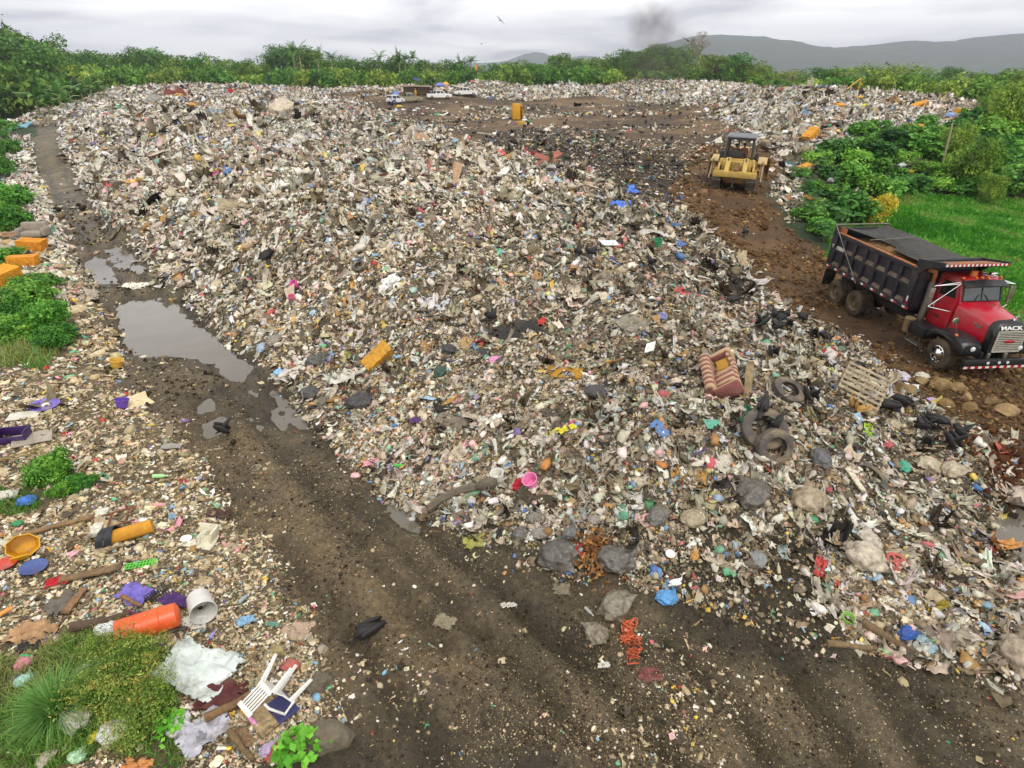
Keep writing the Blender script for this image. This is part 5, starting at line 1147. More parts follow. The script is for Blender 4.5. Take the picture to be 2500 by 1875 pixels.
    for y in (-.35, .05, .35):
        bm = bmesh.new(); cyl(bm, (1.19, y, .76), (1.22, y, .76), .05); part('fog_lamp', bm, V_LAMP, Bp)
    bm = bmesh.new()
    for y in (-.3, .3): box(bm, (1.05, y, .95), (.08, .1, .2), bev=.01)
    part('tow_hook', bm, V_DULL, Bp)
    # exhaust stack, air cleaner, battery box, step, tank
    bm = bmesh.new(); cyl(bm, (-1.92, -.62, .95), (-1.92, -.62, 2.55), .115); part('exhaust_shield', bm, V_DULL, T)
    bm = bmesh.new(); tube(bm, [(-1.92, -.62, 2.5), (-1.92, -.62, 2.82), (-1.96, -.64, 2.93), (-2.03, -.9, 2.98)], .075, 10); part('exhaust_pipe', bm, V_RUST, T)
    bm = bmesh.new(); cyl(bm, (-1.95, -.98, .62), (-1.95, -.98, 1.12), .17); lathe(bm, [(.19, 0), (.19, .05), (.12, .09), (0, .1)], (-1.95, -.98, 1.10), n=18); part('air_tank', bm, V_TAN, T)
    bm = bmesh.new(); box(bm, (-1.3, -.88, .93), (.82, .6, .42), bev=.03); part('battery_box', bm, V_BLACK, T)
    bm = bmesh.new(); tube(bm, [(-1.65, -1.17, .75), (-1.65, -1.17, .42), (-.98, -1.17, .42), (-.98, -1.17, .75)], .02, 6); box(bm, (-1.3, -1.05, .43), (.66, .24, .03)); part('step', bm, V_DULL, T)
    bm = bmesh.new(); cyl(bm, (-1.9, .95, .85), (-.95, .95, .85), .28, n=20); part('fuel_tank', bm, V_BLACK, T)
    # mirrors on bracing rods
    for s in (-1, 1):
        e = cy + s * .82; o_ = s * 1.28 if s < 0 else 1.72
        bm = bmesh.new(); a, b = (-1.02, o_, 2.72), (-1.02, o_, 1.95)
        for p in [(a, (-.98, e, 2.84)), (a, (-1.5, e, 2.84)), (b, (-.82, e, 1.78)), (b, (-.95, e, 2.78)), (a, b), ((-1.02, o_, 2.72), (-.92, e, 2.8))]: tube(bm, p, .016, 6)
        M_ = part('mirror_bracket', bm, V_CHROME, T)
        bm = bmesh.new(); box(bm, (-1.04, o_, 2.34), (.05, .19, .6), bev=.015); part('mirror', bm, V_DULL, M_)
    # interior seen through nothing; steering cowl
    return T
build_truck()

# ------------------------------------------------------------------ people
P_SKIN = mat('brown_skin', '7a5238', rough=.6, var=.08, bump=.02)
def person(name, J, shirt, trousers, loc, rz, label, parent=None, hair='15110e', hat=None, sc=1.0):
    """one continuous skinned body from a posed skeleton"""
    me = bpy.data.meshes.new('person'); keys = list(J); idx = {k: i for i, k in enumerate(keys)}
    par_ = {'chest': 'pelvis', 'neck': 'chest', 'head': 'neck', 'crown': 'head'}
    for s in 'lr': par_.update({s + 'hip': 'pelvis', s + 'knee': s + 'hip', s + 'ankle': s + 'knee', s + 'toe': s + 'ankle', s + 'sh': 'chest', s + 'elb': s + 'sh', s + 'wr': s + 'elb', s + 'hand': s + 'wr'})
    me.from_pydata([J[k] for k in keys], [(idx[par_[k]], idx[k]) for k in keys if k in par_], [])
    o = link(name, me); md = o.modifiers.new('skin', 'SKIN'); rad = {'pelvis': .15, 'chest': .16, 'neck': .06, 'head': .105, 'crown': .085, 'hip': .10, 'knee': .065, 'ankle': .045, 'toe': .04, 'sh': .075, 'elb': .045, 'wr': .034, 'hand': .04}
    for k in keys:
        r = rad.get(k, rad.get(k[1:], .06)); sv = me.skin_vertices[0].data[idx[k]]; sv.radius = (r, r * .85); sv.use_root = k == 'pelvis'
    ss = o.modifiers.new('sub', 'SUBSURF'); ss.levels = ss.render_levels = 1
    bpy.context.view_layer.update(); m2 = bpy.data.meshes.new_from_object(o.evaluated_get(bpy.context.evaluated_depsgraph_get())); bpy.data.objects.remove(o)
    o = link(name, m2, parent, loc, (0, 0, rz), sc); m2.materials.clear()
    for q in (mat('shirt', shirt, rough=.85, bump=.2), mat('trousers', trousers, rough=.85, bump=.2), P_SKIN): m2.materials.append(q)
    zp = J['pelvis'][2]
    for f in m2.polygons:
        c = f.center; d = {k: (Vector(J[k]) - c).length for k in keys}; k = min(d, key=d.get); b = k[1:] if k[0] in 'lr' else k
        f.material_index = 2 if b in ('head', 'crown', 'wr', 'hand', 'neck') else 1 if b in ('hip', 'knee', 'ankle', 'toe', 'pelvis') else 0
        f.use_smooth = True
    bm = bmesh.new(); hc = Vector(J['crown']); ell(bm, hc + Vector((-.02, 0, .0)), (.105, .098, .09), 2); part('cap' if hat else 'hair', bm, mat('cap_cloth' if hat else 'dark_hair', hat or hair, rough=.8), o)
    return tag(o, label, 'person') if not parent else o
def stand(lean=0, arm=.1, step=.12):
    return {'pelvis': (0, 0, .95), 'chest': (.02 + lean * .35, 0, 1.32 - lean * .08), 'neck': (.03 + lean * .5, 0, 1.5 - lean * .15), 'head': (.05 + lean * .6, 0, 1.6 - lean * .2), 'crown': (.05 + lean * .65, 0, 1.70 - lean * .25),
        'lhip': (0, .1, .9), 'lknee': (step * .7, .11, .5), 'lankle': (step, .11, .08), 'ltoe': (step + .16, .12, .04), 'rhip': (0, -.1, .9), 'rknee': (-step * .3, -.11, .5), 'rankle': (-step, -.11, .08), 'rtoe': (-step + .16, -.12, .04),
        'lsh': (.02 + lean * .45, .19, 1.42 - lean * .12), 'lelb': (arm + lean * .4, .25, 1.14 - lean * .2), 'lwr': (arm * 2.4 + lean * .6, .2, .92 - lean * .25), 'lhand': (arm * 2.8 + lean * .65, .18, .85 - lean * .28),
        'rsh': (.02 + lean * .45, -.19, 1.42 - lean * .12), 'relb': (-arm * .3 + lean * .4, -.26, 1.14 - lean * .2), 'rwr': (arm * .8 + lean * .6, -.23, .9 - lean * .25), 'rhand': (arm + lean * .65, -.22, .82 - lean * .28)}
def sit():
    return {'pelvis': (0, 0, .1), 'chest': (-.02, 0, .46), 'neck': (0, 0, .64), 'head': (.03, 0, .74), 'crown': (.03, 0, .84), 'lhip': (.06, .1, .08), 'lknee': (.45, .12, .1), 'lankle': (.5, .12, -.3), 'ltoe': (.64, .12, -.34), 'rhip': (.06, -.1, .08), 'rknee': (.45, -.12, .1), 'rankle': (.5, -.12, -.3), 'rtoe': (.64, -.12, -.34),
        'lsh': (0, .19, .56), 'lelb': (.12, .26, .3), 'lwr': (.36, .2, .28), 'lhand': (.44, .18, .3), 'rsh': (0, -.19, .56), 'relb': (.12, -.26, .3), 'rwr': (.36, -.2, .28), 'rhand': (.44, -.18, .3)}

def build_dozer():
    Y_ = mat('weathered_yellow_paint', 'c0a050', rough=.5, var=.18, scale=3, bump=.04, dirt='7a5a2c', dirtamt=.18); YD = mat('muddy_yellow_paint', '8a672a', rough=.75, var=.3, scale=4, bump=.2, dirt='5a4024', dirtamt=.5)
    TR = mat('track_steel', '3c342b', rough=.6, metal=.3, var=.4, scale=6, bump=.3, dirt='5d4a32', dirtamt=.5); GR = mat('worn_grouser', '84796a', rough=.4, metal=.6, var=.3); RP = mat('dark_canopy_steel', '34322c', rough=.6, var=.2); RT = mat('grey_canopy_roof', '6f7074', rough=.6, var=.15)
    x, y, z, t = P(1790, 468); D = empty('bulldozer', (x, y + .3, z + .14)); D.scale = (1.1,) * 3; th = math.radians(90 - 22); D.rotation_euler = (math.radians(1.5), math.radians(-3), th)
    tag(D, 'yellow tracked bulldozer seen from behind on the brown haul road', 'bulldozer')
    # local: x forward, rear of the tracks at x = -.4
    for s in (-1, 1):
        yc = s * 1.06; L0, L1, zc, R = .15, 3.0, .45, .43; pts = []
        n = 44; per = []
        for k in range(9): a = PI / 2 + PI * k / 8; per.append((L0 + R * math.cos(a), zc + R * math.sin(a)))
        for k in range(1, 8): per.append((L0 + (L1 - L0) * k / 8, zc - R))
        for k in range(9): a = -PI / 2 + PI * k / 8; per.append((L1 + R * math.cos(a), zc + R * math.sin(a)))
        for k in range(1, 8): per.append((L1 - (L1 - L0) * k / 8, zc + R))
        bm = bmesh.new(); inner = [((a - 1.5) * .93 + 1.5, (b - zc) * .82 + zc) for a, b in per]
        m = len(per); vo = [[bm.verts.new((a, yc + w_, b)) for a, b in q] for q, w_ in ((per, -.28), (per, .28), (inner, .28), (inner, -.28))]
        for k in range(m):
            j = (k + 1) % m
            for r0, r1 in ((0, 1), (1, 2), (2, 3), (3, 0)): bm.faces.new((vo[r0][k], vo[r0][j], vo[r1][j], vo[r1][k]))
        TK = part('track', bm, TR, D, 30)
        bm = bmesh.new()
        for k in range(m):
            j = (k + 1) % m; (a, b), (c, d) = per[k], per[j]; ang = math.atan2(d - b, c - a)
            for q in (0, .5): box(bm, (a + (c - a) * q, yc, b + (d - b) * q), (.035, .56, .10), (0, -ang, 0))
        part('grouser', bm, GR, TK)
        bm = bmesh.new(); box(bm, (1.55, yc, .45), (2.4, .3, .4), bev=.05)
        for k in range(6): cyl(bm, (.5 + k * .42, yc - .2, .22), (.5 + k * .42, yc + .2, .22), .15, n=12)
        cyl(bm, (.15, yc - .22, .45), (.15, yc + .22, .45), .36, n=20); cyl(bm, (3.0, yc - .22, .45), (3.0, yc + .22, .45), .34, n=20)
        part('track_frame', bm, YD, TK)
        # fender deck
        bm = bmesh.new(); box(bm, (1.5, s * 1.0, 1.08), (2.3, .75, .06), bev=.01); box(bm, (.75, s * .9, 1.32), (.9, .5, .45), bev=.05); part('deck', bm, YD, D)
    bm = bmesh.new(); box(bm, (1.5, 0, .85), (3.2, 1.45, .8), bev=.05); box(bm, (2.7, 0, 1.45), (1.7, 1.0, .85), bev=.08); box(bm, (.2, 0, .55), (.5, 1.2, .4), bev=.05); part('hull', bm, YD, D)
    bm = bmesh.new(); box(bm, (2.75, 0, 1.93), (1.55, .95, .12), bev=.03); part('engine_hood', bm, Y_, D)
    bm = bmesh.new(); cyl(bm, (2.9, .2, 1.95), (2.9, .2, 2.75), .07, n=10); part('exhaust', bm, RP, D)
    # rear fuel tank with letters, ripper frame and cross beam
    bm = bmesh.new(); box(bm, (.12, 0, 1.38), (.5, 1.75, .62), bev=.06); box(bm, (.2, 0, 1.72), (.34, 1.9, .08), bev=.02)
    for s in (-1, 1): box(bm, (.1, s * .95, 1.55), (.42, .2, .4), bev=.06)
    FT = part('fuel_tank', bm, Y_, D)
    RB = Matrix(((0, 0, -1, 0), (-1, 0, 0, 0), (0, 1, 0, 0), (0, 0, 0, 1)))
    text('CAT', .26, RP, FT, Matrix.Translation((-.14, .08, 1.5)) @ RB, 'name_letters', .008)
    bm = bmesh.new(); box(bm, (-.78, 0, .80), (.34, 2.55, .34), bev=.025); Bm = part('ripper_beam', bm, Y_, D); Bm.location = (.14, 0, .2)
    for s in (-1, 1):
        bm = bmesh.new(); prism(bm, [(-.16, 1.66), (-.06, 1.52), (-.66, .9), (-.86, .96)], s * .52 - .13, s * .52 + .13); part('ripper_arm', bm, Y_, Bm)
        bm = bmesh.new(); box(bm, (-.24, s * .52, 1.53), (.1, .09, .2), (0, .7, 0)); part('arm_slot', bm, RP, Bm)
        bm = bmesh.new(); lathe(bm, [(.10, -.04), (.10, .04), (.06, .04), (.06, -.04), (.10, -.04)], (-.78, s * 1.12, 1.05), (1, 0, 0), 14); box(bm, (-.7, s * 1.12, .98), (.2, .22, .1)); part('lug', bm, Y_, Bm)
        bm = bmesh.new(); tube(bm, [(-.7, s * 1.02, .95), (-.2, s * 1.02, 1.32)], .06, 8); part('ripper_cylinder', bm, Y_, Bm)
    bm = bmesh.new(); prism(bm, [(-.2, 1.35), (.0, 1.3), (-.5, .92), (-.75, .98)], -.2, .2); box(bm, (-.82, 0, 1.02), (.16, .2, .22), bev=.03); part('hitch_block', bm, YD, Bm)
    bm = bmesh.new(); box(bm, (-.82, 0, .58), (.2, .16, .2)); box(bm, (-.8, .02, .3), (.12, .09, .62), (0, .06, .06)); part('ripper_tooth', bm, TR, Bm)
    # canopy
    bm = bmesh.new()
    for s in (-1, 1):
        tube(bm, [(.15, s * .82, 1.6), (.42, s * .72, 2.95)], .075, 6); tube(bm, [(1.75, s * .78, 1.2), (1.62, s * .70, 2.95)], .07, 6)
    box(bm, (1.0, 0, 2.9), (1.6, 1.62, .1))
    CN = part('canopy_frame', bm, RP, D)
    bm = bmesh.new(); box(bm, (1.0, 0, 3.0), (1.75, 1.75, .07), bev=.02); part('canopy_roof', bm, RT, CN)
    bm = bmesh.new()
    for s in (-1, 1): tube(bm, [(.3, s * .95, 2.6), (.3, s * 1.05, 2.9)], .02, 5); box(bm, (.3, s * .98, 2.35), (.08, .08, .3))
    box(bm, (.7, 1.0, 1.75), (.25, .3, .7), bev=.05); box(bm, (.7, -1.05, 1.85), (.3, .25, .5), bev=.1); part('side_gear', bm, RP, D)
    bm = bmesh.new(); box(bm, (.75, 0, 1.75), (.5, .55, .12), bev=.04); box(bm, (.48, .2, 1.98), (.12, .9, .5), (0, -.15, 0), bev=.05); part('seat', bm, mat('seat_vinyl', '3d3a38', rough=.6), D)
    # push arms, tilt cylinders and blade
    bl = bmesh.new()
    for k in range(1): pass
    prof = [(4.05, .02), (4.25, .35), (4.22, .8), (4.05, 1.25), (4.12, 1.32), (4.32, .82), (4.35, .33), (4.15, .0)]
    prism(bl, prof, -1.95, 1.95)
    for s in (-1, 1): box(bl, (4.15, s * 1.93, .68), (.35, .05, 1.3))
    for yy in (-1, 0, 1): box(bl, (4.02, yy, .7), (.12, .12, 1.1))
    part('blade', bl, YD, D)
    for s in (-1, 1):
        bm = bmesh.new(); box(bm, (2.4, s * 1.52, .6), (3.6, .16, .26), bev=.02); part('push_arm', bm, YD, D)
        bm = bmesh.new(); tube(bm, [(1.0, s * 1.52, .75), (2.2, s * 1.52, 1.25)], .09, 10); tube(bm, [(2.2, s * 1.52, 1.25), (3.95, s * 1.45, 1.25)], .05, 10); tube(bm, [(.1, s * 1.55, .5), (1.05, s * 1.52, 1.35)], .055, 8); ell(bm, (1.05, s * 1.52, 1.4), (.16, .1, .16), 2); part('tilt_cylinder', bm, mat('dusty_cylinder', '9a8468', rough=.6), D)
        bm = bmesh.new(); box(bm, (.9, s * 1.45, 1.0), (.9, .12, .07), (0, -.8, 0)); box(bm, (2.6, s * 1.45, 1.33), (2.4, .55, .05), bev=.01); part('splash_guard', bm, Y_, D)
    # the operator and a companion
    M = D.matrix_basis
    for (lx, ly, sh, lab) in [(.72, .22, '5a4038', 'operator in a dark brown shirt sitting under the bulldozer canopy, on the left'), (.95, -.25, '8a3f3a', 'companion in a dull red shirt sitting under the bulldozer canopy, on the right')]:
        w_ = D.matrix_basis @ Vector((lx, ly, 1.74)); person('person', sit(), sh, '3a3530', w_, th, lab)
build_dozer()

# ------------------------------------------------------------------ pickups and the estate car, far off on the plateau
def build_cars():
    def pickup(u, v, rz, col, label, kind='pickup', k=1.0):
        x, y, z, t = P(u, v); R = empty('pickup_truck' if kind == 'pickup' else 'parked_car', (x, y, z - .02), (0, 0, rz)); R.scale = (k * .88,) * 3; tag(R, label, 'pickup truck' if kind == 'pickup' else 'car')
        pm = mat('car_paint', col, rough=.3, var=.06, bump=0, dirt='8a7a60', dirtamt=.1, coat=.4); bm = bmesh.new(); hw = .88
        L = 5.2 if kind == 'pickup' else 4.2
        low = [(-L / 2, .5), (-L / 2 - .02, 1.05), (L / 2 - 1.4, 1.08), (L / 2 - .35, 1.0), (L / 2 - .03, .85), (L / 2, .48), (L / 2 - .55, .4), (-L / 2 + .5, .42)]
        prism(bm, low, -hw, hw); bmesh.ops.bevel(bm, geom=list(bm.edges), offset=.05, segments=2, affect='EDGES')
        if kind == 'pickup': top = [(-.75, 1.02), (-.68, 1.74), (.55, 1.76), (1.35, 1.04)]
        else: top = [(-L / 2 + .05, 1.02), (-L / 2 + .25, 1.72), (.35, 1.74), (1.1, 1.04)]
        loft(bm, [[(a, -hw + (.04 if b < 1.2 else .18), b) for a, b in top], [(a, hw - (.04 if b < 1.2 else .18), b) for a, b in top]])
        if kind == 'pickup':
            box(bm, (-1.75, 0, 1.1), (1.7, .1, .02)); 
        B = part('body', bm, pm, R)
        if kind == 'pickup':
            bm = bmesh.new(); box(bm, (-1.68, 0, 1.062), (1.7, 1.55, .02)); part('load_bed', bm, V_UNDER, B)
        gl = [[(top[0][0] + .12, 1.12), (top[1][0] + .1, 1.62), (.48 if kind == 'pickup' else .3, 1.64), (1.12 if kind == 'pickup' else .9, 1.12)]][0]
        def yat(b): return hw - .04 - (.14 * (b - 1.02) / .73)
        mid = (gl[0][0] + gl[3][0]) / 2 - .05
        for s in (-1, 1):
            for a0, a1, b0, b1 in ((gl[0][0], mid - .05, gl[1][0], mid - .05), (mid + .05, gl[3][0], mid + .05, gl[2][0])):
                bm = bmesh.new(); q = [(a0, s * (yat(1.12) + .012), 1.12), (a1, s * (yat(1.12) + .012), 1.12), (b1, s * (yat(1.63) + .012), 1.63), (b0, s * (yat(1.63) + .012), 1.63)]
                loft(bm, [q, [(a, b - s * .02, c) for a, b, c in q]]); part('side_window', bm, V_GLASS, B)
        for nm, (xa, za), (xb, zb_), d in (('windscreen', (top[3][0] - .06, 1.12), (top[2][0] + .06, 1.68), 1), ('rear_window', (top[0][0], 1.15), (top[1][0], 1.66), -1)):
            bm = bmesh.new(); q = [(xa + d * .03, -.72, za), (xa + d * .03, .72, za), (xb + d * .02, .64, zb_), (xb + d * .02, -.64, zb_)]; loft(bm, [q, [(a - d * .03, b, c) for a, b, c in q]]); part(nm, bm, V_GLASS, B)
        for s in (-1, 1):
            for xx in (L / 2 - .95, -L / 2 + 1.0):
                w_ = empty('wheel'); w_.parent = R; wheel(w_, (xx, s * .78, .37), .37, .24, s, .62, rm=V_DULL, detail=False)
            bm = bmesh.new(); ell(bm, (L / 2 - .12, s * .66, .86), (.1, .16, .09), 2); part('headlight', bm, V_LAMP, B)
            bm = bmesh.new(); box(bm, (-L / 2 - .02, s * .78, .92), (.05, .14, .24)); part('tail_light', bm, V_REDT, B)
            bm = bmesh.new(); ell(bm, (.95, s * 1.0, 1.15), (.06, .09, .08), 2); part('mirror', bm, pm, B)
        bm = bmesh.new(); box(bm, (L / 2 + .0, 0, .5), (.12, 1.6, .16), bev=.03); box(bm, (-L / 2 - .05, 0, .52), (.12, 1.6, .14), bev=.03); part('bumper', bm, V_DULL, R)
        if kind != 'pickup':
            bm = bmesh.new(); lathe(bm, [(0, 0), (.3, 0), (.33, .08), (.3, .17), (0, .18)], (-L / 2 - .03, 0, .98), (-1, 0, 0), 18); part('spare_wheel_cover', bm, pm, B)
    pickup(1136, 236, math.radians(18), 'e9e8e4', 'white double cab pickup furthest right in the row on the plateau')
    pickup(1073, 242, math.radians(10), 'f0efec', 'white double cab pickup in the middle of the row on the plateau')
    pickup(1000, 250, math.radians(24), '9a8e72', 'tan double cab pickup in front of the blue tarpaulin on the plateau')
    pickup(966, 254, math.radians(62), 'f0f0ee', 'white estate car with a spare wheel on its back, beside the tan pickup', 'car', .95)
    for u, v, sh, tr_, J, rz, lab, hat in [(889, 251, 'a8d4c4', '2c2a30', stand(), 1.0, 'person in a pale green shirt standing left of the parked vehicles', None), (899, 252, 'b4a8d0', '8a7458', stand(0, .08, .05), 2.0, 'person in a lilac shirt standing left of the parked vehicles', None),
        (942, 237, 'ececec', 'd8d4cc', stand(0, .1, .1), .4, 'person in white walking behind the white estate car', None), (958, 268, '2a3f9a', '26262c', stand(.9, .2, .15), -.3, 'person in dark blue bending over bags in front of the estate car', '2a3f9a'),
        (1016, 243, 'e0a824', 'c88a20', stand(0, .1, .08), 2.6, 'person in bright yellow clothes beside the front of the tan pickup', 'e0b040'), (1056, 232, '3a3440', '2a2830', stand(0, .1, .08), 3, 'person in dark clothes under the awning behind the middle pickup', None)]:
        x, y, z, t = P(u, v); person('person', J, sh, tr_, (x, y, z), rz, lab, hat=hat)
build_cars()
# ------------------------------------------------------------------ discarded things, one object each
M_FILM = mat('plastic_film', tint=True, rough=.38, var=.3, scale=5, bump=.9, bscale=10, dirt='6b5e4a', dirtamt=.3, spec=.5)
M_MUDFILM = mat('muddy_bag_film', tint=True, rough=.3, var=.45, scale=7, bump=1, bscale=9, dirt='6a5c45', dirtamt=.3, spec=.6)
M_CLOTH = mat('fabric', tint=True, rough=.9, var=.3, scale=6, bump=.6, bscale=9, dirt='5f5342', dirtamt=.3)
M_HARD = mat('hard_plastic', tint=True, rough=.38, var=.15, scale=4, bump=.06, dirt='6a5c46', dirtamt=.18)
M_FOAM = mat('foam_block', tint=True, rough=.95, var=.25, scale=7, bump=.5, bscale=22, dirt='7a5a2c', dirtamt=.3)
M_WOOD = mat('weathered_wood', tint=True, rough=.9, var=.35, scale=9, bump=.4, dirt='4a3f30', dirtamt=.3)
M_CARD = mat('cardboard', tint=True, rough=.9, var=.2, scale=5, bump=.3, dirt='5d4a33', dirtamt=.25)
M_STN = mat('muddy_stone', tint=True, rough=.9, var=.35, scale=5, bump=.6, dirt='4d4232', dirtamt=.3)
M_TYRE2 = mat('old_tyre', '57504a', rough=.85, var=.3, scale=4, bump=.4, dirt='8a7a60', dirtamt=.5)
from mathutils import noise as MN
def nb(bm, amp, f, seed, axis=None):
    o = Vector((seed * 3.1, seed * 1.7, seed * .9))
    for v in bm.verts:
        k = MN.noise_vector(v.co * f + o) + .5 * MN.noise_vector(v.co * f * 2.2 + o)
        v.co += k * amp
def g_bag(s):
    bm = bmesh.new(); ell(bm, (0, 0, .2), (.5, .38, .25), 4, .2, s); nb(bm, .045, 4, s)
    bm.normal_update(); oo = Vector((s * 5.0, 0, 0))
    for v in bm.verts: v.co += v.normal * (.05 * (1 - 2 * abs(MN.noise(v.co * 5 + oo))) + .025 * (1 - 2 * abs(MN.noise(v.co * 11 + oo))) - .04)
    r = random.Random(s)
    for v in bm.verts:
        if v.co.z < .05: v.co.z = .05 + (v.co.z - .05) * .3
    a = r.uniform(0, 6); d = Vector((math.cos(a), math.sin(a), .25)); tip = max(bm.verts, key=lambda v: v.co.dot(d)); c = tip.co.copy()
    for v in bm.verts:
        k = max(0, 1 - (v.co - c).length / .22); v.co += d * .20 * k * k
    return mesh_of('bag', bm, M_FILM, 70)
def g_sheet(s, m=M_FILM, asp=.7, n=16, amp=.16):
    r = random.Random(s); bm = bmesh.new(); vs = []
    for i in range(n + 1):
        for j in range(n + 1):
            x, y = i / n - .5, j / n - .5; e = 1 + .35 * (MN.noise(Vector((math.atan2(y, x) * 1.3, s, 0))))
            fold = .5 * abs(math.sin(7 * x + 4 * y + s)) 
            vs.append(bm.verts.new((x * e, y * asp * e, .08 + amp * (MN.noise(Vector((x * 4 + s, y * 4, 0))) + .6 * MN.noise(Vector((x * 9 + s, y * 9, 3))) + fold - .2) * .8)))
    for i in range(n):
        for j in range(n):
            if (i in (0, n - 1) or j in (0, n - 1)) and r.random() < .22: continue
            a = i * (n + 1) + j; bm.faces.new((vs[a], vs[a + 1], vs[a + n + 2], vs[a + n + 1]))
    bmesh.ops.delete(bm, geom=[v for v in bm.verts if not v.link_faces], context='VERTS')
    bmesh.ops.solidify(bm, geom=list(bm.faces), thickness=.012)
    return mesh_of('sheet', bm, m, 60)
def g_plank(s, w_=.16, t=.04):
    bm = bmesh.new(); box(bm, (0, 0, t / 2 + .01), (1, w_, t), bev=.006); bmesh.ops.subdivide_edges(bm, edges=[e for e in bm.edges if abs((e.verts[0].co - e.verts[1].co).x) > .5], cuts=7); nb(bm, .012, 5, s); return mesh_of('plank', bm, M_WOOD, 30)
def g_log(s, r0=.07):
    bm = bmesh.new(); r = random.Random(s); y = 0; pts = []
    for i in range(8): y += r.uniform(-.025, .025); pts.append((i / 7 - .5, y, r0 + r.uniform(0, .02)))
    tube(bm, pts, [r0 * (1.1 - .35 * i / 7) * r.uniform(.9, 1.1) for i in range(8)], 9); nb(bm, .008, 9, s); return mesh_of('log', bm, M_WOOD, 50)
def g_block(s, w_=.55, t=.25, m=M_FOAM, chip=.03):
    bm = bmesh.new(); box(bm, (0, 0, t / 2), (1, w_, t)); bmesh.ops.subdivide_edges(bm, edges=list(bm.edges), cuts=5, use_grid_fill=True); nb(bm, chip, 3, s); return mesh_of('block', bm, m, 40)
def g_stone(s):
    bm = bmesh.new(); ell(bm, (0, 0, .2), (.5, .4, .3), 3, .3, s); nb(bm, .05, 3, s)
    rr = random.Random(s)
    for k in range(7):
        d = Vector((rr.gauss(0, 1), rr.gauss(0, 1), abs(rr.gauss(0, .8)))).normalized(); q = rr.uniform(.26, .36)
        for v in bm.verts:
            e = (v.co - Vector((0, 0, .15))).dot(d) - q
            if e > 0: v.co -= d * e
    nb(bm, .015, 9, s); return mesh_of('stone', bm, M_STN, 25)
def g_bottle(s):
    bm = bmesh.new(); lathe(bm, [(0, -.5), (.14, -.49), (.15, -.44), (.145, -.1), (.15, .08), (.12, .2), (.055, .36), (.05, .44), (0, .44)], (0, 0, .15), (1, 0, 0), 14); return mesh_of('bottle', bm, M_HARD, 40)
def g_cap(): 
    bm = bmesh.new(); lathe(bm, [(0, .43), (.065, .43), (.065, .5), (0, .5)], (0, 0, .15), (1, 0, 0), 12); return mesh_of('cap', bm, M_HARD, 40)
def g_disc(s):
    bm = bmesh.new(); lathe(bm, [(0, .02), (.38, .02), (.42, .05), (.5, .055), (.5, .035), (.42, .03), (.4, 0), (0, 0)], n=32); return mesh_of('lid', bm, M_HARD, 40)
def g_tyre(s):
    bm = bmesh.new(); w_ = .27
    lathe(bm, [(.29, -w_ * .42), (.37, -w_ * .5), (.45, -w_ * .47), (.49, -w_ * .36), (.5, 0), (.49, w_ * .36), (.45, w_ * .47), (.37, w_ * .5), (.29, w_ * .42), (.30, w_ * .3), (.42, w_ * .36), (.46, 0), (.42, -w_ * .36), (.30, -w_ * .3), (.29, -w_ * .42)], (0, 0, w_ * .5), n=40)
    for k in range(54):
        a = 2 * PI * k / 54
        for q in (-1, 1): box(bm, (math.cos(a + q * .03) * .498, math.sin(a + q * .03) * .498, w_ * .5 + q * w_ * .2), (.02, .032, w_ * .3), (0, 0, a))
    return mesh_of('tyre', bm, M_TYRE2, 40)
def g_halftyre(s):
    bm = bmesh.new(); w_ = .2; n = 22; rings = []
    for k in range(n):
        a = PI * .95 * k / (n - 1); c = Vector((math.cos(a), math.sin(a), 0))
        rings.append([Vector((0, 0, .1)) + c * r_ * .5 + Vector((0, 0, z_)) for r_, z_ in [(.6, -w_ * .45), (.85, -w_ * .5), (.97, -w_ * .3), (1, 0), (.97, w_ * .3), (.85, w_ * .5), (.6, w_ * .45), (.62, w_ * .3), (.82, w_ * .34), (.9, 0), (.82, -w_ * .34), (.62, -w_ * .3)]])
    loft(bm, rings); return mesh_of('tyre_piece', bm, M_TYRE2, 40)
def g_tub(s, open_=.36):
    bm = bmesh.new(); lathe(bm, [(0, 0), (.30, 0), (.33, .02), (.42, .55), (.46, .56), (.46, .60), (.41, .60), (.31, .05), (0, .045)], n=28); nb(bm, .02, 2.5, s); return mesh_of('tub', bm, M_HARD, 35)
def g_carton(s):
    bm = bmesh.new(); w_, d, h = .5, .36, .26
    for x in (-1, 1): box(bm, (x * w_, 0, h), (.015, 2 * d, 2 * h)); 
    for y in (-1, 1): box(bm, (0, y * d, h), (2 * w_, .015, 2 * h))
    box(bm, (0, 0, .01), (2 * w_, 2 * d, .02)); box(bm, (w_ + .14, 0, 2 * h - .04), (.3, 2 * d, .012), (0, .4, 0)); box(bm, (0, -d - .14, 2 * h - .06), (2 * w_, .3, .012), (.5, 0, 0)); box(bm, (-.1, .1, 2 * h), (1.6 * w_, 1.2 * d, .012), (.1, .1, 0))
    bmesh.ops.scale(bm, vec=(.8, .8, .8), verts=bm.verts); nb(bm, .02, 2, s); return mesh_of('carton', bm, M_CARD, 30)
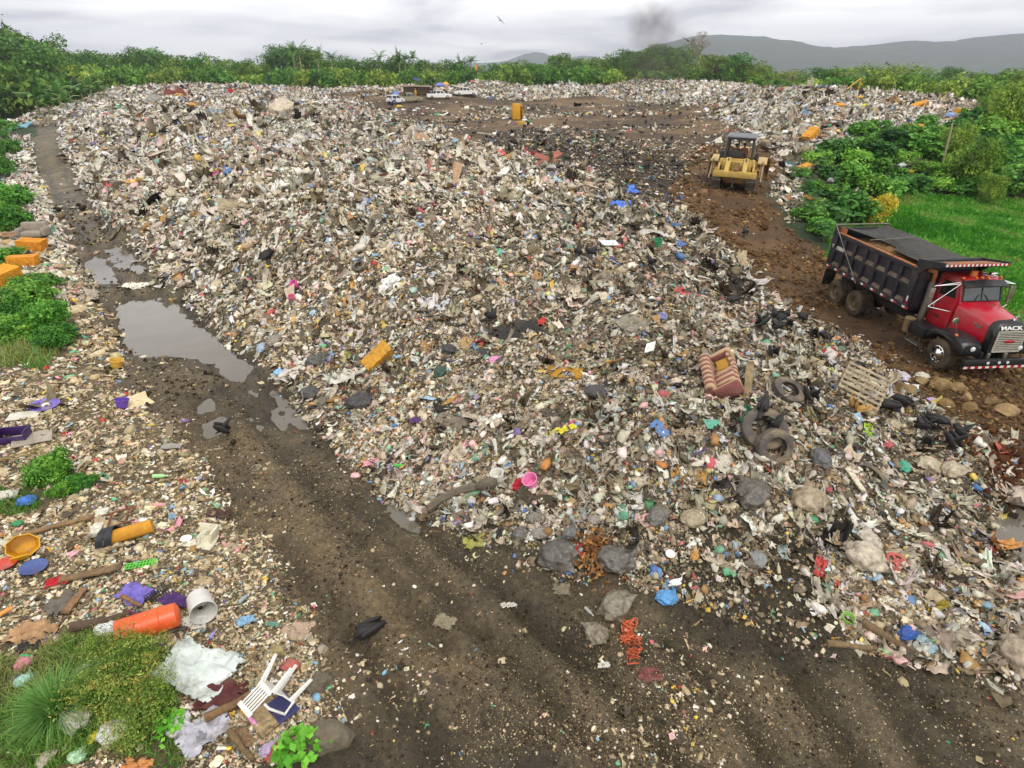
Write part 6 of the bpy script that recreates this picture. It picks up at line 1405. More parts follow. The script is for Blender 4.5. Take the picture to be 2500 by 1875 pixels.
GENS = {'bag': [g_bag(i) for i in range(6)], 'film': [g_sheet(20 + i) for i in range(4)] + [g_sheet(30, asp=.35), g_sheet(31, asp=.4)], 'cloth': [g_sheet(40 + i, M_CLOTH, .65) for i in range(4)], 'plank': [g_plank(1), g_plank(2, .22, .05), g_plank(3, .1, .035)], 'log': [g_log(1), g_log(2, .05), g_log(3, .09)],
    'foam': [g_block(1), g_block(2, .34, .12), g_block(3, .7, .3)], 'panel': [g_block(5, .6, .03, M_HARD, .012), g_block(6, .75, .025, M_HARD, .015)], 'card': [g_block(7, .7, .02, M_CARD, .04), g_block(8, .6, .02, M_CARD, .06)], 'board': [g_block(9, .75, .03, M_WOOD, .01)],
    'bigsheet': [g_sheet(60, asp=.7, n=30, amp=.07)], 'foambox': [g_block(11, .75, .6, M_FOAM, .02), g_block(12, .6, .5, M_FOAM, .02)], 'stone': [g_stone(i) for i in range(5)], 'bottle': [g_bottle(1)], 'lid': [g_disc(1)], 'tyre': [g_tyre(1)], 'halftyre': [g_halftyre(1)], 'tub': [g_tub(i) for i in range(3)], 'carton': [g_carton(1)], 'mudbag': []}
for me in GENS['bag']:
    q = me.copy(); q.materials.clear(); q.materials.append(M_MUDFILM); GENS['mudbag'].append(q)
CAPM = g_cap()
NM = {'bag': ('rubbish_bag', 'bag'), 'mudbag': ('rubbish_bag', 'bag'), 'film': ('plastic_sheet', 'plastic sheet'), 'cloth': ('cloth', 'cloth'), 'plank': ('plank', 'plank'), 'log': ('log', 'log'), 'foam': ('foam_block', 'foam block'), 'foambox': ('foam_block', 'foam block'), 'bigsheet': ('plastic_sheet', 'plastic sheet'), 'panel': ('plastic_slab', 'plastic slab'), 'card': ('cardboard_sheet', 'cardboard'), 'board': ('board', 'board'),
    'stone': ('stone', 'stone'), 'bottle': ('bottle', 'bottle'), 'lid': ('lid', 'lid'), 'tyre': ('tyre', 'tyre'), 'halftyre': ('tyre_piece', 'tyre'), 'tub': ('tub', 'tub'), 'carton': ('carton', 'cardboard box')}
VERGE_W = [P(a * S, b * S)[:2] for a, b in [(85,380),(195,600),(265,770),(400,960),(520,1150),(620,1330),(700,1480),(750,1600),(770,1658),(-40,1658),(-40,380)]]
def pose(u, v, rz=0, tilt=0, roll=0, follow=1):
    x, y, z, t = P(u, v); n_ = (normal(x, y) * follow + Vector((0, 0, 1 - follow))).normalized()
    q = Vector((0, 0, 1)).rotation_difference(n_).to_matrix().to_4x4()
    return Matrix.Translation((x, y, z)) @ q @ Matrix.Rotation(math.radians(rz), 4, 'Z') @ Matrix.Rotation(math.radians(tilt), 4, 'Y') @ Matrix.Rotation(math.radians(roll), 4, 'X'), t
CNT = {}
def item(kind, u, v, px, col, rz, label, tilt=0, roll=0, lift=0, group=None):
    up_ = {'plank': .15, 'board': .12, 'card': .11, 'panel': .12, 'film': .05, 'cloth': .06, 'bigsheet': .10, 'lid': .09, 'log': .13, 'bottle': .07, 'tyre': .08, 'foam': .07, 'tub': .05, 'foambox': .05}.get(kind, 0)
    k = CNT.get(kind, 0); CNT[kind] = k + 1
    M, t = pose(u, v, rz, tilt, roll); s = px * t / F
    me = GENS[kind][k % len(GENS[kind])]; nm, cat = NM[kind]
    o = link(nm, me); o.matrix_world = M @ Matrix.Translation((0, 0, lift * s - .07 * s + (up_ if inpoly(VERGE_W, np.array([M.translation.x]), np.array([M.translation.y]))[0] or M.translation.z > .35 else .01))) @ Matrix.Diagonal((s, s, s, 1)); o.color = (*hx(col, .95), 1)
    if kind == 'bottle': c = link('cap', CAPM, o); c.color = (*hx('d8d4cc'), 1)
    return tag(o, label, cat, group)
TABLE = '''
mudbag|1362|1362|100|56524c|10|big dark grey rubbish bag behind a blue bag at the toe of the heap
mudbag|1502|1372|92|5f5b54|-15|long dark grey rubbish bag right of the brown leaf litter
mudbag|1502|1486|92|7d7462|40|large mud caked rubbish bag, upper of the two alone on the mud
mudbag|1454|1556|72|857a66|80|mud caked rubbish bag, lower of the two alone on the mud
mudbag|1307|1268|44|7d766a|0|small grey rubbish bag standing above the other grey ones at the heap toe
mudbag|1318|1306|46|8b8478|20|grey brown square rubbish bag right of the egret at the heap toe
mudbag|1270|1308|46|6a665f|60|dark grey rubbish bag between the egret and the square bag
mudbag|1392|1303|42|6d6c69|30|grey rubbish bag tipped up behind the brown leaf litter
mudbag|1998|1126|68|5c5b5a|70|dark rubbish bag right of the upright tyre
mudbag|1835|1214|90|5b564d|35|long dark rubbish bag below the upright tyre
mudbag|1968|1226|98|9c8b70|20|big tan rubbish bag on the slope below the dark one
mudbag|2264|1140|64|b9ab90|0|cream rubbish bag beside the wet edge of the right lobe
mudbag|2322|1152|60|b3a58a|45|cream rubbish bag, right neighbour of another cream bag near the wet edge
mudbag|2177|1040|44|b5a688|0|pale tan rubbish bag above the green torn one on the right lobe
mudbag|2104|1366|108|b8ab95|-12|long cream rubbish bag beside the red wheel cover
mudbag|2114|1326|70|bfb4a2|10|pale rubbish bag lying on top of the long cream one
mudbag|2342|1562|58|9a8f78|0|grey tan rubbish bag right of the green bottle, lower right
mudbag|2484|1612|120|a3937c|80|huge tan sack cut by the right edge of the view
bag|1386|1393|28|5e9ad8|0|small bright blue bag before the big dark grey one
bag|1626|1462|52|5d9bd2|0|bright blue bag on the mud below the right hand egret
bag|2211|1549|48|2f5aa8|20|dark blue bag beside the long stick, lower right
bag|2250|1565|34|a8c4cc|0|pale blue bag right of the dark blue bag, lower right
bag|2268|1586|40|9db4bc|0|pale grey blue bag below the dark blue bag, lower right
bag|1183|868|42|2d2a29|60|black bag just left of the pink bag on the heap
bag|1208|884|36|e695c0|0|pink bag in the middle of the heap
bag|1096|857|38|3a3836|30|charcoal bag left of the folded cardboard on the heap
bag|1075|913|42|2f4a3c|85|dark green bag hanging on the heap slope
bag|879|987|64|3c3a3a|0|large charcoal bag by the yellow rope on the left flank
bag|1453|963|56|424140|0|charcoal bag right of centre on the heap under the long foam slab
bag|897|838|28|2b2b2a|90|small black bag above the yellow foam slab on the heap
bag|1617|968|36|b55a58|60|dull red bag on the right part of the heap
bag|1688|1022|32|6b675e|0|grey brown ball of a bag left of the teal board
bag|2203|1142|40|4aa88a|60|sea green bag on the right lobe above the cream bags
bag|2012|1245|36|8a8272|0|grey bag beside the big tan one on the right lobe
bag|1732|1132|32|d8606e|70|coral red bag left of the white triangular film
bag|2203|924|38|c4c0c8|60|clear crumpled bag on the rocks right of the pallet
bag|2250|922|34|cfc6b4|0|cream crumpled bag on the rocks beside the clear one
bag|1540|810|34|8f8778|0|taupe bag above the white panel on the heap
bag|1502|818|30|c9bfae|0|pale round bag left of the big taupe sheet
bag|672|836|40|8d8678|60|grey bag low on the left flank above the blue twists
bag|640|852|30|9fb0c0|80|blue grey bag low on the left flank
bag|682|912|26|8cc0ea|0|sky blue bag at the foot of the left flank
bag|755|965|52|4a4946|20|dark grey bag by the brown soil patch at the foot of the left flank
bag|772|885|50|55534f|10|dark grey bag above the brown soil patch on the left flank
bag|790|985|34|6f6757|70|brown grey bag at the foot of the left flank right of the dark one
bag|266|1540|62|e4e4e4|0|white bag with blue film left of the orange barrel
bag|437|1772|64|d9d2d0|80|pale torn bag hanging below the white sheet, lower left
bag|699|1838|72|a8454a|10|red mesh bag at the bottom edge near the broad leaved plant
bag|232|1802|36|ead43a|70|bright yellow bag among the grass, lower left
bag|661|1832|48|c5aed0|40|lilac bag left of the red mesh bag at the bottom edge
bag|710|1630|44|c06a5c|0|coral bag above the white plastic chair
bag|61|1622|44|d68a94|60|pink bag at the left above the grassy patch
bag|60|1665|44|a8d4c4|30|mint green bag at the left beside a dark bag
bag|42|1660|36|55534c|50|dark bag at the left beside the mint green one
bag|185|1760|80|c9c4b6|0|grey white bag pile on the grass, lower left
bag|285|1790|80|dcd9d0|30|white bag beside the yellow one, lower left
bag|114|1858|48|b7ac98|70|tan bag at the bottom left edge of the grass
bag|190|1850|44|b8e0b4|0|light green bag at the bottom edge, lower left
bag|20|1215|46|d7d2c2|0|cream bag at the left edge beside the green lump
bag|45|1281|26|3f9a62|0|small green lump of a bag at the left edge
bag|66|1228|44|3f78d0|40|bright blue bag on the left verge under the weed
bag|1450|1270|34|9a9186|0|pale grey bag in the mud above the leaf litter
bag|1600|1262|60|6f6a62|40|grey bag half sunk in the dark mud slope
bag|1850|1370|48|8a8b88|70|clear grey bag on the dark mud slope right of the dark stick
bag|1690|1268|60|a39578|0|tan bag at the upper edge of the dark mud slope
bag|1740|850|30|b5ab98|0|pale bag left of the striped sofa
bag|1860|1095|36|7c8078|0|grey plastic inside the ring of the upright tyre
bigsheet|482|1644|180|d3dcd6|-20|big pale green white plastic sheet spread by the log, lower left
film|500|1790|120|b9b7c0|50|torn translucent grey film below the white sheet, lower left
film|720|905|110|d2ccc2|70|long pale film draped down the left flank above the brown soil patch
film|845|925|90|cfc8bc|75|pale draped film on the lower left flank right of the dark bags
film|948|694|58|ecebe6|15|white sheet lying on the heap left of centre
film|1080|750|54|cfd4dc|20|clear bluish film on the middle of the heap
film|1156|950|60|a39a8c|80|grey hanging film left of the long foam slab
film|1765|1135|50|c9c1ae|60|white triangular film right of the coral bag
film|2025|818|62|33416f|0|navy plastic sheet among the vultures by the haul road
film|2040|838|30|5fc0b4|0|turquoise scrap beside the navy sheet
film|1740|895|40|8c7f6c|90|grey film beside the striped sofa, left side
film|1377|1055|60|e6d832|10|yellow and pink packet sheet in the middle of the lower heap
film|1391|1040|34|d85a8c|10|pink label sheet on the yellow packet
film|1608|1050|48|5f86b8|-50|faded blue strip of film right of the yellow packet
film|1532|470|62|2f6fd0|40|bright blue tarpaulin crumpled on the dark slope before the bulldozer
film|1516|505|52|3f7ada|0|bright blue tarpaulin lower fold on the dark slope
film|1345|430|30|3c5fa0|10|blue sheet left of the bright tarpaulin on the heap edge
film|2282|979|40|c6a6e0|0|lilac and white sheet on the rocks right of the truck rear
film|1350|1010|50|5d5348|0|brown grey cloth of film on the lower heap
film|590|1810|60|8d6f50|-40|brown torn film by the log at the bottom edge
film|330|1880|70|d99050|0|orange film at the very bottom edge, lower left
film|728|1545|80|b49a82|10|crumpled pinkish brown film at the right edge of the verge
film|600|1520|40|8cb8d8|30|light blue scrap on the verge right of the white bucket
film|665|1530|32|6fa890|0|green scrap on the verge right of the light blue one
film|240|1625|60|a4d4b8|40|mint film on the grass behind the feathery shrub
film|215|1660|80|c9bfae|0|pale film heap behind the tussock, lower left
film|1415|1342|30|c83a30|70|red plastic strip on the brown leaf litter
film|1160|1322|60|a4a04e|10|olive yellow film on the mud below the left egret
film|1585|1650|58|7a3f38|0|dull red film pressed in the mud, lower centre
film|1240|1480|44|d6cfc0|30|cream crumpled film alone on the mud, centre
film|1475|1625|30|eae6da|0|white crumpled scrap alone on the mud below the mud caked bags
film|1086|1520|52|8f8468|-25|muddy film trodden into the road, centre
film|1370|1440|44|80755e|0|grey mud coated film left of the upper mud caked bag
film|2190|1467|58|cfc9b8|5|cream curled tray of film below the red wheel cover
film|1990|1230|44|9a927e|60|grey film flap beside the big tan bag
film|760|150|20|e8e4dc|0|white sheet on the far left crest
film|1540|460|40|4d86dd|80|bright blue upper corner of the crumpled tarpaulin
cloth|142|1425|52|c01824|20|bright red cloth over a box on the left verge
cloth|156|1478|80|6e675c|75|dark grey folded cloth below the red one
cloth|330|1458|84|7a6cc0|-20|purple cloth with white and yellow patches behind the orange barrel
cloth|425|1474|70|4b2f66|-30|dark purple patterned cloth touching the orange barrel
cloth|300|1520|60|6b3a50|60|maroon cloth left of the orange barrel
cloth|535|1261|54|4a3228|10|dark brown cloth on the road edge
cloth|1265|1186|34|b01c2c|60|crimson cloth left of the pink tub
cloth|955|1122|50|2c2434|10|black cloth near the green bottle at the foot of the heap
cloth|905|1130|40|e0a0a8|0|pink cloth left of the green bottle at the foot of the heap
cloth|1015|1030|30|5a3a6c|0|purple cloth left of the taupe cloth on the lower heap
cloth|1100|1035|80|7d7263|-30|taupe cloth on the lower heap
cloth|1548|800|92|8d8474|-60|big taupe cloth draped on the upper right of the heap
cloth|1262|820|130|35322f|20|black cloth draped across the middle of the heap
cloth|1665|725|58|c8505a|60|red cloth on the right shoulder of the heap
cloth|497|1790|40|8f8b90|90|grey rag by the torn film, lower left
cloth|540|1705|110|5a2a28|10|dark red patterned cloth under the white sheet
cloth|1122|1270|40|9b8fc0|0|violet scrap of cloth right of the left egret
cloth|2025|865|44|9c2434|20|dark red cloth below the navy sheet
cloth|330|700|60|e8e0d0|0|white cloth at the road edge beside the first puddle
cloth|80|1550|100|b08a62|0|tan cloth at the left above the pink bag
cloth|75|1580|50|2e2a28|10|black rag at the left above the tan cloth
cloth|1130|1092|36|d8868e|0|rose cloth on the lower heap below the pale green bag
cloth|1320|790|30|d04038|0|red rag above the black cloth on the heap
plank|1827|936|112|8d7a58|70|wide weathered plank leaning beside the striped sofa
plank|2081|1180|70|cfc6ac|-72|white painted strip of wood beside the curved tyre piece
plank|585|1100|62|93815c|-75|short pale plank lying on the dirt road
plank|525|1097|40|9c8d70|20|broken pale board left of the short plank on the dirt road
plank|186|1478|84|8d6a48|-85|brown plank standing among cloths below the red one
plank|150|1290|150|8a6d4a|35|broad weathered plank on the left verge below the twigs
plank|225|1410|130|7d6446|20|driftwood plank behind the red cloth
plank|243|1285|120|d6d2c0|-68|white painted beam across the brown frame on the left verge
plank|2173|1650|44|a08c66|-70|short plank at the edge of the wet mud, lower right
plank|2042|1558|34|a5772e|0|yellow brown stub of wood, lower right
plank|1758|1410|70|5a4c38|75|dark stick on the dark mud slope
plank|2130|333|48|d8d8d8|-55|white plank on the right rubbish slope above the bushes
plank|2137|312|52|c9ccd0|-20|pale grey board on the right rubbish slope
plank|1192|330|70|9b907c|-30|pale board among dark rubbish behind the crest
plank|660|1640|70|9b8560|20|thin pale stick right of the white sheet, lower left
plank|1705|1520|30|8d7850|30|short stick on the mud, lower right
log|357|1606|95|8a6a48|-25|thick log with a cut end above the white sheet
log|315|1553|90|7d6448|-20|log with the cut end left of the orange barrel
log|562|1735|110|7d6040|38|log crossing the dark red cloth, lower left
log|592|1832|110|76603f|-40|log at the bottom edge, lower left
log|653|1325|58|8d7552|-35|short log on the edge of the dirt road
log|2169|1560|125|6f5a40|-38|long dark stick right of the magenta lid, lower right
log|2078|1578|110|7d6848|-12|pale thin log below the green jar, lower right
log|2306|1376|60|9c8660|-15|pale log right of the red wheel cover
log|2385|1372|60|a08c68|-75|pale log near the right edge on the lobe
log|1502|890|54|8d6c42|30|short thick log in the upper right of the heap
log|1405|1075|50|7a6248|45|dark stub of log below the yellow packet
log|250|1530|120|5c4a3a|22|charred log left of the orange barrel
log|325|1480|70|8d6a42|-25|brown stick touching the orange barrel
foam|927|876|76|c8922f|35|amber foam slab on the left middle of the heap
foam|1358|916|128|b58524|-12|long thin amber foam slab in the centre of the heap
foambox|82|615|52|d88a1c|15|amber foam block on the left verge, nearest the tyre
foambox|62|652|58|dd9020|20|amber foam block with a white side, middle of the left verge three
foambox|16|690|60|e0981e|80|amber foam block standing on end at the left edge
foambox|1980|338|40|d0902c|35|amber foam block on the slope behind the bulldozer
foam|2050|262|26|d8942a|20|small amber foam block high on the right rubbish slope
foam|2245|259|34|dc9428|-8|flat amber foam slab on the right ridge beside the white frame
foam|2293|263|26|d48c24|0|amber foam slab right of the white frame on the right ridge
foam|2353|280|36|e09a22|10|amber foam slab furthest right on the ridge
foam|2232|316|36|d89232|-15|amber foam slab above the bank bushes
foam|2215|418|28|e29a20|-15|small amber foam block among the bank bushes
foam|1965|412|28|d69830|20|small amber foam block at the top of the castor plants
foam|1975|486|26|dc9c30|10|small amber foam block low beside the castor plants
foam|1100|985|60|b8862c|60|narrow amber foam piece on the heap left of the hanging film
panel|1590|853|40|ece9e0|70|white panel on the right shoulder of the heap
panel|2057|372|40|e4dccb|80|cream door panel standing on the slope above the castor plants
panel|1487|597|42|e8eef2|15|white slab on the crest left of the green tub
panel|1737|1042|42|5aa88c|10|teal board above the upright tyre
panel|1927|402|32|3f6f84|-35|blue green board left of the castor plants
panel|691|1736|70|3a3a66|-40|navy board behind the white plastic chair legs
panel|60|1020|64|d8d2c2|20|white panel on the left verge behind the purple bin
panel|80|1075|80|a49a88|35|grey slatted panel on the left verge beside the purple bin
panel|2203|882|40|8fa4e0|-8|periwinkle blue sheet by the front wheel of the truck
card|1134|842|46|a88a5c|60|folded brown cardboard right of the charcoal bag
card|2452|1037|78|c09a62|0|tan cardboard sheet with faded print by the brown soil heap
card|2165|864|64|b88a54|20|crumpled brown cardboard beside the truck wheels
card|2150|850|44|a87c4c|-30|brown cardboard flap behind the crumpled one
card|2095|352|40|c9b090|10|pale cardboard on the slope above the castor plants
card|1040|845|40|9a7346|50|brown cardboard left of the charcoal bag on the heap
card|735|1050|36|7a4a34|70|rust brown board at the very foot of the left flank
card|812|905|40|c09860|0|tan cardboard on the left flank above the draped film
card|2290|975|70|a8885c|0|dirty cardboard among the rocks right of the pallet
card|420|1095|44|9a968c|10|grey card flat on the edge of the dirt road
card|470|1110|40|5f7468|20|grey green card on the edge of the dirt road
board|650|1752|94|ab946c|-40|tan square board under the white plastic chair
bottle|978|1140|32|4fb04a|-12|green bottle with yellow label at the foot of the heap
bottle|1438|1496|30|9c9f9c|-55|clear grey bottle left of the upper mud caked bag
bottle|2290|1563|36|5f9a3c|8|green bottle lying right of the pale blue bags
bottle|393|1170|34|a8d890|12|pale green bottle on the verge edge
bottle|521|1556|26|9c90d0|80|lilac bottle on the verge right of the black strip
bottle|620|1770|34|e090c0|-35|pink and blue bottle beside the tan board
bottle|600|1750|30|e0a02a|-35|orange bottle beside the tan board
bottle|20|1500|36|e89a4a|60|orange bottle at the left edge
bottle|595|1470|34|9aa6a8|70|clear bottle on the verge at the road edge
bottle|1196|1258|26|c8d040|0|yellow green bottle low on the heap toe
bottle|1900|1390|28|b8ac90|75|dirty white bottle on the dark mud slope
bottle|70|1610|30|3f9a5c|0|green bottle at the left below the tan cloth
lid|986|1575|32|f2f2ee|0|round white lid alone on the mud, centre
lid|1635|1358|24|e6e2d8|0|white plate on the mud above the right egret
lid|2142|1503|42|d060c8|0|magenta round lid, lower right
lid|456|1322|26|efece2|0|white round lid below the cream washstand piece
lid|84|1390|58|4a5f96|30|slate blue plastic oval on the left verge
lid|17|1382|48|c84a34|20|red and white tray at the left edge
lid|1616|776|26|6f7ab0|60|blue grey disc on the right shoulder of the heap
lid|625|1142|26|8f8672|0|grey disc pressed into the dirt road
lid|110|992|64|7a68c0|30|violet round pan on the left verge
tyre|112|612|46|0|20|old tyre beside the amber foam blocks on the left verge
tyre|490|598|38|0|30|old tyre low on the left flank of the heap
tyre|1918|962|78|0|20|old tyre lying flat right of the leaning plank
tyre|905|440|30|0|30|old tyre on the far face of the heap, left
tyre|1080|400|30|0|-20|old tyre on the upper crest of the heap
tyre|880|655|34|0|50|old tyre on the middle slope of the left flank
tyre|1340|640|40|0|10|old tyre below the pair of crest vultures
tyre|1545|580|28|0|40|old tyre on the slope below the blue tarpaulin, left
tyre|1610|570|26|0|70|old tyre on the slope below the blue tarpaulin, right
tyre|1580|500|26|0|50|old tyre beside the blue tarpaulin
halftyre|1812|786|70|0|200|torn half tyre on the edge of the haul road by the vultures
halftyre|2116|1168|100|0|-60|curved tyre piece on the right lobe
halftyre|433|1566|84|0|80|cracked strip of tyre touching the orange barrel
halftyre|1735|1090|50|0|100|thin dark tyre strip hanging below the teal board
halftyre|560|640|30|0|30|torn tyre at the foot of the left flank near the first puddle
tub|1301|1184|42|e884b4|30|pink square tub at the toe of the heap
tub|1218|1172|38|e0ddd2|60|white container left of the crimson cloth
tub|1604|607|36|2f8a5c|20|dark green tub on the crest
tub|725|700|24|e060a0|80|bright pink pot on the left flank
tub|714|733|18|e06a8c|0|small rose pot below the bright pink pot
tub|285|898|34|d8ac4c|10|amber and white pot at the edge of the verge
tub|298|996|36|6a4aa8|60|purple and white pot at the edge of the verge
tub|2066|1518|34|8fc05c|0|green jar left of the magenta lid
tub|1725|824|26|c8bfae|0|cream pot above the striped sofa
tub|765|1765|22|b5a98c|60|small tan cup right of the white plastic chair
tub|566|230|16|d84848|0|red pot on the far left crest
carton|35|585|46|8a6a4c|20|open brown carton at the left edge behind the foam blocks
carton|2395|300|34|c8bca8|0|white broken frame box on the right ridge
stone|779|1674|72|6b6250|0|rounded lump of mud right of the white plastic chair
stone|798|1806|120|6f6553|20|large flat clod of mud at the bottom edge
stone|787|1590|34|a79c86|0|grey angular stone on the mud right of the verge
stone|680|1592|40|a8956a|0|tan stone on the verge right of the big sheet
stone|2455|1010|60|9a7f58|0|tan boulder above the cardboard sheet by the truck
stone|2220|960|48|8f7852|0|brown boulder among the rocks before the truck
stone|2290|945|56|8a7048|10|flat brown boulder before the front wheel
stone|2200|950|40|7d6742|50|dark brown boulder right of the pallet
stone|2335|952|44|8d744c|0|rounded brown boulder before the bumper
stone|2250|935|34|97805a|0|small tan boulder before the front wheel
stone|2370|1000|44|80683f|30|brown boulder left of the cardboard sheet
stone|2305|990|40|8a7046|0|brown boulder in the middle of the rock patch
stone|2360|975|34|9c845c|0|tan boulder in the middle of the rock patch
stone|2420|985|36|7a6240|0|dark boulder above the cardboard sheet
'''
def build_table():
    for line in TABLE.strip().split('\n'):
        k, u, v, px, col, rz, lab = line.split('|')
        u, v, px, rz = float(u), float(v), float(px), float(rz)
        col = '57504a' if col == '0' else col
        item(k, u, v, px, col, rz, lab, group=NM[k][1] + ' pieces thrown on the dump' if k not in ('carton', 'board') else None)
build_table()

def mk(name, label, cat, u, v, rz=0, tilt=0, roll=0, follow=1, dz=0):
    M, t = pose(u, v, rz, tilt, roll, follow); o = empty(name); o.matrix_world = M @ Matrix.Translation((0, 0, dz)); return tag(o, label, cat)
def plastic(col, rough=.4): return mat('moulded_plastic', col, rough=rough, var=.12, bump=.05, dirt='8a7a60', dirtamt=.12)
def build_special():
    # striped sofa
    m, n, b = newmat('striped_upholstery'); tc = n('TexCoord'); wv = n('TexWave'); wv.inputs['Scale'].default_value = 1.25; wv.inputs['Distortion'].default_value = .8; wv.bands_direction = 'X'; n.link(tc.outputs['Object'], wv.inputs['Vector'])
    r = n('ValToRGB'); e = r.color_ramp.elements; e[0].position = .25; e[0].color = (*hx('84504a'), 1); e[1].position = .75; e[1].color = (*hx('b59a78'), 1); q = e.new(.45); q.color = (*hx('93655a'), 1); q = e.new(.55); q.color = (*hx('a98468'), 1)
    n.link(wv.outputs['Fac'], r.inputs[0]); n.link(r.outputs[0], b.inputs['Base Color']); b.inputs['Roughness'].default_value = .95
    ns = n('TexNoise'); ns.inputs['Scale'].default_value = 18; bp = n('Bump'); bp.inputs['Strength'].default_value = .4; n.link(tc.outputs['Object'], ns.inputs['Vector']); n.link(ns.outputs['Fac'], bp.inputs['Height']); n.link(bp.outputs[0], b.inputs['Normal'])
    S_ = mk('sofa', 'red and cream striped sofa lying on its back on the right shoulder of the heap', 'sofa', 1790, 966, 82, 0, 0, .75)
    S_.matrix_world = S_.matrix_world @ Matrix.Translation((.7, 0, -.02)) @ Matrix.Rotation(math.radians(-38), 4, 'X') @ Matrix.Diagonal((.86, .92, .8, 1))
    def soft(nm, c, s, bev=.12, mm=m):
        bm = bmesh.new(); box(bm, c, s, bev=bev); bmesh.ops.subdivide_edges(bm, edges=list(bm.edges), cuts=2, use_grid_fill=True); nb(bm, .035, 3, c[0] + 5); return part(nm, bm, mm, S_, 60)
    soft('seat', (0, -.05, .28), (1.55, .72, .34)); soft('backrest', (0, .38, .52), (1.9, .3, .86)); soft('arm', (-.92, -.04, .38), (.24, .8, .62)); soft('arm', (.92, -.04, .38), (.24, .8, .62)); soft('cushion', (-.4, -.05, .5), (.72, .6, .16))
    soft('torn_padding', (.42, -.06, .46), (.5, .4, .1), .04, mat('torn_foam', 'b98a34', rough=.95, bump=.5))
    bm = bmesh.new(); tube(bm, [(.1, -.36, .5), (.85, -.3, .62)], .05, 6); part('frame_rail', bm, m, S_)
    # grey armchair back on the left verge
    G_ = mk('armchair', 'faded grey armchair dumped behind the foam blocks on the left verge', 'armchair', 88, 582, 10, 0, 0, .5); gm = mat('grey_upholstery', '9a8f80', rough=.95, bump=.4)
    for nm, c, s in [('seat', (0, -.1, .3), (1.1, .7, .35)), ('backrest', (0, .3, .62), (1.4, .28, .6)), ('arm', (.68, -.05, .42), (.24, .8, .5)), ('arm', (-.68, -.05, .42), (.24, .8, .5))]:
        bm = bmesh.new(); box(bm, c, s, bev=.1); part(nm, bm, gm, G_, 60)
    # pallet
    Pm = mat('pallet_wood', 'a4957a', rough=.9, var=.35, bump=.3, dirt='6a5a44', dirtamt=.3)
    A = mk('pallet', 'weathered wooden pallet tipped up on the right slope of the heap', 'pallet', 2085, 985, -28, 0, 0, .8); A.matrix_world = A.matrix_world @ Matrix.Rotation(math.radians(38), 4, 'X')
    for k in range(7):
        bm = bmesh.new(); box(bm, (0, .08 + k * .16, .13), (1.2, .085, .022), bev=.004); part('slat', bm, Pm, A)
    for x in (-.57, 0, .57):
        bm = bmesh.new(); box(bm, (x, .56, .065), (.05, 1.1, .1), bev=.004); part('stringer', bm, Pm, A)
    # two big tyres near the sofa
    for u, v, px, rz, roll, lab in [(1887, 1128, 90, 8, 62, 'muddy truck tyre standing upright, nearest one on the right lobe'), (1862, 1092, 108, -10, 30, 'large worn tyre leaning behind the upright muddy tyre')]:
        M, t = pose(u, v, rz, 0, 0, .3); s = px * t / F; o = link('tyre', GENS['tyre'][0]); o.matrix_world = M @ Matrix.Translation((0, 0, .12 * s)) @ Matrix.Rotation(math.radians(roll), 4, 'X') @ Matrix.Translation((0, .32 * s, -.1 * s)) @ Matrix.Diagonal((s, s, s, 1)); tag(o, lab, 'tyre', 'tyre pieces thrown on the dump')
    # red wheel cover with five holes
    W_ = mk('wheel_cover', 'dusty red wheel cover with five holes on the lower right rubbish', 'wheel cover', 2188, 1376, 10, 12, 18); bm = bmesh.new(); rm_ = plastic('b3584c', .6); s = .24
    lathe(bm, [(s, 0), (s, .05), (s * .92, .075), (s * .72, .06), (s * .72, .02)], n=40)
    lathe(bm, [(s * .36, .02), (s * .36, .05), (s * .12, .06), (0, .05)], n=24)
    for k in range(5):
        a = 2 * PI * k / 5 + .3; box(bm, (math.cos(a) * s * .54, math.sin(a) * s * .54, .045), (s * .44, s * .26, .035), (0, 0, a), bev=.008)
    part('disc', bm, rm_, W_)
    # orange barrel, white bucket, yellow bucket
    Bq = mk('barrel', 'bright orange plastic barrel lying open on the left verge', 'barrel', 372, 1545, 28, 0, 0, .3)
    bm = bmesh.new(); pr = [(.205, -.48), (.235, -.50), (.24, -.46), (.235, -.2), (.245, -.19), (.235, -.18), (.235, .18), (.245, .19), (.235, .2), (.22, .45), (.14, .5), (0, .5)]; lathe(bm, pr, (0, 0, .23), (1, 0, 0), 36); lathe(bm, [(.205, -.48), (.21, .42), (0, .44)], (0, 0, .23), (1, 0, 0), 36); part('shell', bm, plastic('e8602a'), Bq)
    bm = bmesh.new(); prism(bm, [(-.5, 0), (-.42, .0), (-.40, .08), (-.5, .1)], -.2, .12); part('cracked_edge', bm, plastic('c02a22'), Bq)
    Wb = mk('bucket', 'translucent white broken bucket right of the orange barrel', 'bucket', 497, 1500, 0, 0, 0, .3); wp = plastic('d9d8d0', .5)
    bm = bmesh.new(); lathe(bm, [(.0, -.26), (.21, -.26), (.235, .24), (.245, .25), (.235, .26), (.225, .22), (.2, -.24), (0, -.24)], (0, 0, .24), (.55, -.75, .12), 32); part('shell', bm, wp, Wb)
    bm = bmesh.new(); box(bm, (-.12, -.28, .05), (.55, .3, .015), (.15, .1, .3)); part('torn_flap', bm, wp, Wb)
    Yb = mk('crate', 'yellow broken angular container at the left edge of the verge', 'container', 66, 1352, 25, 0, 0, .3, .02); ym = plastic('e0a818')
    bm = bmesh.new(); oc = [(.5 * math.cos(a) * .62, .5 * math.sin(a) * .5) for a in [k * PI / 4 + .3 for k in range(8)]]; T_ = Matrix.Translation((0, 0, .22)) @ Matrix.Rotation(1.05, 4, 'X') @ Matrix.Rotation(.3, 4, 'Y')
